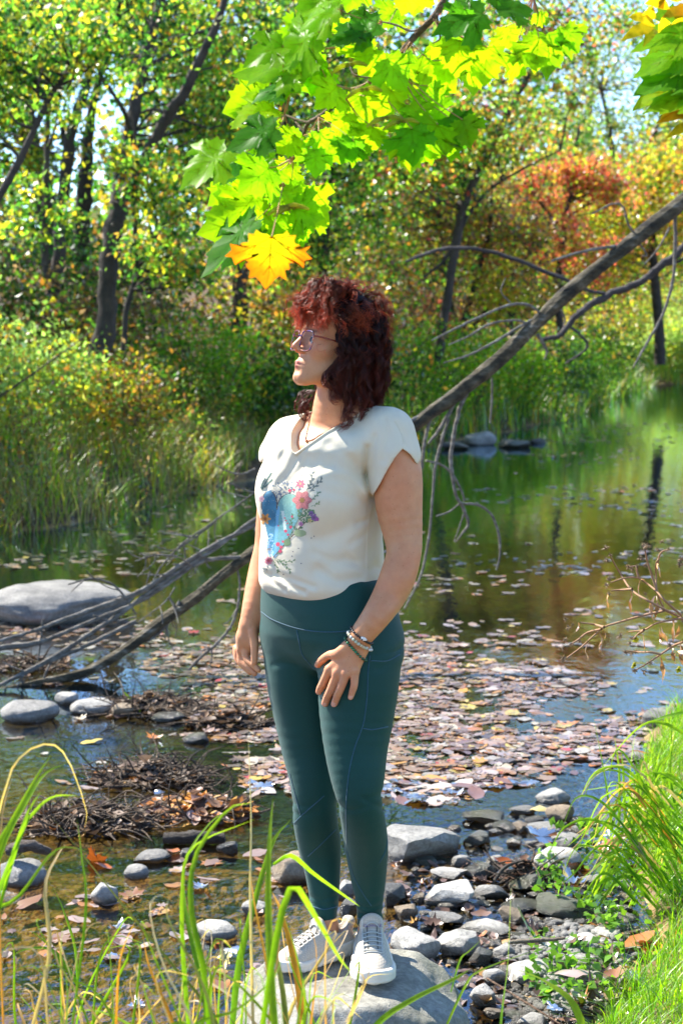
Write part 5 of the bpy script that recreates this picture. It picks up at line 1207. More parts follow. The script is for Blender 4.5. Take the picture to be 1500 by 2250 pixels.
def stone(cx, cy, w, h, label, mat=None, seed=0, ang=.5, name="stone", cat="stone", group=None, deep=1.0, z=0.0, sub=4, rot=0):
    """(cx,cy,w,h): the stone as it shows in the photograph; it stands on the ground/water plane z"""
    base = G(cx, cy+h*.42, z); Y = base[1]; W = w*Y/K/2; dep = math.atan((CAMZ-z)/Y)
    Hh = max(.25*W, (h*Y/K/2-W*.75*deep*math.sin(dep))/max(.3, math.cos(dep))) ; D = W*.8*deep
    V, F = rock_shape(seed, sub, ang); c, s = math.cos(rot), math.sin(rot)
    V = V*[W, D, Hh*1.15]; V = np.stack([V[:, 0]*c-V[:, 1]*s, V[:, 1]*c+V[:, 0]*s*.9, V[:, 2]], 1)
    ctr = np.array([base[0], base[1]+D*.55, z+Hh*.55])
    o = mk(name, V+ctr, [F], mat or M_rock, None, loc=ctr); o.data.set_sharp_from_angle(angle=R(24+30*(1-ang))); return tag(o, label, cat, group)
# the boulder she stands on, cut flat on top
def boulder_sdf(X):
    c = np.array([.015, 4.06, .02]); q = X-c
    d = (np.abs(q[:, 0]/.30)**3.2+np.abs(q[:, 1]/.27)**3.2+np.abs(q[:, 2]/.29)**3)**(1/3)-1; d = d*.25
    for n_, h in (((0, 0, 1), .222), ((-.62, -.2, .75), .262), ((.45, -.1, .88), .258), ((.15, -.80, .58), .270), ((-.9, -.3, .25), .262), ((.8, -.5, .3), .285), ((-.3, .9, .3), .26), ((.35, -.55, .76), .288)):
        n_ = np.array(n_); n_ = n_/np.linalg.norm(n_); d = smax(d, q@n_-h, .007)
    zz = X*[1, 1, 1.0]; k = np.clip((.245-X[:, 2])/.03, 0.12, 1)
    return d-k*(.016*fbm(zz*7, 4, 61)+.006*fbm(zz*34, 3, 62))
Vb, Qb = polygonize(boulder_sdf, (-.40, 3.65, -.20), (.42, 4.45, .30), .0065, 1.4)
bo = mk("boulder", Vb, [Qb], M_boul, None, loc=(0, 4.05, 0)); tag(bo, "big flat topped grey boulder under the walking shoes", "boulder")
stone(95, 1322, 380, 116, "large smooth grey boulder half sunk at the left edge of the pool", M_rock, 11, .12, "boulder", "boulder", sub=5, deep=.9)
S_ = [  # right hand stones: cx,cy,w,h,label,mat,ang
 (925, 1842, 178, 108, "big angular slab stone at the pool edge right of the knees", 'p', .95), (1048, 1838, 58, 44, "small dark stone touching the right tip of the angular slab", 'd', .5), (1108, 1812, 52, 30, "black wet stone alone in the shallow right of the slab", 'd', .4),
 (1064, 1794, 92, 32, "flat mossy stone at the back of the shallow, nearest the leaf mat", 'd', .5), (1216, 1745, 72, 42, "pale rounded stone farthest back on the right shore", 'p', .3), (1230, 1783, 62, 48, "brown stone below the farthest pale stone", 'b', .5), (1148, 1777, 54, 26, "low grey stone left of the brown stone", 'k', .3),
 (1200, 1816, 84, 38, "rounded grey stone topped by an orange curled leaf", 'k', .25), (1238, 1842, 92, 42, "grey stone under the orange curled leaf, second of the row", 'k', .4), (1226, 1884, 102, 74, "domed grey stone beside the overhanging grass tuft", 'k', .2), (1176, 1802, 46, 28, "small dark stone behind the domed row", 'd', .3),
 (1014, 1888, 44, 34, "small grey stone just right of the leg in the clear shallow", 'k', .4), (1052, 1905, 76, 48, "dark rounded stone with a lit left face", 'd', .3), (988, 1914, 82, 42, "pale rough stone left of the dark rounded stone", 'p', .5), (986, 1958, 104, 72, "blocky pale stone with flat broken faces in the middle of the shallow", 'p', .9),
 (1080, 1952, 72, 46, "round wet stone reflecting the sky, right of the blocky stone", 'k', .25), (1158, 1932, 78, 52, "dark stone heaped with dead leaves", 'd', .5), (1252, 1984, 142, 74, "broad dark green slab under the grass tuft", 'd', .4), (1150, 1988, 94, 40, "flat slate grey slab in the wet gravel", 'd', .6),
 (981, 2012, 80, 46, "rough grey stone behind the pale pair beside the boulder", 'k', .6), (1066, 2032, 108, 52, "long wedge shaped stone with pale top", 'p', .85), (1124, 2010, 58, 54, "brown grey stone leaning on the wedge", 'b', .7), (1006, 2064, 104, 78, "squarish pale stone touching the boulder's right side", 'p', .75),
 (914, 2070, 108, 88, "tall pale stone against the back of the standing boulder", 'p', .6), (1056, 2096, 56, 52, "dark wet cobble under the squarish stone", 'd', .4), (1107, 2086, 62, 48, "rough grey cobble in the middle of the gravel", 'k', .5), (1205, 2080, 62, 36, "small smooth pale cobble behind the mottled oval one", 'p', .3),
 (1278, 2062, 84, 42, "flat pale stone at the edge of the low leaves", 'p', .4), (1274, 2106, 82, 48, "mottled pale oval cobble beside the grass", 'p', .2), (1175, 2128, 118, 72, "large pale cobble with yellowish right side", 'p', .5), (1060, 2182, 52, 62, "upright grey cobble near the boulder's front corner", 'k', .6),
 (1086, 2142, 52, 50, "round grey cobble left of the large pale one", 'k', .3), (1082, 2222, 48, 36, "brown cobble at the bottom between boulder and grass", 'b', .3), (1168, 2238, 62, 48, "pale green tinged cobble cut by the bottom edge", 'p', .3), (1300, 1930, 60, 36, "grey stone half hidden in the low herbs", 'k', .4),
 (1330, 2050, 70, 40, "pale stone sunk among the grass blades", 'p', .4), (938, 1890, 50, 26, "thin dark stone in front of the slab", 'd', .5), (1470, 1575, 120, 70, "dark boulder under the grass at the right edge", 'd', .3), (1405, 1660, 50, 26, "wet stone breaking the water by the right edge grass", 'k', .3),
 (1055, 962, 68, 36, "smooth grey boulder on the far bank by the hanging twigs", 'k', .2), (1000, 978, 60, 20, "dark flat stone at the far waterline, left of the grey boulder", 'd', .4), (1130, 976, 70, 18, "dark flat stone at the far waterline, right of the grey boulder", 'd', .4), (1180, 968, 36, 14, "last small stone of the far waterline row", 'd', .4),
 # left
 (300, 1912, 52, 42, "round speckled stone in the clear water at left", 'k', .15), (228, 1960, 58, 62, "half sunk speckled stone left of the round one", 'k', .3), (332, 1884, 84, 24, "flat grey stone just breaking the surface at left", 'k', .2), (412, 1873, 32, 32, "small dark stone beside an orange leaf at left", 'd', .3),
 (46, 1908, 116, 78, "big grey stone at the lower left edge with bark on top", 'k', .3), (470, 2037, 104, 56, "oval speckled stone left of the standing boulder", 'p', .15), (500, 1858, 48, 38, "wet stone at the right end of the sunken log", 'd', .4), (645, 1900, 92, 88, "brown round stone behind the leg, left side", 'b', .2),
 (560, 1990, 60, 42, "grey stone behind the grass stems, left of the shoe", 'k', .4), (760, 1950, 46, 50, "grey stone seen between the calves", 'k', .5), (870, 1960, 58, 62, "dark rough stone behind the calf", 'd', .6), (765, 1990, 40, 50, "rough dark stone low between the calves", 'd', .6), (890, 2000, 50, 44, "small brown stone behind the tall pale one", 'b', .5),
 (62, 1556, 124, 66, "striped rounded stone below the driftwood at the left edge", 'k', .15), (146, 1532, 54, 34, "small pale stone between the two rounded ones", 'p', .3), (200, 1547, 98, 48, "rounded grey green stone below the driftwood", 'k', .15), (272, 1558, 52, 38, "dark red brown stone at the heap of dead roots", 'b', .3),
 (370, 1572, 70, 30, "low stone under the dead roots", 'd', .4), (430, 1620, 56, 30, "wet stone beside the pale driftwood stick", 'd', .3)]
MT = {'p': M_rockw, 'k': M_rock, 'd': M_rockd, 'b': M_rockb}
occ = [(x, y, w, h) for x, y, w, h, *_ in S_]
for i, (x, y, w, h, lab, mt, ang) in enumerate(S_):
    far = y < 1000; zz = 0.0
    if y > 1650 and x > 850:
        g_ = G(x, y+h*.4, 0); zz = max(0.0, gz(g_[0], g_[1])-.01)
    stone(x, y, w*1.08, h*1.08, lab, MT[mt], 200+i, min(1, ang+.25) if x > 600 else ang, z=zz, rot=np.random.RandomState(i).uniform(-.5, .5), cat="boulder" if w > 110 else "stone")
# cobbles and pebbles filling the bar between the big stones
rs = np.random.RandomState(12); cnt = 0
KN = [("k", "grey"), ("d", "dark wet"), ("p", "pale"), ("b", "brown")]; seen = {}
def near_lab(x, y, w, colr, shape):
    j = min(range(len(S_)), key=lambda i: abs(S_[i][0]-x)/1.0+abs(S_[i][1]-y)*1.3); sx, sy = S_[j][0], S_[j][1]
    r = ("right of" if x > sx else "left of") if abs(x-sx) > abs(y-sy)*1.4 else ("in front of" if y > sy else "behind")
    short = " ".join(S_[j][4].split()[:6]); short = short.split(",")[0]
    for e in (" the", " a", " and", " with", " at", " of", " in", " on", " by", " just", " beside", " under", " its", " touching", " left", " right"):
        if short.endswith(e): short = short[:-len(e)]
    return f"{'tiny' if w < 20 else 'small' if w < 32 else 'fist sized'} {colr} {shape} cobble {r} the {short}"
for t in range(14000):
    if cnt >= 290: break
    y = 1790+460*rs.rand()**.8; xl = np.interp(y, [1780, 1850, 2000, 2250], [1090, 900, 880, 1000]); xr = np.interp(y, [1780, 1900, 2050, 2250], [1290, 1360, 1420, 1290]); x = rs.uniform(xl, xr); w = 18+50*rs.rand()**1.7
    if y < 1960 and rs.rand() < .55: continue
    if any(abs(x-a) < (w+c)*.27 and abs(y-b_) < (w*.6+d)*.27 for a, b_, c, d in occ): continue
    occ.append((x, y, w, w*.65)); k = rs.choice(4, p=[.36, .26, .26, .12]); g_ = G(x, y, 0); zz = max(-.01, gz(g_[0], g_[1])-.01); an = [.5, 1.0, .8][cnt % 3]
    lab = near_lab(x, y, w, KN[k][1], ["rounded", "angular", "rough"][cnt % 3]); stone(x, y, w, w*.68, lab, MT[KN[k][0]], 501+cnt % 24, an, name="cobble", cat="cobble", group="cobbles of the gravel bar", z=zz, sub=3, rot=rs.uniform(0, 3)); cnt += 1
cnt = 0
for t in range(900):
    if cnt >= 42: break
    y = rs.uniform(1860, 2240); x = rs.uniform(0, 560); w = rs.uniform(16, 50)
    if any(abs(x-a) < (w+c)*.5 and abs(y-b_) < (w*.6+d)*.5 for a, b_, c, d in occ): continue
    occ.append((x, y, w, w*.5)); k = rs.choice(3, p=[.5, .3, .2])
    stone(x, y, w, w*.5, near_lab(x, y, w, ["grey", "brown", "dark"][k], "sunken"), [M_rock, M_rockb, M_rockd][k], 500+cnt % 24, .4, name="cobble", cat="cobble", group="cobbles in the left shallows", z=-.035, sub=3, rot=rs.uniform(0, 3)); cnt += 1
rs = np.random.RandomState(15); mb = MB()
b2, f2 = ico(2); b2 = b2*(1+.18*fbm(b2*2, 2, 5))[:, None]
for _ in range(2600):
    x, y = rs.uniform(860, 1400), 1830+430*rs.rand()**.7
    if x < np.interp(y, [1780, 1850, 2000, 2250], [1060, 900, 880, 990]): continue
    g_ = G(x, y, 0); z = max(-.02, gz(g_[0], g_[1])); s_ = rs.uniform(.006, .017); a = rs.rand()*6.28; ca, sa = math.cos(a), math.sin(a); V_ = b2*s_*np.array([1.2, .8, .6])*rs.uniform(.7, 1.3, 3); V_ = np.stack([V_[:, 0]*ca-V_[:, 1]*sa, V_[:, 0]*sa+V_[:, 1]*ca, V_[:, 2]], 1)
    mb.add(V_+[g_[0], g_[1], z+s_*.2], f2)
tag(mb.build("gravel", M_rock, None), "fine wet gravel between the cobbles of the bar", "gravel", None, "stuff")
# ================================================================ fallen leaves
MO = np.array([(0, 0), (.10, -.07), (.24, -.08), (.35, -.16), (.40, -.06), (.56, -.07), (.52, .04), (.52, .11), (.62, .13), (.72, .20), (.88, .17), (.82, .30), (.96, .44), (.80, .46), (.78, .62), (.64, .54), (.52, .51), (.45, .54), (.48, .66), (.38, .73), (.42, .87), (.26, .84), (.16, .96), (0, 1.14)])
MOF = np.vstack([MO, MO[1:-1][::-1]*[-1, 1]])
M_dead = leafmat("dead_leaf", .2, .05, .5, (1.4, 1.2, .9))
M_fl = leafmat("fallen_leaf", .22, .30, .28, (1.4, 1.2, .9))
FPAL = [([(.40, .28, .22), (.48, .35, .28), (.32, .23, .20), (.40, .32, .30)], 3.6), ([(.30, .17, .08), (.38, .23, .12), (.24, .13, .06)], 5), ([(.52, .18, .03), (.54, .26, .04)], 1.5), ([(.54, .46, .32), (.48, .43, .36)], 1.6), ([(.18, .10, .08), (.12, .08, .06)], 2.4), ([(.58, .44, .08)], .5), ([(.42, .05, .04)], .2)]
OUT = {  # half outlines, mirrored: oval, willow, lobed
 'oval': [(0, -.5), (.14, -.38), (.27, -.15), (.30, .05), (.22, .28), (.10, .42), (0, .5)], 'long': [(0, -.5), (.08, -.35), (.13, -.1), (.13, .12), (.08, .33), (0, .5)],
 'lobed': [(0, -.42), (.10, -.30), (.34, -.34), (.28, -.14), (.50, .02), (.30, .08), (.34, .30), (.16, .22), (0, .5)]}
def outline(k):
    if k == 'maple': return (MOF[::-1]-[0, .45])*.6
    h = OUT[k]; r = [(x, y) for x, y in h]; l = [(-x, y) for x, y in h[::-1] if x > 0]; return np.array(r+l)
def flat_leaves(mb, rs, C, size, tilt, curl, pal=FPAL, kinds=('oval', 'long', 'lobed'), pk=(.5, .25, .25), colfix=None):
    for kind, pr in zip(kinds, pk):
        o = outline(kind); m = len(o); n = int(round(len(C)*pr)); idx = rs.choice(len(C), n, replace=True) if n < len(C) else np.arange(len(C)); c = C[idx]
        ring = np.vstack([o, [[0, 0]]]); az = rs.rand(n)*6.283; s = size*(.5+rs.rand(n)**1.5*.9); cr = curl*(rs.randn(n))
        X = ring[None, :, 0]*s[:, None]; Y = ring[None, :, 1]*s[:, None]; r2 = (ring[:, 0]**2*2.2+ring[:, 1]**2*.8)[None]; Z = r2*(s*cr)[:, None]*2+rs.randn(n, m+1)*.02*s[:, None]
        tx, ty = rs.randn(n)*tilt, rs.randn(n)*tilt
        Z = Z+X*tx[:, None]+Y*ty[:, None]; ca, sa = np.cos(az)[:, None], np.sin(az)[:, None]
        V = np.stack([X*ca-Y*sa, X*sa+Y*ca, Z], -1)+c[:, None, :]; V = V.reshape(-1, 3)
        j = np.arange(m); F = (np.stack([j, (j+1) % m, np.full(m, m)], -1)[None]+(np.arange(n)*(m+1))[:, None, None]).reshape(-1, 3)
        mb.add(V, F, np.repeat(pick(rs, pal, n), m+1, axis=0))
rs = np.random.RandomState(21)
def mat_density(px, py):
    """how thick the raft of leaves lies (0..1) over the water seen at px,py"""
    up = np.interp(px, [0, 300, 560, 900, 1100, 1300, 1500], [1375, 1365, 1370, 1395, 1440, 1510, 1560]); dn = np.interp(px, [0, 200, 420, 560, 850, 1050, 1200, 1350, 1500], [1440, 1420, 1560, 1760, 1760, 1760, 1735, 1700, 1640])
    wob = vnoise(np.stack([px/70., py/25., px*0], -1), 72); up = up+34*wob; dn = dn+26*vnoise(np.stack([px/60., py/30., px*0+5], -1), 73)
    d = np.clip((py-up)/45, 0, 1)*np.clip((dn-py)/55, 0, 1)
    d = np.where((px < 420) & (py > 1440), d*.35, d)
    return d*np.where(px > 1330, .7, 1)
def raft(n):
    out = []
    while sum(map(len, out)) < n:
        x = rs.uniform(-3.2, 3.4, 9000); y = rs.uniform(6.2, 11.5, 9000); a, b_ = proj(np.stack([x, y, np.zeros_like(x)], 1)); q = np.stack([x, y, np.zeros_like(x)], -1)
        gap = vnoise(q*2.2, 70)*.6+vnoise(q*6, 71)*.4
        k = rs.rand(9000) < mat_density(a, b_)*np.clip(.62+gap*1.5, .02, 1); out.append(np.stack([x, y, rs.uniform(-.006, .011, 9000)], 1)[k])
    return np.concatenate(out)[:n]
C = raft(11500)
proto = []
for k in range(12):
    m = MB(); r_ = np.random.RandomState(900+k); flat_leaves(m, r_, np.zeros((1, 3)), .085, .06, .18, pal=[FPAL[[0, 0, 1, 3, 0, 2, 4, 1, 3, 2, 0, 1][k]]], kinds=(['oval', 'long', 'maple'][k % 3],), pk=(1,)); proto.append(m.build("floating_leaf", M_fl, None, smooth=False))
HUE = ["pale pink", "pale lilac", "tan brown", "bleached cream", "dusty pink", "orange", "dark plum", "brown", "whitish", "bright orange", "mauve", "russet"]
near = C[np.argsort(C[:, 1])]; pick_i = near[:260]; rest = near[260:]
first = [True]*12
for i, p in enumerate(pick_i):
    k = i % 12; o = proto[k] if first[k] else proto[k].copy()
    if not first[k]: COL.objects.link(o)
    first[k] = False; o.location = (float(p[0]), float(p[1]), float(p[2])+.004); o.rotation_euler = (rs.randn()*.08, rs.randn()*.08, rs.rand()*6.28)
    s = rs.uniform(.6, 1.3); o.scale = (s, s, s); a_, b2_ = proj(np.array([p])); zone = "behind the calves" if 640 < a_[0] < 860 else "left of the legs" if a_[0] <= 640 else "behind the angular slab" if a_[0] < 1010 else "in the middle of the raft's near edge" if a_[0] < 1180 else "toward the right shore"; tag(o, f"{'small' if s < .85 else 'large' if s > 1.1 else 'mid sized'} {HUE[k]} leaf floating {zone}", "leaf", "leaves along the near edge of the floating raft")
mb = MB(); flat_leaves(mb, rs, rest, .082, .045, .07)
# thin scatter elsewhere on the water
n = 8500; x = rs.uniform(-4, 9, n); y = rs.uniform(6.6, 30, n); q = np.stack([x, y, np.zeros(n)], -1); a = vnoise(q*.7, 80)+.5*vnoise(q*2.5, 81); k = (a > .22) & (ground_h(x, y) < -.03); Cs = np.stack([x, y, np.full(n, .004)], 1)[k]
flat_leaves(mb, rs, Cs, .08, .05, .12)
n = 6000; x = rs.uniform(-2.5, 5, n); y = 9.6+rs.rand(n)**1.6*9; q = np.stack([x, y, np.zeros(n)], -1); k = (vnoise(q*[1.2, 1.2, 1], 84)+.5*vnoise(q*4, 85) > .12+.03*(y-9.6)) & (ground_h(x, y) < -.03); flat_leaves(mb, rs, np.stack([x, y, np.full(n, .004)], 1)[k], .085, .04, .08)
tag(mb.build("leaf_raft", M_fl, None, smooth=False), "raft of pink tan and orange fallen leaves floating on the pool", "fallen leaves", None, "stuff")
# leaves caught among the near stones, countable ones as things
LV = [(1190, 1840, 'o', "curled orange leaf standing on the rounded grey stone"), (1108, 1905, 'o', "upright orange leaf beside the dark leaf heap"), (1262, 1893, 'o', "orange brown leaf hanging over the domed stone"), (985, 1825, 'o', "orange leaves caught at the tip of the angular slab"), (1340, 1845, 'o', "orange leaf in the grass tuft by the water"),
      (1370, 1842, 'o', "second orange leaf in the grass tuft, nearer the right edge"), (1260, 1940, 'y', "pale yellow leaf resting on the dark green slab"), (1185, 1768, 'y', "pale tan maple leaf draped between the far stones"), (990, 1745, 'p', "pale green grey maple leaf floating flat above the slab"), (1400, 2070, 'o', "rusty leaf lying in the short bright grass"),
      (1420, 2078, 'o', "orange lobed leaf lying in the short bright grass"), (1350, 2155, 'b', "large brown curled leaf at the edge of the lawn"), (1390, 2150, 'b', "folded rust leaf right of the large brown one"), (1255, 2130, 'p', "pink tan leaf right of the large pale cobble"), (1215, 2215, 'p', "big pale dried maple leaf near the bottom edge"),
      (1060, 2060, 'o', "small orange scrap of leaf beside the wedge stone"), (1170, 2055, 'b', "brown leaf under the twig in the gravel"), (230, 1905, 'o', "orange leaf floating left of the round speckled stone"), (215, 1890, 'o', "flat orange brown leaf behind the round speckled stone"), (382, 1878, 'o', "bright orange leaf standing against the small dark stone"),
      (255, 2040, 'p', "cluster pale pink leaf among the stones at lower left"), (270, 2065, 'p', "pinkish leaf lying below the pale cluster"), (250, 2100, 'w', "white underside of a leaf at the lower left shallows"), (480, 2070, 'o', "orange brown leaf under the oval speckled stone"), (505, 2085, 'p', "pinkish leaf beside the oval speckled stone"), (560, 2010, 'p', "pale leaf behind the grass left of the shoe"),
      (440, 1950, 'b', "brown maple leaf under the clear water"), (60, 1985, 'b', "tan leaf drifting at the left edge"), (350, 1740, 'o', "orange oak leaf on top of the leafy debris heap"), (380, 1760, 'o', "curled orange leaf in front of the debris heap"), (300, 2210, 'r', "red brown leaf under the rippled water at the bottom"), (1450, 1135, 'y', "lone yellow leaf floating far out on the right"), (1010, 1410, 'b', "brown leaf boat floating just above the raft"), (1400, 1660, 'o', "orange leaf in the wet grass at the right edge")]
LP = {'o': [([(.50, .17, .03), (.46, .13, .025)], 1)], 'y': [([(.55, .45, .16)], 1)], 'p': [([(.50, .36, .32)], 1)], 'b': [([(.26, .12, .05)], 1)], 'w': [([(.62, .56, .52)], 1)], 'r': [([(.33, .07, .03)], 1)]}
for i, (a, b_, c, lab) in enumerate(LV):
    g_ = G(a, b_, 0); z = max(0.004, gz(g_[0], g_[1])+.012); 
    if a > 850 and b_ > 1760: z += .03
    p = G(a, b_, z); m = MB(); r_ = np.random.RandomState(1200+i); flat_leaves(m, r_, p[None], .085 if p[1] < 8 else .14, .35 if c in 'ob' else .12, .22 if i % 2 == 0 else .5, pal=LP[c], kinds=(['maple', 'oval'][i % 2],), pk=(1,))
    tag(m.build("fallen_leaf", M_fl, None, smooth=False, loc=p), lab, "leaf")
n = 420; px = rs.uniform(860, 1400, n); py = rs.uniform(1890, 2250, n); Cg = np.array([G(a, b_, max(.006, gz(*G(a, b_, 0)[:2])+.01)) for a, b_ in zip(px, py)])
mb = MB(); flat_leaves(mb, rs, Cg, .05, .35, .5, pal=[(BRWN, 4), (ORNG, 1.2), (FPAL[0][0], 1)])
n = 260; px = rs.uniform(0, 640, n); py = 1860+rs.rand(n)*380; Cg = np.array([G(a, b_, .004) for a, b_ in zip(px, py)]); k = vnoise(Cg*3.0, 90) > .05; flat_leaves(mb, rs, Cg[k], .07, .08, .10, pal=[(BRWN, 3), (ORNG, 3), (FPAL[0][0], 4)])
tag(mb.build("gravel_litter", M_fl, None, smooth=False), "small scraps of brown and orange leaf among the near stones", "leaf litter", None, "stuff")
# ================================================================ fallen tree with its dead boughs
def bark_mat(name, stops, sc=14):
    m, n, out = newmat(name); p = nd(n, 'ShaderNodeBsdfPrincipled'); p.inputs['Roughness'].default_value = .85; tc = nd(n, 'ShaderNodeTexCoord')
    mp = nd(n, 'ShaderNodeMapping'); mp.inputs['Rotation'].default_value = (0, R(36), 0); mp.inputs['Scale'].default_value = (.35, 1, 1.2); L(n, tc.outputs['Object'], mp.inputs[0])
    t = noise(n, sc, 6, .7, mp.outputs[0]); f = noise(n, sc*4.5, 5, .7, mp.outputs[0]); a = nd(n, 'ShaderNodeVertexColor', layer_name='Col')
    c = ramp(n, t.outputs[0], stops); c = mixc(n, .6, c, f.outputs[0], 'OVERLAY'); c = mixc(n, 1.0, c, a.outputs[0], 'MULTIPLY'); L(n, c, p.inputs[0])
    s = nd(n, 'ShaderNodeMath', operation='ADD'); L(n, t.outputs[0], s.inputs[0]); L(n, f.outputs[0], s.inputs[1]); L(n, bump(n, s.outputs[0], 1.0, .02), p.inputs['Normal']); L(n, p.outputs[0], out.inputs[0]); return m
M_log = bark_mat("old_bark", [(.36, (.012, .010, .006)), (.47, (.055, .045, .022)), (.58, (.12, .10, .06)), (.72, (.36, .34, .29))])
M_twig = bark_mat("grey_dead_wood", [(.3, (.10, .085, .065)), (.5, (.22, .20, .17)), (.7, (.40, .39, .35))], 30)
def Yt(px): return float(np.interp(px, [-100, 0, 560, 900, 1500, 1900], [8.2, 8.5, 9.1, 9.5, 10.4, 11.2]))
rs = np.random.RandomState(31)
ft = empty("fallen_tree", P(1480, 460, Yt(1480)), "dead tree leaning across the creek from upper right to lower left behind the person", "fallen tree")
def tl(pts, sides=8, mat=None, name="branch", dY=0.0, jag=.10, wob=.10, end=.35, col=(1, 1, 1)):
    """pts: (px,py,width_px)"""
    V = []; Rr = []
    for i, q in enumerate(pts):
        Y = Yt(q[0])+dY*(i/(len(pts)-1)); V.append(P(q[0], q[1], Y)); Rr.append(max(q[2]*.5*Y/K, .0012))
    m = MB(); tube(m, V, Rr, sides, n=max(8, len(pts)*7), col=col, wob=wob, rs=rs, jag=jag); return m.build(name, mat or M_twig, ft)
m = MB()
TR = [(1900, 130, 36.1), (1700, 280, 33.5), (1500, 440, 31.0), (1400, 520, 31.0), (1330, 575, 30.1), (1250, 640, 30.1), (1200, 688, 30.1), (1140, 745, 30.1), (1060, 820, 31.0), (1000, 868, 31.0), (950, 905, 29.2), (900, 945, 27.5), (800, 1030, 28.5), (700, 1110, 26.6), (620, 1170, 24.7), (560, 1210, 23.8), (500, 1255, 23.8), (440, 1305, 24.7), (400, 1335, 24.7), (350, 1370, 24.7), (300, 1410, 23.8), (240, 1450, 21.8), (180, 1480, 20.9), (100, 1498, 19.0), (0, 1520, 16.1), (-80, 1545, 11.4)]
TR3 = np.array([[*P(a, b_, Yt(a)), w*.5*Yt(a)/K] for a, b_, w in TR]); S = spline(TR3, 220)
C_ = S[:, :3]; T = np.gradient(C_, axis=0); T /= np.linalg.norm(T, axis=1)[:, None]; sd = 28; N_ = np.cross(T, [0, 0, 1.]); N_ /= np.linalg.norm(N_, axis=1)[:, None]; B_ = np.cross(T, N_); a_ = np.linspace(0, 2*np.pi, sd, endpoint=False)
dirv = (np.cos(a_)[None, :, None]*N_[:, None]+np.sin(a_)[None, :, None]*B_[:, None]); base = C_[:, None]+dirv*S[:, 3][:, None, None]; arc = np.cumsum(np.linalg.norm(np.gradient(C_, axis=0), axis=1))
q = np.stack([np.broadcast_to(arc[:, None]*3, (220, sd)), np.broadcast_to(np.cos(a_)*1.1, (220, sd)), np.broadcast_to(np.sin(a_)*1.1, (220, sd))], -1)
disp = .22*fbm(q*1.6, 4, 91)+.20*fbm(q*np.array([1, 6, 6]), 3, 92)+.05*np.sign(fbm(q*2.2, 3, 93)-.1)
V = C_[:, None]+dirv*(S[:, 3][:, None]*(1+disp))[..., None]; i = np.arange(219)[:, None]*sd; j = np.arange(sd)[None]; k = (j+1) % sd
mk("trunk", V.reshape(-1, 3), [np.stack([i+j, i+k, i+sd+k, i+sd+j], -1).reshape(-1, 4)], M_log, ft, np.ones((220*sd, 3)))
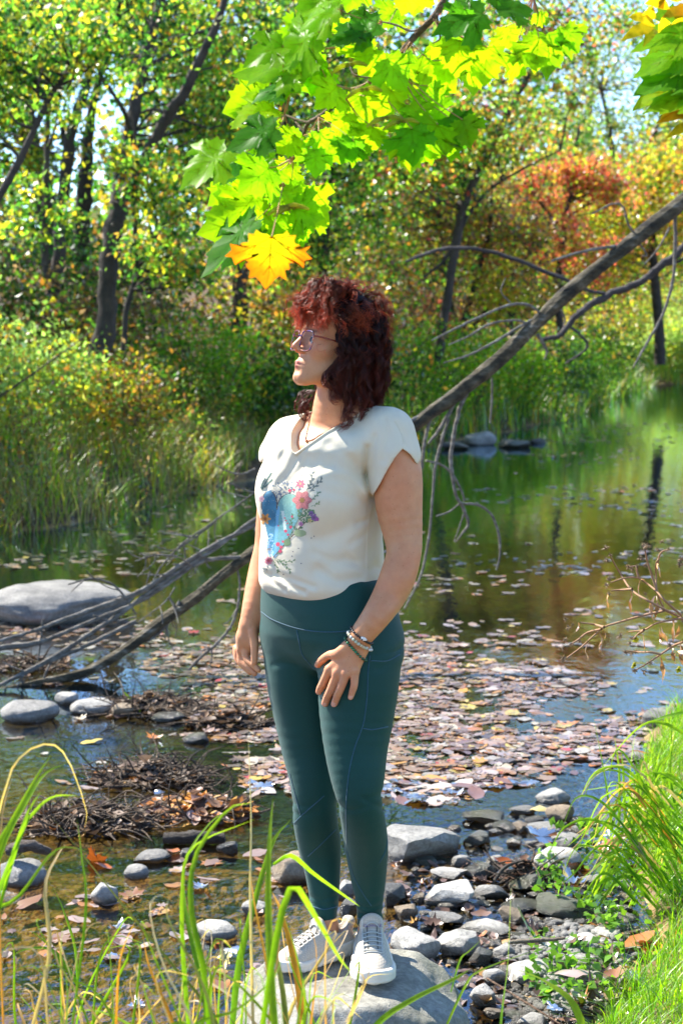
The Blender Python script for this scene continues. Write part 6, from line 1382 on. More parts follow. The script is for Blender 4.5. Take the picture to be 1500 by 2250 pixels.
BR = [  # lower left boughs
 [(640, 1090, 9), (575, 1145, 9), (480, 1192, 9), (400, 1240, 10), (330, 1287, 12), (280, 1312, 13), (230, 1330, 13), (140, 1362, 10), (70, 1388, 9), (0, 1408, 8), (-60, 1420, 6)],
 [(620, 1110, 8), (560, 1140, 8), (480, 1200, 9), (400, 1250, 10), (330, 1300, 10), (270, 1345, 11), (190, 1398, 11), (110, 1448, 10), (40, 1485, 9), (-40, 1525, 7)],
 [(540, 1225, 10), (470, 1228, 9), (430, 1240, 10), (380, 1275, 9), (320, 1315, 9), (250, 1345, 9), (170, 1378, 9), (90, 1410, 12), (0, 1425, 14), (-60, 1432, 12)],
 [(300, 1365, 12), (240, 1395, 11), (160, 1432, 10), (90, 1462, 9), (30, 1492, 8), (-30, 1515, 6)],
 [(300, 1350, 4), (270, 1305, 5), (240, 1280, 5), (200, 1272, 5), (150, 1284, 4)], [(130, 1432, 5), (105, 1470, 5), (85, 1530, 5), (72, 1582, 4), (58, 1597, 3)],
 [(520, 1245, 5), (527, 1290, 5), (515, 1360, 6), (480, 1410, 7), (430, 1455, 7), (395, 1500, 7), (368, 1532, 6)], [(600, 1490, 6), (560, 1505, 8), (500, 1532, 10), (450, 1558, 10), (425, 1590, 9), (405, 1625, 8), (380, 1655, 6)],
 [(470, 1150, 3), (430, 1180, 4), (380, 1215, 4), (345, 1260, 4), (335, 1290, 4)], [(570, 1075, 3), (520, 1110, 4), (450, 1160, 4), (400, 1195, 4), (350, 1250, 3)], [(390, 1222, 4), (340, 1220, 4), (298, 1233, 3)], [(460, 1248, 4), (445, 1228, 4), (420, 1238, 4), (380, 1240, 3)],
 [(395, 1320, 7), (385, 1345, 8), (365, 1375, 8), (330, 1405, 6), (270, 1425, 4)], [(385, 1290, 3), (360, 1325, 3), (300, 1370, 3)], [(300, 1355, 4), (250, 1365, 4), (205, 1352, 4)], [(235, 1445, 6), (200, 1478, 6), (150, 1510, 5), (100, 1530, 4)],
 [(330, 1590, 3), (300, 1575, 4), (250, 1600, 5), (190, 1618, 4), (130, 1622, 3)], [(60, 1550, 3), (90, 1568, 4), (120, 1590, 4), (130, 1620, 3)], [(620, 1040, 5), (590, 1060, 5), (560, 1082, 4), (500, 1060, 3)], [(470, 1205, 5), (500, 1186, 5), (560, 1150, 6)],
 [(560, 1030, 4), (530, 1042, 4), (500, 1035, 3), (470, 1020, 2)], [(95, 1360, 5), (90, 1410, 5), (84, 1452, 3)], [(330, 1255, 3), (322, 1290, 3), (330, 1330, 2)], [(50, 1480, 4), (48, 1520, 4), (52, 1562, 3)],
 # hanging twigs, right of the person
 [(985, 872, 9), (965, 882, 9), (945, 920, 8), (932, 975, 8), (925, 1030, 7)], [(1035, 845, 10), (1012, 890, 10), (1000, 935, 9), (990, 1000, 9), (993, 1045, 8), (1002, 1090, 7), (1015, 1112, 8), (1028, 1150, 7), (1015, 1172, 5), (1000, 1192, 3)],
 [(935, 1012, 5), (965, 1020, 5), (990, 1038, 6), (1012, 1075, 5), (1020, 1100, 5)], [(985, 920, 6), (968, 975, 7), (955, 1030, 7), (950, 1090, 6), (944, 1160, 6), (934, 1225, 6), (920, 1275, 5), (888, 1338, 4)],
 [(1012, 1106, 6), (1050, 1110, 6), (1078, 1130, 6), (1094, 1170, 6), (1098, 1215, 5), (1090, 1252, 4)], [(1010, 1106, 4), (985, 1125, 4), (958, 1134, 3)], [(1080, 830, 5), (1080, 880, 5), (1076, 930, 4)], [(1018, 1130, 4), (1008, 1160, 3), (997, 1190, 3)],
 [(960, 895, 9), (930, 912, 9), (900, 925, 8), (860, 945, 6)], [(1010, 850, 8), (990, 900, 9), (960, 950, 7), (940, 975, 5)],
 # upper twigs
 [(1195, 700, 6), (1165, 672, 6), (1120, 670, 6), (1050, 698, 6), (1000, 722, 5), (948, 748, 3)], [(1165, 712, 5), (1130, 704, 5), (1075, 712, 5), (1030, 738, 4), (985, 758, 3)], [(1190, 690, 6), (1140, 718, 6), (1085, 752, 6), (1030, 780, 5), (975, 797, 3)],
 [(1370, 540, 7), (1320, 545, 7), (1260, 558, 6), (1210, 574, 4)], [(1395, 518, 5), (1378, 490, 5), (1368, 455, 4), (1345, 448, 4), (1300, 470, 3)], [(1482, 468, 9), (1482, 540, 8), (1476, 620, 7), (1455, 690, 6), (1425, 745, 6), (1390, 808, 4)], [(1470, 500, 5), (1445, 545, 4), (1414, 582, 3)],
 [(1400, 530, 5), (1420, 560, 4), (1410, 562, 3)], [(1180, 735, 9), (1200, 770, 6), (1195, 790, 3)], [(1225, 668, 6), (1240, 700, 4), (1236, 716, 2)], [(1120, 665, 4), (1100, 640, 3), (1110, 610, 2)]]
BRi = 0
for b_ in BR: tl(b_); BRi += 1
# small side twigs sprouting from the boughs
for b_ in BR[:14]:
    P_ = spline(np.array(b_, float), 30)
    for _ in range(4):
        i = rs.randint(3, 27); x, y, w = P_[i]; d = P_[i+1, :2]-P_[i-1, :2]; d /= np.linalg.norm(d); a = rs.choice([-1, 1])*rs.uniform(.4, 1.1); e = np.array([d[0]*math.cos(a)-d[1]*math.sin(a), d[0]*math.sin(a)+d[1]*math.cos(a)]); l = rs.uniform(20, 70)
        tl([(x, y, min(w, 4)), (x+e[0]*l*.5+rs.randn()*4, y+e[1]*l*.5+rs.randn()*4, 3), (x+e[0]*l, y+e[1]*l+rs.randn()*6, 2)], 5, dY=rs.randn()*.1, name="twig")
# darker dead bough behind the log
rs = np.random.RandomState(33)
db = empty("dead_bough", P(1500, 545, 13), "dark crooked bough half hidden behind the leaning log", "branch")
m = MB(); 
for pts in ([(1560, 480, 14), (1500, 545, 17), (1450, 585, 17), (1400, 622, 16), (1330, 650, 17), (1270, 690, 15), (1230, 735, 12), (1190, 745, 8)], [(1340, 648, 9), (1300, 640, 8), (1260, 622, 8), (1200, 598, 9), (1120, 566, 9), (1050, 548, 9), (980, 545, 9), (930, 560, 8), (890, 575, 5)], [(1450, 585, 8), (1500, 570, 6), (1550, 540, 5)], [(1250, 715, 7), (1290, 760, 6), (1240, 800, 4)]):
    tube(m, [P(a, c, 13) for a, c, w in pts], [w*.5*13/K for a, c, w in pts], 7, n=len(pts)*5, wob=.12, rs=rs, jag=.15, col=(.35, .33, .36))
m.build("limb", M_twig, db)
# sunken log piece, sticks
def stick(pts, r, lab, name="stick", z=None, col=(1, 1, 1)):
    V = [G(a, b_, zz) for a, b_, zz in pts]; m = MB(); tube(m, V, r, 8, n=len(pts)*6, wob=.1, rs=rs, jag=.08, col=col); return tag(m.build(name, M_twig, None, loc=V[0]), lab, "stick")
stick([(362, 1842, .02), (430, 1840, .025), (495, 1842, .02)], [.02, .024, .018], "short dark log floating below the debris heap", "log", col=(.25, .22, .2))
stick([(1120, 2070, .12), (1180, 2066, .13), (1240, 2062, .14)], [.006, .006, .004], "straight pale stick lying across the gravel", col=(1, .9, .75)); stick([(1085, 1935, .05), (1110, 1905, .08), (1150, 1890, .09)], [.006, .006, .003], "dark stick poking up beside the leaf heap", col=(.4, .35, .3))
stick([(1070, 2150, .1), (1150, 2200, .1), (1230, 2250, .1)], [.003, .003, .002], "thin brown twig lying over the cobbles near the bottom", col=(.7, .45, .3)); stick([(20, 1868, .10), (60, 1858, .12), (110, 1872, .09)], [.018, .02, .012], "strip of curled bark lying on the lower left stone", "bark_strip", col=(.6, .5, .45))
# debris heaps: dead roots, twigs and curled leaves
def heap(cx, cy, w, h, lab, seed, nt, nl, pal, pale=.6):
    r_ = np.random.RandomState(seed); c = G(cx, cy+h*.4, 0); t = empty("debris_heap", c, lab, "debris heap"); Y = c[1]; W = w*Y/K/2; D = W*.7; m = MB()
    for _ in range(nt):
        a = r_.rand()*6.28; rr = r_.rand()**.6; b0 = c+[math.cos(a)*W*rr, math.sin(a)*D*rr, 0.01+(1-rr)*.06*r_.rand()]; d = np.array([r_.randn(), r_.randn()*.8, r_.randn()*.22+.06]); d *= r_.uniform(.05, .22)/np.linalg.norm(d)
        k = r_.uniform(.25, 1.1); tube(m, [b0, b0+d*.5+r_.randn(3)*.02, b0+d], [.004*r_.uniform(.5, 1.6), .003, .0015], 5, n=7, col=np.array([1, .78, .6])*k*pale, caps=False)
    m.build("twigs", M_twig, t); m = MB(); a = r_.rand(nl)*6.28; rr = r_.rand(nl)**.6
    Cn = c+np.stack([np.cos(a)*W*rr, np.sin(a)*D*rr, .01+(1-rr)*.07*r_.rand(nl)], 1); flat_leaves(m, r_, Cn, .062, .26, .45, pal=pal, pk=(.8, .2, .0)); m.build("dead_leaves", M_dead, t, smooth=False)
DB = [([(.11, .075, .05), (.17, .11, .07), (.07, .05, .035)], 6), ([(.19, .14, .11), (.30, .24, .19)], 3), (ORNG, .4)]
heap(330, 1500, 240, 150, "dark heap of dead roots caught against the driftwood", 41, 200, 350, DB, .9); heap(330, 1660, 260, 130, "mound of curled brown leaves on sticks in the middle of the left water", 42, 240, 600, DB, .8)
heap(190, 1760, 300, 130, "low tangle of rusty stalks and leaves at lower left", 43, 260, 650, DB+[(ORNG, .7)], .9); heap(430, 1745, 260, 110, "drift of orange and brown leaves right of the rusty tangle", 44, 70, 700, [(ORNG, 4), (BRWN, 3), (FPAL[0][0], 3)], .8)
heap(1150, 1915, 90, 60, "black leaf clump on the dark stone in the shallows", 45, 50, 90, [(BRWN, 4)], .6); heap(60, 1430, 200, 90, "dark hanging dead leaves under the left driftwood", 46, 120, 160, DB, .8)
heap(500, 1570, 180, 60, "dark drift of wet leaves behind the far hand", 47, 60, 260, DB, .8)
# ================================================================ maple boughs overhead
VEIN = [((0, 0), (0, 1.05)), ((0, 0), (.80, .40)), ((0, 0), (-.80, .40)), ((0, 0), (.46, -.04)), ((0, 0), (-.46, -.04)), ((0, .35), (.22, .62)), ((0, .35), (-.22, .62)), ((.34, .17), (.62, .20)), ((-.34, .17), (-.62, .20)), ((.34, .17), (.52, .44)), ((-.34, .17), (-.52, .44)), ((0, .6), (.14, .82)), ((0, .6), (-.14, .82))]
M_maple = leafmat("maple_leaf", .68, .012, .30, (1.75, 1.95, .4), mott=.3)
def maple_leaf(base, tipdir, nrm, size, colr, edge=None, r_=None, droop=.12):
    """mesh of one leaf, base = where stalk meets blade"""
    t = np.asarray(tipdir, float); t /= np.linalg.norm(t); n = np.asarray(nrm, float); n = n-t*(n@t); n /= np.linalg.norm(n); s = np.cross(t, n)
    asym = MOF*(1+.02*r_.randn(*MOF.shape)); m = MB(); cen = np.array([0, .25]); rings = [asym, cen+(asym-cen)*.66, cen+(asym-cen)*.33]; k = len(asym)
    def bend(q): r2 = (q**2).sum(-1); fold = np.abs(q[..., 0])*.12*fs; rip = .05*np.sin(q[..., 0]*7+ph)*np.cos(q[..., 1]*6+ph2); return -droop*r2+fold+rip
    fs = r_.uniform(-1, 2); ph, ph2 = r_.rand(2)*6
    def to3(q, off=0): q = np.asarray(q, float); return base+size*(q[..., :1]*s+q[..., 1:2]*t+(bend(q)[..., None]+off)*n)
    pts = np.vstack(rings+[cen[None]]); V = to3(pts); c = np.tile(colr, (len(pts), 1)); 
    var = 1+.10*vnoise(np.c_[pts*3, np.full(len(pts), r_.rand()*9)], 5)[:, None]; c = c*var
    if edge is not None:
        kk = np.clip((np.hypot(pts[:, 0], pts[:, 1]-.15)-.28)*2.0+.25*(pts[:, 1] > .5), 0, 1)[:, None]; c = c*(1-kk)+np.array(edge)*kk
    j = np.arange(k); j2 = (j+1) % k; m.add(V, np.concatenate([np.stack([j, j2, k+j2, k+j], -1), np.stack([k+j, k+j2, 2*k+j2, 2*k+j], -1)]), c)
    m.add(V, np.stack([2*k+j, 2*k+j2, np.full(k, 3*k)], -1), c)
    for a, b_ in VEIN:
        a, b_ = np.array(a, float), np.array(b_, float); d = b_-a; w = np.array([-d[1], d[0]])/np.linalg.norm(d)*.008
        for off in (.006, -.006):
            u = np.linspace(0, 1, 6)[:, None]; q = a+d*u; ww = w*(1-.75*u); V2 = np.concatenate([to3(q-ww, off), to3(q+ww, off)]); i = np.arange(5); m.add(V2, np.stack([i, i+1, i+7, i+6], -1), np.array(colr)*[1.1, .75, .5] if edge is None else np.array(edge)*.6)
    return m
def bough(name, lab, twigs, seed):
    t = empty(name, P(*twigs[0][0][0][:2], twigs[0][1]), lab, "branch"); m = MB(); r_ = np.random.RandomState(seed)
    for pts, Y in twigs: tube(m, [P(a, b_, Y+.02*i) for i, (a, b_, w) in enumerate(pts)], [w*.5*Y/K for a, b_, w in pts], 8, n=len(pts)*6, wob=.08, rs=r_, jag=.06, col=(.95, .7, .55))
    m.build("twig", M_twig, t); return t
MP = bough("maple_branch", "maple bough of glowing green leaves hanging above the person's head", [([(1040, -70, 17), (990, -20, 16), (950, 40, 15), (900, 92, 14), (865, 135, 12), (820, 175, 13), (760, 215, 11), (700, 258, 11), (678, 270, 10), (662, 305, 8), (645, 345, 7), (630, 385, 6), (622, 400, 4)], 3.05),
    ([(678, 270, 6), (650, 262, 6), (625, 252, 4)], 3.05), ([(668, 290, 5), (650, 268, 5), (640, 256, 3)], 3.05), ([(950, 38, 6), (910, 68, 5), (870, 55, 5), (840, 48, 4)], 3.05), ([(960, 30, 6), (962, 60, 5), (966, 85, 4), (950, 95, 3)], 3.05), ([(1150, -60, 7), (1170, -10, 5), (1180, 30, 4)], 3.1), ([(1040, -70, 8), (1090, -30, 7), (1150, -40, 6)], 3.1), ([(820, 172, 4), (780, 165, 4), (768, 145, 3)], 3.03)], 51)
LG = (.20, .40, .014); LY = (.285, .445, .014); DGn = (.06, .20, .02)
ML = [  # junction px, tip px, apparent half-width factor (1 = facing us), colour, dY, label
 (597, 522, 588, 645, 1.0, (.33, .29, .010), -.10, (.44, .10, .010)), (664, 436, 728, 500, .95, LY, -.04, None), (664, 445, 640, 520, .9, LY, .02, None), (556, 405, 462, 455, .8, LY, 0, None), (545, 478, 425, 512, .62, LY, -.02, None), (560, 485, 422, 622, .22, DGn, -.05, None), (560, 500, 455, 585, .35, DGn, .0, None),
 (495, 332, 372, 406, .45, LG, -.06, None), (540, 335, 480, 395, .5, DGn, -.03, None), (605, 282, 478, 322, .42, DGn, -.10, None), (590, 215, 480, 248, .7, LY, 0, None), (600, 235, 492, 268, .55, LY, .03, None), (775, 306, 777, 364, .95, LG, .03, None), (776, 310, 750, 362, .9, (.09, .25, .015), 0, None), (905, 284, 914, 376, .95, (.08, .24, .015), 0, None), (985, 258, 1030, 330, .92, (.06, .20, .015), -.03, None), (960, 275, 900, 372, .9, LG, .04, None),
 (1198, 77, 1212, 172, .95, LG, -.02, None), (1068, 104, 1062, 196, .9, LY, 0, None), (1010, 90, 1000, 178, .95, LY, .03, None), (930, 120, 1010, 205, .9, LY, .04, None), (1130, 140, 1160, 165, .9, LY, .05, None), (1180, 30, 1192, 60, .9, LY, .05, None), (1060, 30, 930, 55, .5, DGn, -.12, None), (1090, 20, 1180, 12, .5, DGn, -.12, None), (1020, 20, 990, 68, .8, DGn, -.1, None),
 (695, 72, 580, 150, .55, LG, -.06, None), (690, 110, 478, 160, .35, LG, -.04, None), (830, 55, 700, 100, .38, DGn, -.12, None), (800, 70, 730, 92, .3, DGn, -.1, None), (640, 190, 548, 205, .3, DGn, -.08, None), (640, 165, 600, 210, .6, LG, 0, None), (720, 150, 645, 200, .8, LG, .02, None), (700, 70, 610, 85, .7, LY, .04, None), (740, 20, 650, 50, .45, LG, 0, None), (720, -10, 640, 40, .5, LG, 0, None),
 (780, 60, 740, 130, .9, LY, .06, None), (820, 110, 790, 180, .9, LY, .05, None), (880, 150, 850, 235, .95, LY, .06, None), (940, 190, 960, 260, .9, LG, .03, None), (860, 200, 820, 270, .9, LY, .06, None), (760, 250, 740, 310, .9, LY, .05, None), (700, 290, 710, 345, .95, LG, .0, None), (690, 330, 700, 395, .95, LG, .02, None), (820, 280, 800, 345, .9, LY, .05, None), (900, 230, 940, 280, .9, LG, .02, None),
 (650, 300, 600, 345, .8, LY, .03, None), (600, 350, 540, 380, .6, LG, 0, None), (590, 370, 520, 430, .7, LG, .0, None), (600, 380, 590, 450, .9, LG, .04, None), (640, 395, 600, 470, .8, LG, .04, None), (620, 420, 660, 470, .8, LY, .05, None), (560, 430, 500, 500, .7, LY, .05, None), (620, 470, 560, 560, .75, LG, .04, None), (650, 500, 665, 556, .8, LG, .03, None), (560, 250, 500, 225, .8, LY, .04, None),
 (870, 20, 830, 60, .8, LG, .03, None), (780, -30, 760, 30, .8, LG, .03, None), (900, -20, 880, 40, .9, LY, .04, None), (990, 130, 960, 190, .9, LY, .06, None), (1110, 60, 1130, 120, .9, LY, .04, None), (1150, 100, 1180, 150, .9, LY, .06, None), (1040, 140, 1040, 215, .9, LY, .07, None), (930, 250, 1010, 290, .8, LG, .06, None), (680, 130, 640, 175, .7, LG, .04, None), (620, 100, 520, 140, .5, LG, .03, None),
 (740, 190, 690, 240, .8, LY, .06, None), (790, 210, 810, 290, .9, LY, .08, None), (850, 130, 900, 200, .9, LG, .07, None), (1240, 60, 1275, 118, .8, LG, .03, None)]
r_ = np.random.RandomState(52); stalks = MB(); ML0 = [q for q in ML if q[4] > .6 and q[7] is None]
for i in r_.permutation(len(ML0))[:100-len(ML)]:
    jx, jy, tx, ty, fac, c, dY, edge = ML0[i]; ox, oy = r_.uniform(-38, 38), r_.uniform(-30, 30); rt_ = r_.uniform(-.5, .5); dx, dy = (tx-jx)*.85, (ty-jy)*.85; ML.append((jx+ox, jy+oy, jx+ox+dx*math.cos(rt_)-dy*math.sin(rt_), jy+oy+dx*math.sin(rt_)+dy*math.cos(rt_), fac, [LG, LY, LG][i % 3], dY+r_.uniform(.04, .16), None))
TW = np.array([(990, -20), (950, 40), (900, 92), (865, 135), (820, 175), (760, 215), (700, 258), (662, 305), (645, 345), (622, 400), (1170, -10), (1090, -30), (840, 48), (625, 252)], float)
for jx, jy, tx, ty, fac, c, dY, edge in ML:
    Y = 3.02+dY+(-.22 if edge is not None else r_.uniform(-.10, .10)); A = P(jx, jy, Y); Lp = math.hypot(tx-jx, ty-jy)
    # facing amount: blade normal leaning away from us for thin looking leaves
    B = P(tx, ty, Y+r_.uniform(-.02, .03)); d = B-A; view = ray((jx+tx)/2, (jy+ty)/2); view /= np.linalg.norm(view); side = np.cross(view, d); side /= np.linalg.norm(side)
    size = np.linalg.norm(d)/1.10
    if fac < .6: size = max(size*.95, .07)
    ang = math.acos(min(1, max(.12, fac))); n_ = -view*math.cos(ang)+side*math.sin(ang)*(1 if side[2] > 0 else -1); n_ = n_-np.array(SUN)*(.7 if fac > .6 else .1)
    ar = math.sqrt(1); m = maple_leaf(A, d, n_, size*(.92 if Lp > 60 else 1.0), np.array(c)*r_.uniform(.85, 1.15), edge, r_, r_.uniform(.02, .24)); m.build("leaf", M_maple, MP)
    k = np.argmin(np.hypot(TW[:, 0]-jx, TW[:, 1]-jy)+np.where(TW[:, 1] > jy, 60, 0)); T_ = P(*TW[k], 3.05); tube(stalks, [T_, (T_+A)/2+[0, 0, -.01+r_.randn()*.004], A+(A-B)*.02], [.0011, .0009, .0009], 5, n=8, col=(.42, .16, .06), caps=False)
stalks.build("stalks", pmat("leaf_stalk", None, .5, attr=True), MP)
for x, y in ((640, 455), (628, 452), (880, 265), (845, 258), (800, 195), (768, 140)):
    m = MB()
    for sg in (-1, 1):
        A = P(x, y, 2.98); Dd = np.array([sg*.030, -.004, -.010+.006*sg]); v, f = uvsphere(A+Dd*.15, (.0045, .003, .004), 8, 6); m.add(v, f, (.30, .30, .06)); tube(m, [A, A+Dd*.5+[0, 0, .003], A+Dd], [.002, .0042, .002], 6, n=8, col=(.40, .38, .08))
    m.build("winged_seed", M_maple, MP)
MP2 = bough("maple_branch", "maple leaves reaching in from the right edge under yellow leaflets", [([(1620, 150, 8), (1540, 130, 7), (1500, 110, 5)], 3.0), ([(1620, 150, 8), (1560, 200, 6), (1510, 215, 4)], 3.0)], 53)
for jx, jy, tx, ty, fac, c, dY in ((1530, 60, 1388, 105, .5, LG, 0), (1520, 110, 1390, 160, .45, LG, .02), (1530, 150, 1388, 200, .4, (.09, .25, .015), 0), (1545, 170, 1385, 230, .5, LY, .03), (1540, 200, 1410, 240, .4, LG, -.02), (1520, 90, 1410, 130, .6, LY, .05)):
    Y = 2.98+dY; A = P(jx, jy, Y); B = P(tx, ty, Y+.01); d = B-A; view = ray(jx, jy); view /= np.linalg.norm(view); side = np.cross(view, d); side /= np.linalg.norm(side); ang = math.acos(fac)
    maple_leaf(A, d, -view*math.cos(ang)+side*math.sin(ang)*(1 if side[2] > 0 else -1), np.linalg.norm(d)/1.1, np.array(c), None, r_, .06).build("leaf", M_maple, MP2)
AS = bough("ash_branch", "spray of yellow pointed leaflets at the top right corner", [([(1640, -40, 6), (1540, 10, 5), (1480, 40, 4), (1450, 75, 3)], 3.1), ([(1640, 260, 6), (1560, 240, 5), (1500, 225, 4)], 3.1)], 54)
def leaflet(x0, y0, x1, y1, wpx, c, Y):
    A, B = P(x0, y0, Y), P(x1, y1, Y+r_.uniform(-.02, .02)); d = B-A; v = ray(x0, y0); v /= np.linalg.norm(v); s = np.cross(v, d); s /= np.linalg.norm(s); s = s*math.cos(.5)+v*math.sin(.5)*r_.choice([-1, 1]); W = wpx*Y/K; n = 9; u = np.linspace(0, 1, n); w = W*.5*np.sin(np.pi*u**.8)**.8*(1+.12*r_.randn(n)); w[[0, -1]] = .0005
    ce = A+d*u[:, None]+np.array([0, 0, -.006])*(4*u*(1-u))[:, None]*-1; m = MB(); V = np.concatenate([ce-s*w[:, None], ce, ce+s*w[:, None]]); V[:n, 2] += .1*w; V[2*n:, 2] += .1*w; i = np.arange(n-1); sp_ = 1-.5*(r_.rand(3*n, 1) > .85)
    m.add(V, np.concatenate([np.stack([i, i+1, n+i+1, n+i], -1), np.stack([n+i, n+i+1, 2*n+i+1, 2*n+i], -1)]), np.array(c)*sp_); m.build("leaflet", M_maple, AS)
YL = (.50, .34, .02); OR = (.50, .24, .02)
for a in ((1438, 58, 1378, 38, 26, YL), (1436, 62, 1364, 90, 30, YL), (1442, 66, 1412, 104, 24, YL), (1440, 40, 1410, 34, 30, YL), (1456, 20, 1432, -10, 26, OR), (1470, 20, 1415, 8, 28, YL), (1480, 40, 1520, 20, 32, OR), (1470, 48, 1445, 72, 24, YL), (1520, 25, 1452, 40, 30, OR), (1520, 60, 1470, 58, 26, YL), (1500, 0, 1450, -8, 30, YL), (1500, 205, 1452, 235, 22, OR), (1510, 222, 1447, 268, 24, OR), (1520, 255, 1440, 272, 22, OR), (1530, 275, 1462, 305, 24, YL), (1520, 240, 1455, 250, 20, OR), (1500, 190, 1470, 210, 20, OR)): leaflet(*a, 3.0)
# ================================================================ withered weed at the right
M_dry = leafmat("dry_leaf", .3, .06, .5, (1.3, 1.2, .9)); wd = empty("withered_weed", P(1520, 1400, 3.5), "withered weed with spiky seed heads and shrivelled brown leaves at the right edge", "weed")
def zp(a, b_): return 1200+a/5, 1150+b_/5
m = MB(); r_ = np.random.RandomState(61); YW = 3.5
for pts in ([(1900, 1400), (1480, 1050), (1400, 1000), (1290, 940), (1210, 740), (1200, 560), (1200, 440), (1240, 380)], [(1480, 1010), (1300, 850), (1200, 740), (1100, 660), (1000, 600), (860, 600), (700, 650)], [(1400, 1000), (1150, 870), (940, 740), (820, 570), (720, 400), (700, 350)], [(1290, 960), (1150, 990), (950, 1040), (780, 1090), (630, 1140), (500, 1250), (380, 1360), (220, 1480)], [(630, 1140), (520, 1110), (370, 1090)], [(600, 1160), (450, 1200), (330, 1290), (250, 1330)],
            [(1500, 1300), (1400, 1340), (1250, 1440), (1100, 1540), (980, 1610)], [(1250, 1440), (1130, 1415), (1000, 1415), (880, 1400)], [(1500, 1040), (1380, 1060), (1200, 1100), (1070, 1170), (900, 1190)], [(1070, 1170), (1000, 1220), (950, 1270)], [(1210, 740), (1150, 560), (1100, 400), (1080, 300)], [(1200, 500), (1250, 330), (1330, 290)], [(940, 720), (820, 730), (700, 740)], [(1010, 600), (990, 520), (990, 470), (900, 480)], [(1560, 500), (1480, 430)], [(1900, 1500), (1600, 1350), (1480, 1300)]):
    tube(m, [P(*zp(a, b_), YW+.03*r_.randn()) for a, b_ in pts], np.linspace(.0028, .0014, len(pts)), 5, n=len(pts)*4, col=(.30, .17, .09), caps=False)
m.build("stems", pmat("dry_stem", None, .8, attr=True), wd)
for a, b_, s in ((650, 270, 1), (655, 405, .9), (700, 350, .6), (665, 680, .8), (680, 615, .6), (680, 770, .6), (1055, 235, .6), (1105, 245, .9), (1085, 260, .8), (1260, 200, .7), (1330, 290, .7), (1035, 385, .9), (1085, 450, .8), (1220, 290, .7), (930, 500, .8), (890, 475, .7), (990, 475, .5), (1480, 400, .9), (1460, 450, .9), (215, 1050, .7), (235, 1145, .8), (285, 1110, .5), (210, 1270, .7), (165, 1375, .8), (270, 1335, .6), (185, 1490, 1.), (360, 1290, .6), (805, 1240, .8), (940, 1265, .8), (910, 1310, .6), (870, 1415, .7), (925, 1430, .7), (985, 1410, .7), (960, 1620, .7), (1070, 1625, 1.), (1140, 1540, .6), (1350, 1340, .8), (1080, 770, .5)):
    c = P(*zp(a, b_), YW+r_.randn()*.03); mh = MB()
    for _ in range(22):
        d = r_.randn(3); d[1] -= .2; d /= np.linalg.norm(d); l = .0105*s*r_.uniform(.6, 1.1); tube(mh, [c, c+d*l], [.0015*s, .0004], 4, n=3, col=np.array([.30, .21, .12])*r_.uniform(.4, 1.5), caps=False)
    mh.build("seed_head", M_dry, wd)
for pts, w in (([(930, 740), (940, 810), (920, 880), (925, 990)], 7), ([(1120, 680), (1040, 620), (1010, 720), (1030, 860)], 5), ([(1200, 440), (1240, 500), (1255, 600)], 8), ([(1190, 800), (1150, 900), (1140, 1000), (1185, 1090)], 9), ([(1200, 800), (1215, 930), (1190, 1070)], 8), ([(1390, 1030), (1400, 1130), (1385, 1300)], 9), ([(1260, 1130), (1290, 1230), (1320, 1300)], 8), ([(1450, 1110), (1440, 1200), (1410, 1260)], 7), ([(1460, 1320), (1470, 1430), (1500, 1560)], 13), ([(1380, 1370), (1390, 1450), (1420, 1550)], 8), ([(1240, 1450), (1260, 1560), (1290, 1640), (1270, 1760)], 9), ([(630, 1170), (650, 1240), (600, 1330), (590, 1420), (640, 1460)], 5), ([(580, 1200), (600, 1280), (560, 1370)], 5), ([(450, 1330), (420, 1400), (450, 1470), (440, 1510)], 4), ([(350, 1090), (350, 1140), (320, 1190)], 4), ([(670, 780), (670, 860), (680, 940)], 4), ([(1050, 1190), (1060, 1290), (1075, 1390)], 5), ([(1240, 1130), (1250, 1250), (1240, 1330)], 5), ([(1440, 1400), (1500, 1440), (1520, 1500)], 12)):
    S = spline(np.array([P(*zp(a, b_), YW+r_.randn()*.015) for a, b_ in pts]), 14); Tn = np.gradient(S, axis=0); Tn /= np.linalg.norm(Tn, axis=1)[:, None]; u = np.linspace(0, 1, 14); W = w*YW/K*np.sin(np.pi*np.clip(u*.96+.03, 0, 1))**.7*.62; tw = u*r_.uniform(1, 4)+r_.rand()*6; sd_ = np.cross(Tn, [0, -1, 0]); sd_ /= np.linalg.norm(sd_, axis=1)[:, None]; dp = np.cross(Tn, sd_)
    s1 = sd_*np.cos(tw)[:, None]+dp*np.sin(tw)[:, None]; up_ = np.cross(Tn, s1); mh = MB(); V = np.concatenate([S-s1*W[:, None]+up_*W[:, None]*.5, S, S+s1*W[:, None]+up_*W[:, None]*.5]); i = np.arange(13); mh.add(V, np.concatenate([np.stack([i, i+1, 15+i, 14+i], -1), np.stack([14+i, 15+i, 29+i, 28+i], -1)]), np.array([.52, .27, .10])*r_.uniform(.6, 1.25)*(1+.15*r_.randn(42, 1))); mh.build("withered_leaf", M_dry, wd)
for a, b_ in ((975, 1270), (960, 1560), (1450, 1610)):
    c = P(*zp(a, b_), YW); mh = MB()
    for k in range(9):
        t = k*.7; p0 = c+np.array([math.cos(t), 0, math.sin(t)])*.0055*r_.rand(); v, f = uvsphere(p0, (.0035, .0012, .0028), 6, 4); mh.add(v, f, (.62, .60, .03))
    mh.build("yellow_flower", M_dry, wd)
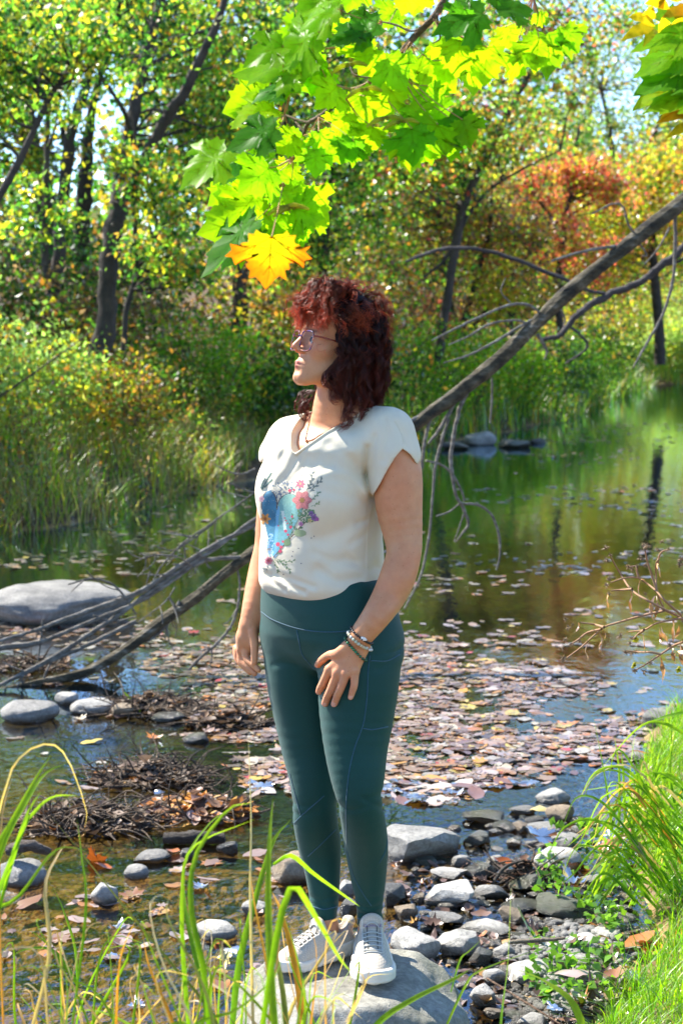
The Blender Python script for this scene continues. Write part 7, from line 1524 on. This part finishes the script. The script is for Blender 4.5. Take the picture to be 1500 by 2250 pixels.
# ================================================================ near grass
M_gr = leafmat("grass_blade", .5, .012, .4, (2.1, 2.0, .6), mott=.3)
def blade3(mb, pts, w, c, seg=14, tw=None, rs=None):
    S = spline(np.asarray(pts, float), seg); T = np.gradient(S, axis=0); T /= np.linalg.norm(T, axis=1)[:, None]+1e-9; v = (S-CO); v /= np.linalg.norm(v, axis=1)[:, None]; s = np.cross(T, v); s /= np.linalg.norm(s, axis=1)[:, None]+1e-9; t2 = np.cross(T, s); u = np.linspace(0, 1, seg)
    th = (tw or 0)*u+(rs.rand()*1.2-.6 if rs is not None else 0); s = s*np.cos(th)[:, None]+t2*np.sin(th)[:, None]; n = np.cross(T, s); W = (w*.5*np.clip(1-u**2.2, .02, 1)*(.55+.45*np.clip(u*4, 0, 1)))[:, None]
    V = np.concatenate([S-s*W+n*W*.35, S, S+s*W+n*W*.35]); i = np.arange(seg-1); c = np.asarray(c); c = c if c.ndim == 2 else np.tile(c, (seg, 1))
    mb.add(V, np.concatenate([np.stack([i, i+1, seg+i+1, seg+i], -1), np.stack([seg+i, seg+i+1, 2*seg+i+1, 2*seg+i], -1)]), np.concatenate([c, c*.9, c]))
GB = [(.13, .32, .010), (.17, .37, .012), (.09, .25, .02), (.21, .38, .02)]; STR = [(.50, .36, .16), (.55, .24, .04), (.50, .40, .24), (.60, .33, .05)]
def grad(c0, c1, n=14, p=1.0): u = (np.linspace(0, 1, n)**p)[:, None]; return np.array(c0)*(1-u)+np.array(c1)*u
rs = np.random.RandomState(71)
tf = empty("grass_tuft", P(430, 2420, 2.35), "tall blurred tuft of green and orange grass in front of the boulder, lower centre left", "grass tuft")
FG = [([(620, 2420), (600, 2200), (590, 2000), (592, 1850), (600, 1750)], 26, 0), ([(500, 2420), (520, 2150), (560, 1980), (600, 1850), (640, 1800)], 22, 0), ([(600, 1900), (640, 1880), (690, 1920), (760, 1970), (790, 1992)], 14, 0), ([(560, 2380), (600, 2100), (640, 1950), (690, 2010), (742, 2100), (770, 2135)], 22, 0), ([(470, 2400), (450, 2150), (420, 2000), (430, 1880), (500, 1780), (552, 1765)], 20, 0), ([(480, 2380), (440, 2150), (405, 1980), (412, 1880), (470, 1800), (500, 1790)], 15, 0), ([(430, 2400), (405, 2150), (400, 1960), (425, 1860), (560, 1800)], 16, 0),
      ([(640, 2420), (625, 2200), (600, 2060), (590, 1980)], 20, 2), ([(655, 2420), (665, 2250), (650, 2130), (620, 2010), (598, 1960)], 26, 1), ([(690, 2420), (680, 2300), (695, 2150), (690, 2060), (650, 2000)], 15, 1), ([(640, 2420), (650, 2300), (670, 2200), (640, 2060), (612, 1990)], 14, 0), ([(560, 2420), (555, 2200), (550, 1960), (552, 1800), (545, 1600)], 10, 3), ([(560, 2400), (575, 2250), (590, 2150), (560, 1990), (550, 1920)], 12, 1),
      ([(520, 2420), (480, 2250), (380, 2120), (280, 2000), (200, 1900), (110, 1790)], 10, 2), ([(470, 2420), (470, 2260), (440, 2150), (370, 2020), (372, 1965)], 12, 2), ([(420, 2420), (380, 2250), (330, 2130), (315, 2060)], 12, 1), ([(400, 2420), (400, 2280), (395, 2200), (420, 2100)], 14, 0), ([(700, 2420), (640, 2300), (520, 2160), (440, 2120)], 12, 0), ([(470, 2420), (430, 2260), (360, 2120), (330, 1990), (372, 1960)], 9, 3),
      ([(330, 2420), (420, 2260), (520, 2220), (600, 2150), (620, 2100)], 12, 0), ([(400, 2420), (340, 2300), (280, 2250), (200, 2220), (120, 2240)], 16, 0), ([(300, 2420), (330, 2300), (390, 2250), (440, 2260)], 26, 0), ([(560, 2420), (540, 2300), (500, 2230), (430, 2180), (370, 2050)], 13, 2), ([(250, 2420), (255, 2250), (262, 2120), (280, 2060), (300, 2020)], 9, 1), ([(610, 2420), (590, 2300), (520, 2200), (450, 2150), (420, 2100)], 10, 3), ([(660, 2420), (700, 2260), (730, 2200), (760, 2180)], 10, 3)]
for pts, w, kind in FG:
    Yb = 2.35+rs.uniform(-.2, .5); c0 = {0: GB[rs.randint(4)], 1: STR[1], 2: (.10, .17, .03), 3: STR[2]}[kind]; c1 = {0: (.20, .34, .04), 1: STR[3], 2: (.30, .30, .10), 3: (.60, .55, .42)}[kind]
    mb = MB(); blade3(mb, [P(a, b_, Yb+.05*i) for i, (a, b_) in enumerate(pts)], w*.8*Yb/K, grad(c0, c1), tw=rs.randn()*1.0, rs=rs); mb.build("blade", M_gr, tf)
for _ in range(75):
    x0 = rs.uniform(60, 760); x1 = x0+rs.randn()*90; yt = rs.uniform(2030, 2220); Yb = rs.uniform(2.3, 3.0); k = rs.rand(); mb = MB()
    blade3(mb, [P(x0, 2420, Yb), P(x0*.6+x1*.4+rs.randn()*15, (2420+yt)/2, Yb+.05), P(x1, yt, Yb+.1), P(x1+rs.randn()*50, yt+rs.uniform(-40, 50), Yb+.15)], rs.uniform(4, 10)*Yb/K, grad(GB[rs.randint(4)], (.2, .33, .03)) if k < .52 else grad(STR[rs.randint(4)], STR[2]), tw=rs.randn()*2, rs=rs); mb.build("blade", M_gr, tf)
def tuft(lab, base, blades_, Y, name="grass_tuft", cat="grass tuft"):
    t = empty(name, P(*base, Y), lab, cat)
    for pts, w, kind in blades_:
        c0 = GB[rs.randint(4)] if kind == 0 else STR[rs.randint(4)]; mb = MB(); blade3(mb, [P(a, b_, Y+.03*i) for i, (a, b_) in enumerate(pts)], w*Y/K, grad(c0, (.22, .36, .05) if kind == 0 else STR[2]), tw=rs.randn(), rs=rs); mb.build("blade", M_gr, t)
tuft("bright green blades with one bleached arching stalk at the left edge", (-60, 2100), [([(-60, 2100), (-20, 1900), (30, 1800), (80, 1710), (112, 1660)], 14, 0), ([(-60, 2120), (0, 1880), (60, 1760), (100, 1700), (145, 1678)], 14, 0), ([(-40, 2140), (40, 1850), (80, 1780), (120, 1750), (170, 1748)], 10, 0), ([(-60, 2050), (10, 1740), (50, 1660), (110, 1635), (150, 1670), (190, 1780), (185, 1820)], 5, 1), ([(-80, 2150), (20, 1900), (60, 1790), (90, 1740)], 12, 0), ([(10, 2300), (0, 2000), (5, 1800), (30, 1700)], 7, 1), ([(160, 2250), (190, 2000), (180, 1880), (170, 1800)], 8, 0), ([(-80, 2000), (30, 1980), (120, 1870), (190, 1868)], 9, 0), ([(60, 2300), (110, 2100), (100, 1950), (128, 1880), (145, 1855)], 12, 1)], 2.5)
tuft("short fresh blade pair growing from the left shallows", (170, 2160), [([(170, 2160), (165, 2080), (140, 2000), (118, 1950)], 7, 0), ([(170, 2165), (140, 2120), (100, 2070), (62, 2040)], 7, 0), ([(172, 2160), (120, 2090), (60, 2085), (20, 2105)], 7, 0)], 4.3)
tuft("two small green shoots on the heap of dead roots", (300, 1565), [([(298, 1565), (285, 1535), (270, 1518)], 8, 0), ([(305, 1570), (308, 1550), (304, 1530)], 5, 0)], 8.0)
tuft("long pale blade lying across the boulder's front at the bottom", (760, 2420), [([(700, 2420), (820, 2260), (900, 2200), (1000, 2150), (1030, 2130)], 16, 0)], 2.6)
tuft("thin upright stem and drooping blade in front of the gravel bar", (1100, 2420), [([(1090, 2420), (1100, 2250), (1115, 2120), (1122, 1950)], 9, 0), ([(1300, 2420), (1270, 2230), (1200, 2160), (1118, 2124)], 20, 0), ([(960, 2300), (1020, 2170), (1060, 2130), (1200, 2080)], 7, 0), ([(990, 2180), (1010, 2110), (1030, 2090), (1060, 2062)], 5, 0)], 2.9)
# tuft overhanging the water at right
TB = []
for _ in range(150):
    x0 = rs.uniform(1390, 1560); y0 = rs.uniform(1770, 2010); l = rs.uniform(80, 200); a = rs.uniform(R(100), R(215)); TB.append(([(x0, y0), (x0+math.cos(a)*l*.55, y0-math.sin(max(a*.0+R(70), R(55)))*l*.55), (x0+math.cos(a)*l, y0-math.sin(a)*l*.7-l*.15), (x0+math.cos(a)*l*1.25, y0-math.sin(a)*l*.45+l*.08)], rs.uniform(4, 9), 0 if rs.rand() < .88 else 1))
tuft("dense tuft of long green blades arching over the stones at right", (1460, 1900), TB[:98], 5.2)
tuft("tall grass stems rising at the right edge above the tuft", (1450, 1800), [([(1345+i*14, 1830), (1350+i*12+rs.randn()*12, 1700), (1340+i*13+rs.randn()*25, rs.uniform(1540, 1660))], 7, 0) for i in range(12)]+[([(1540, 1640), (1460, 1590), (1400, 1600), (1310, 1700)], 8, 0), ([(1560, 1560), (1480, 1570), (1420, 1590), (1390, 1610)], 8, 0), ([(1540, 1760), (1440, 1700), (1380, 1720), (1260, 1740)], 8, 0)], 5.9)
# lawn of the near bank (right), low herbs
q = []
while len(q) < 72000:
    x = rs.uniform(.2, 2.4, 20000); y = rs.uniform(3.4, 8.2, 20000); z = ground_h(x, y); f = -seg_sd(x, y, NEAR); k = (f > .01+.05*vnoise(np.stack([x, y, z], -1)*6, 9)) & (rs.rand(20000) < np.clip(.25+f*5, .06, 1)); q += list(np.stack([x, y, z-.004], 1)[k])
q = np.array(q[:72000]); mb = MB(); blades(mb, rs, q, .062, 1.0, .0036, [([(.15, .31, .012), (.20, .36, .015), (.10, .24, .012), (.24, .38, .02)], 8), (STR, .25)], 3)
fq = -seg_sd(q[:, 0], q[:, 1], NEAR); k = rs.rand(len(q)) < np.where(fq < .14, .22, .05); blades(mb, rs, q[k], .15, .9, .005, [(GB, 8), (STR, .3)], 5)
tag(mb.build("lawn_grass", M_gr, None, smooth=False), "short bright sunlit grass of the near bank at lower right", "grass", None, "stuff")
mb = MB(); n = 900; t = rs.rand(n); px = 1150+rs.rand(n)*200+t*40; py = 2230-t*420; C = np.array([G(a, b_, max(.02, gz(*G(a, b_, 0)[:2]))+.02) for a, b_ in zip(px, py)]); k = vnoise(C*9, 44) > -.05; leaves(mb, rs, C[k]+rs.rand(k.sum(), 1)*[0, 0, .03], .028, [([(.08, .20, .03), (.12, .26, .04), (.10, .22, .06)], 1)], 2.0, .75)
n = 2200; x = rs.uniform(.3, 1.3, n); y = rs.uniform(3.6, 7.2, n); f = -seg_sd(x, y, NEAR); k = (np.abs(f-.02) < .07); C2 = np.stack([x, y, ground_h(x, y)+.012+.03*rs.rand(n)], 1)[k]; leaves(mb, rs, C2, .026, [([(.08, .20, .03), (.12, .26, .04)], 4), (BRWN, 1)], 1.5, .75)
tag(mb.build("low_herbs", M_gr, None, smooth=False), "small round leaved herbs creeping between lawn and cobbles", "herbs", None, "stuff")
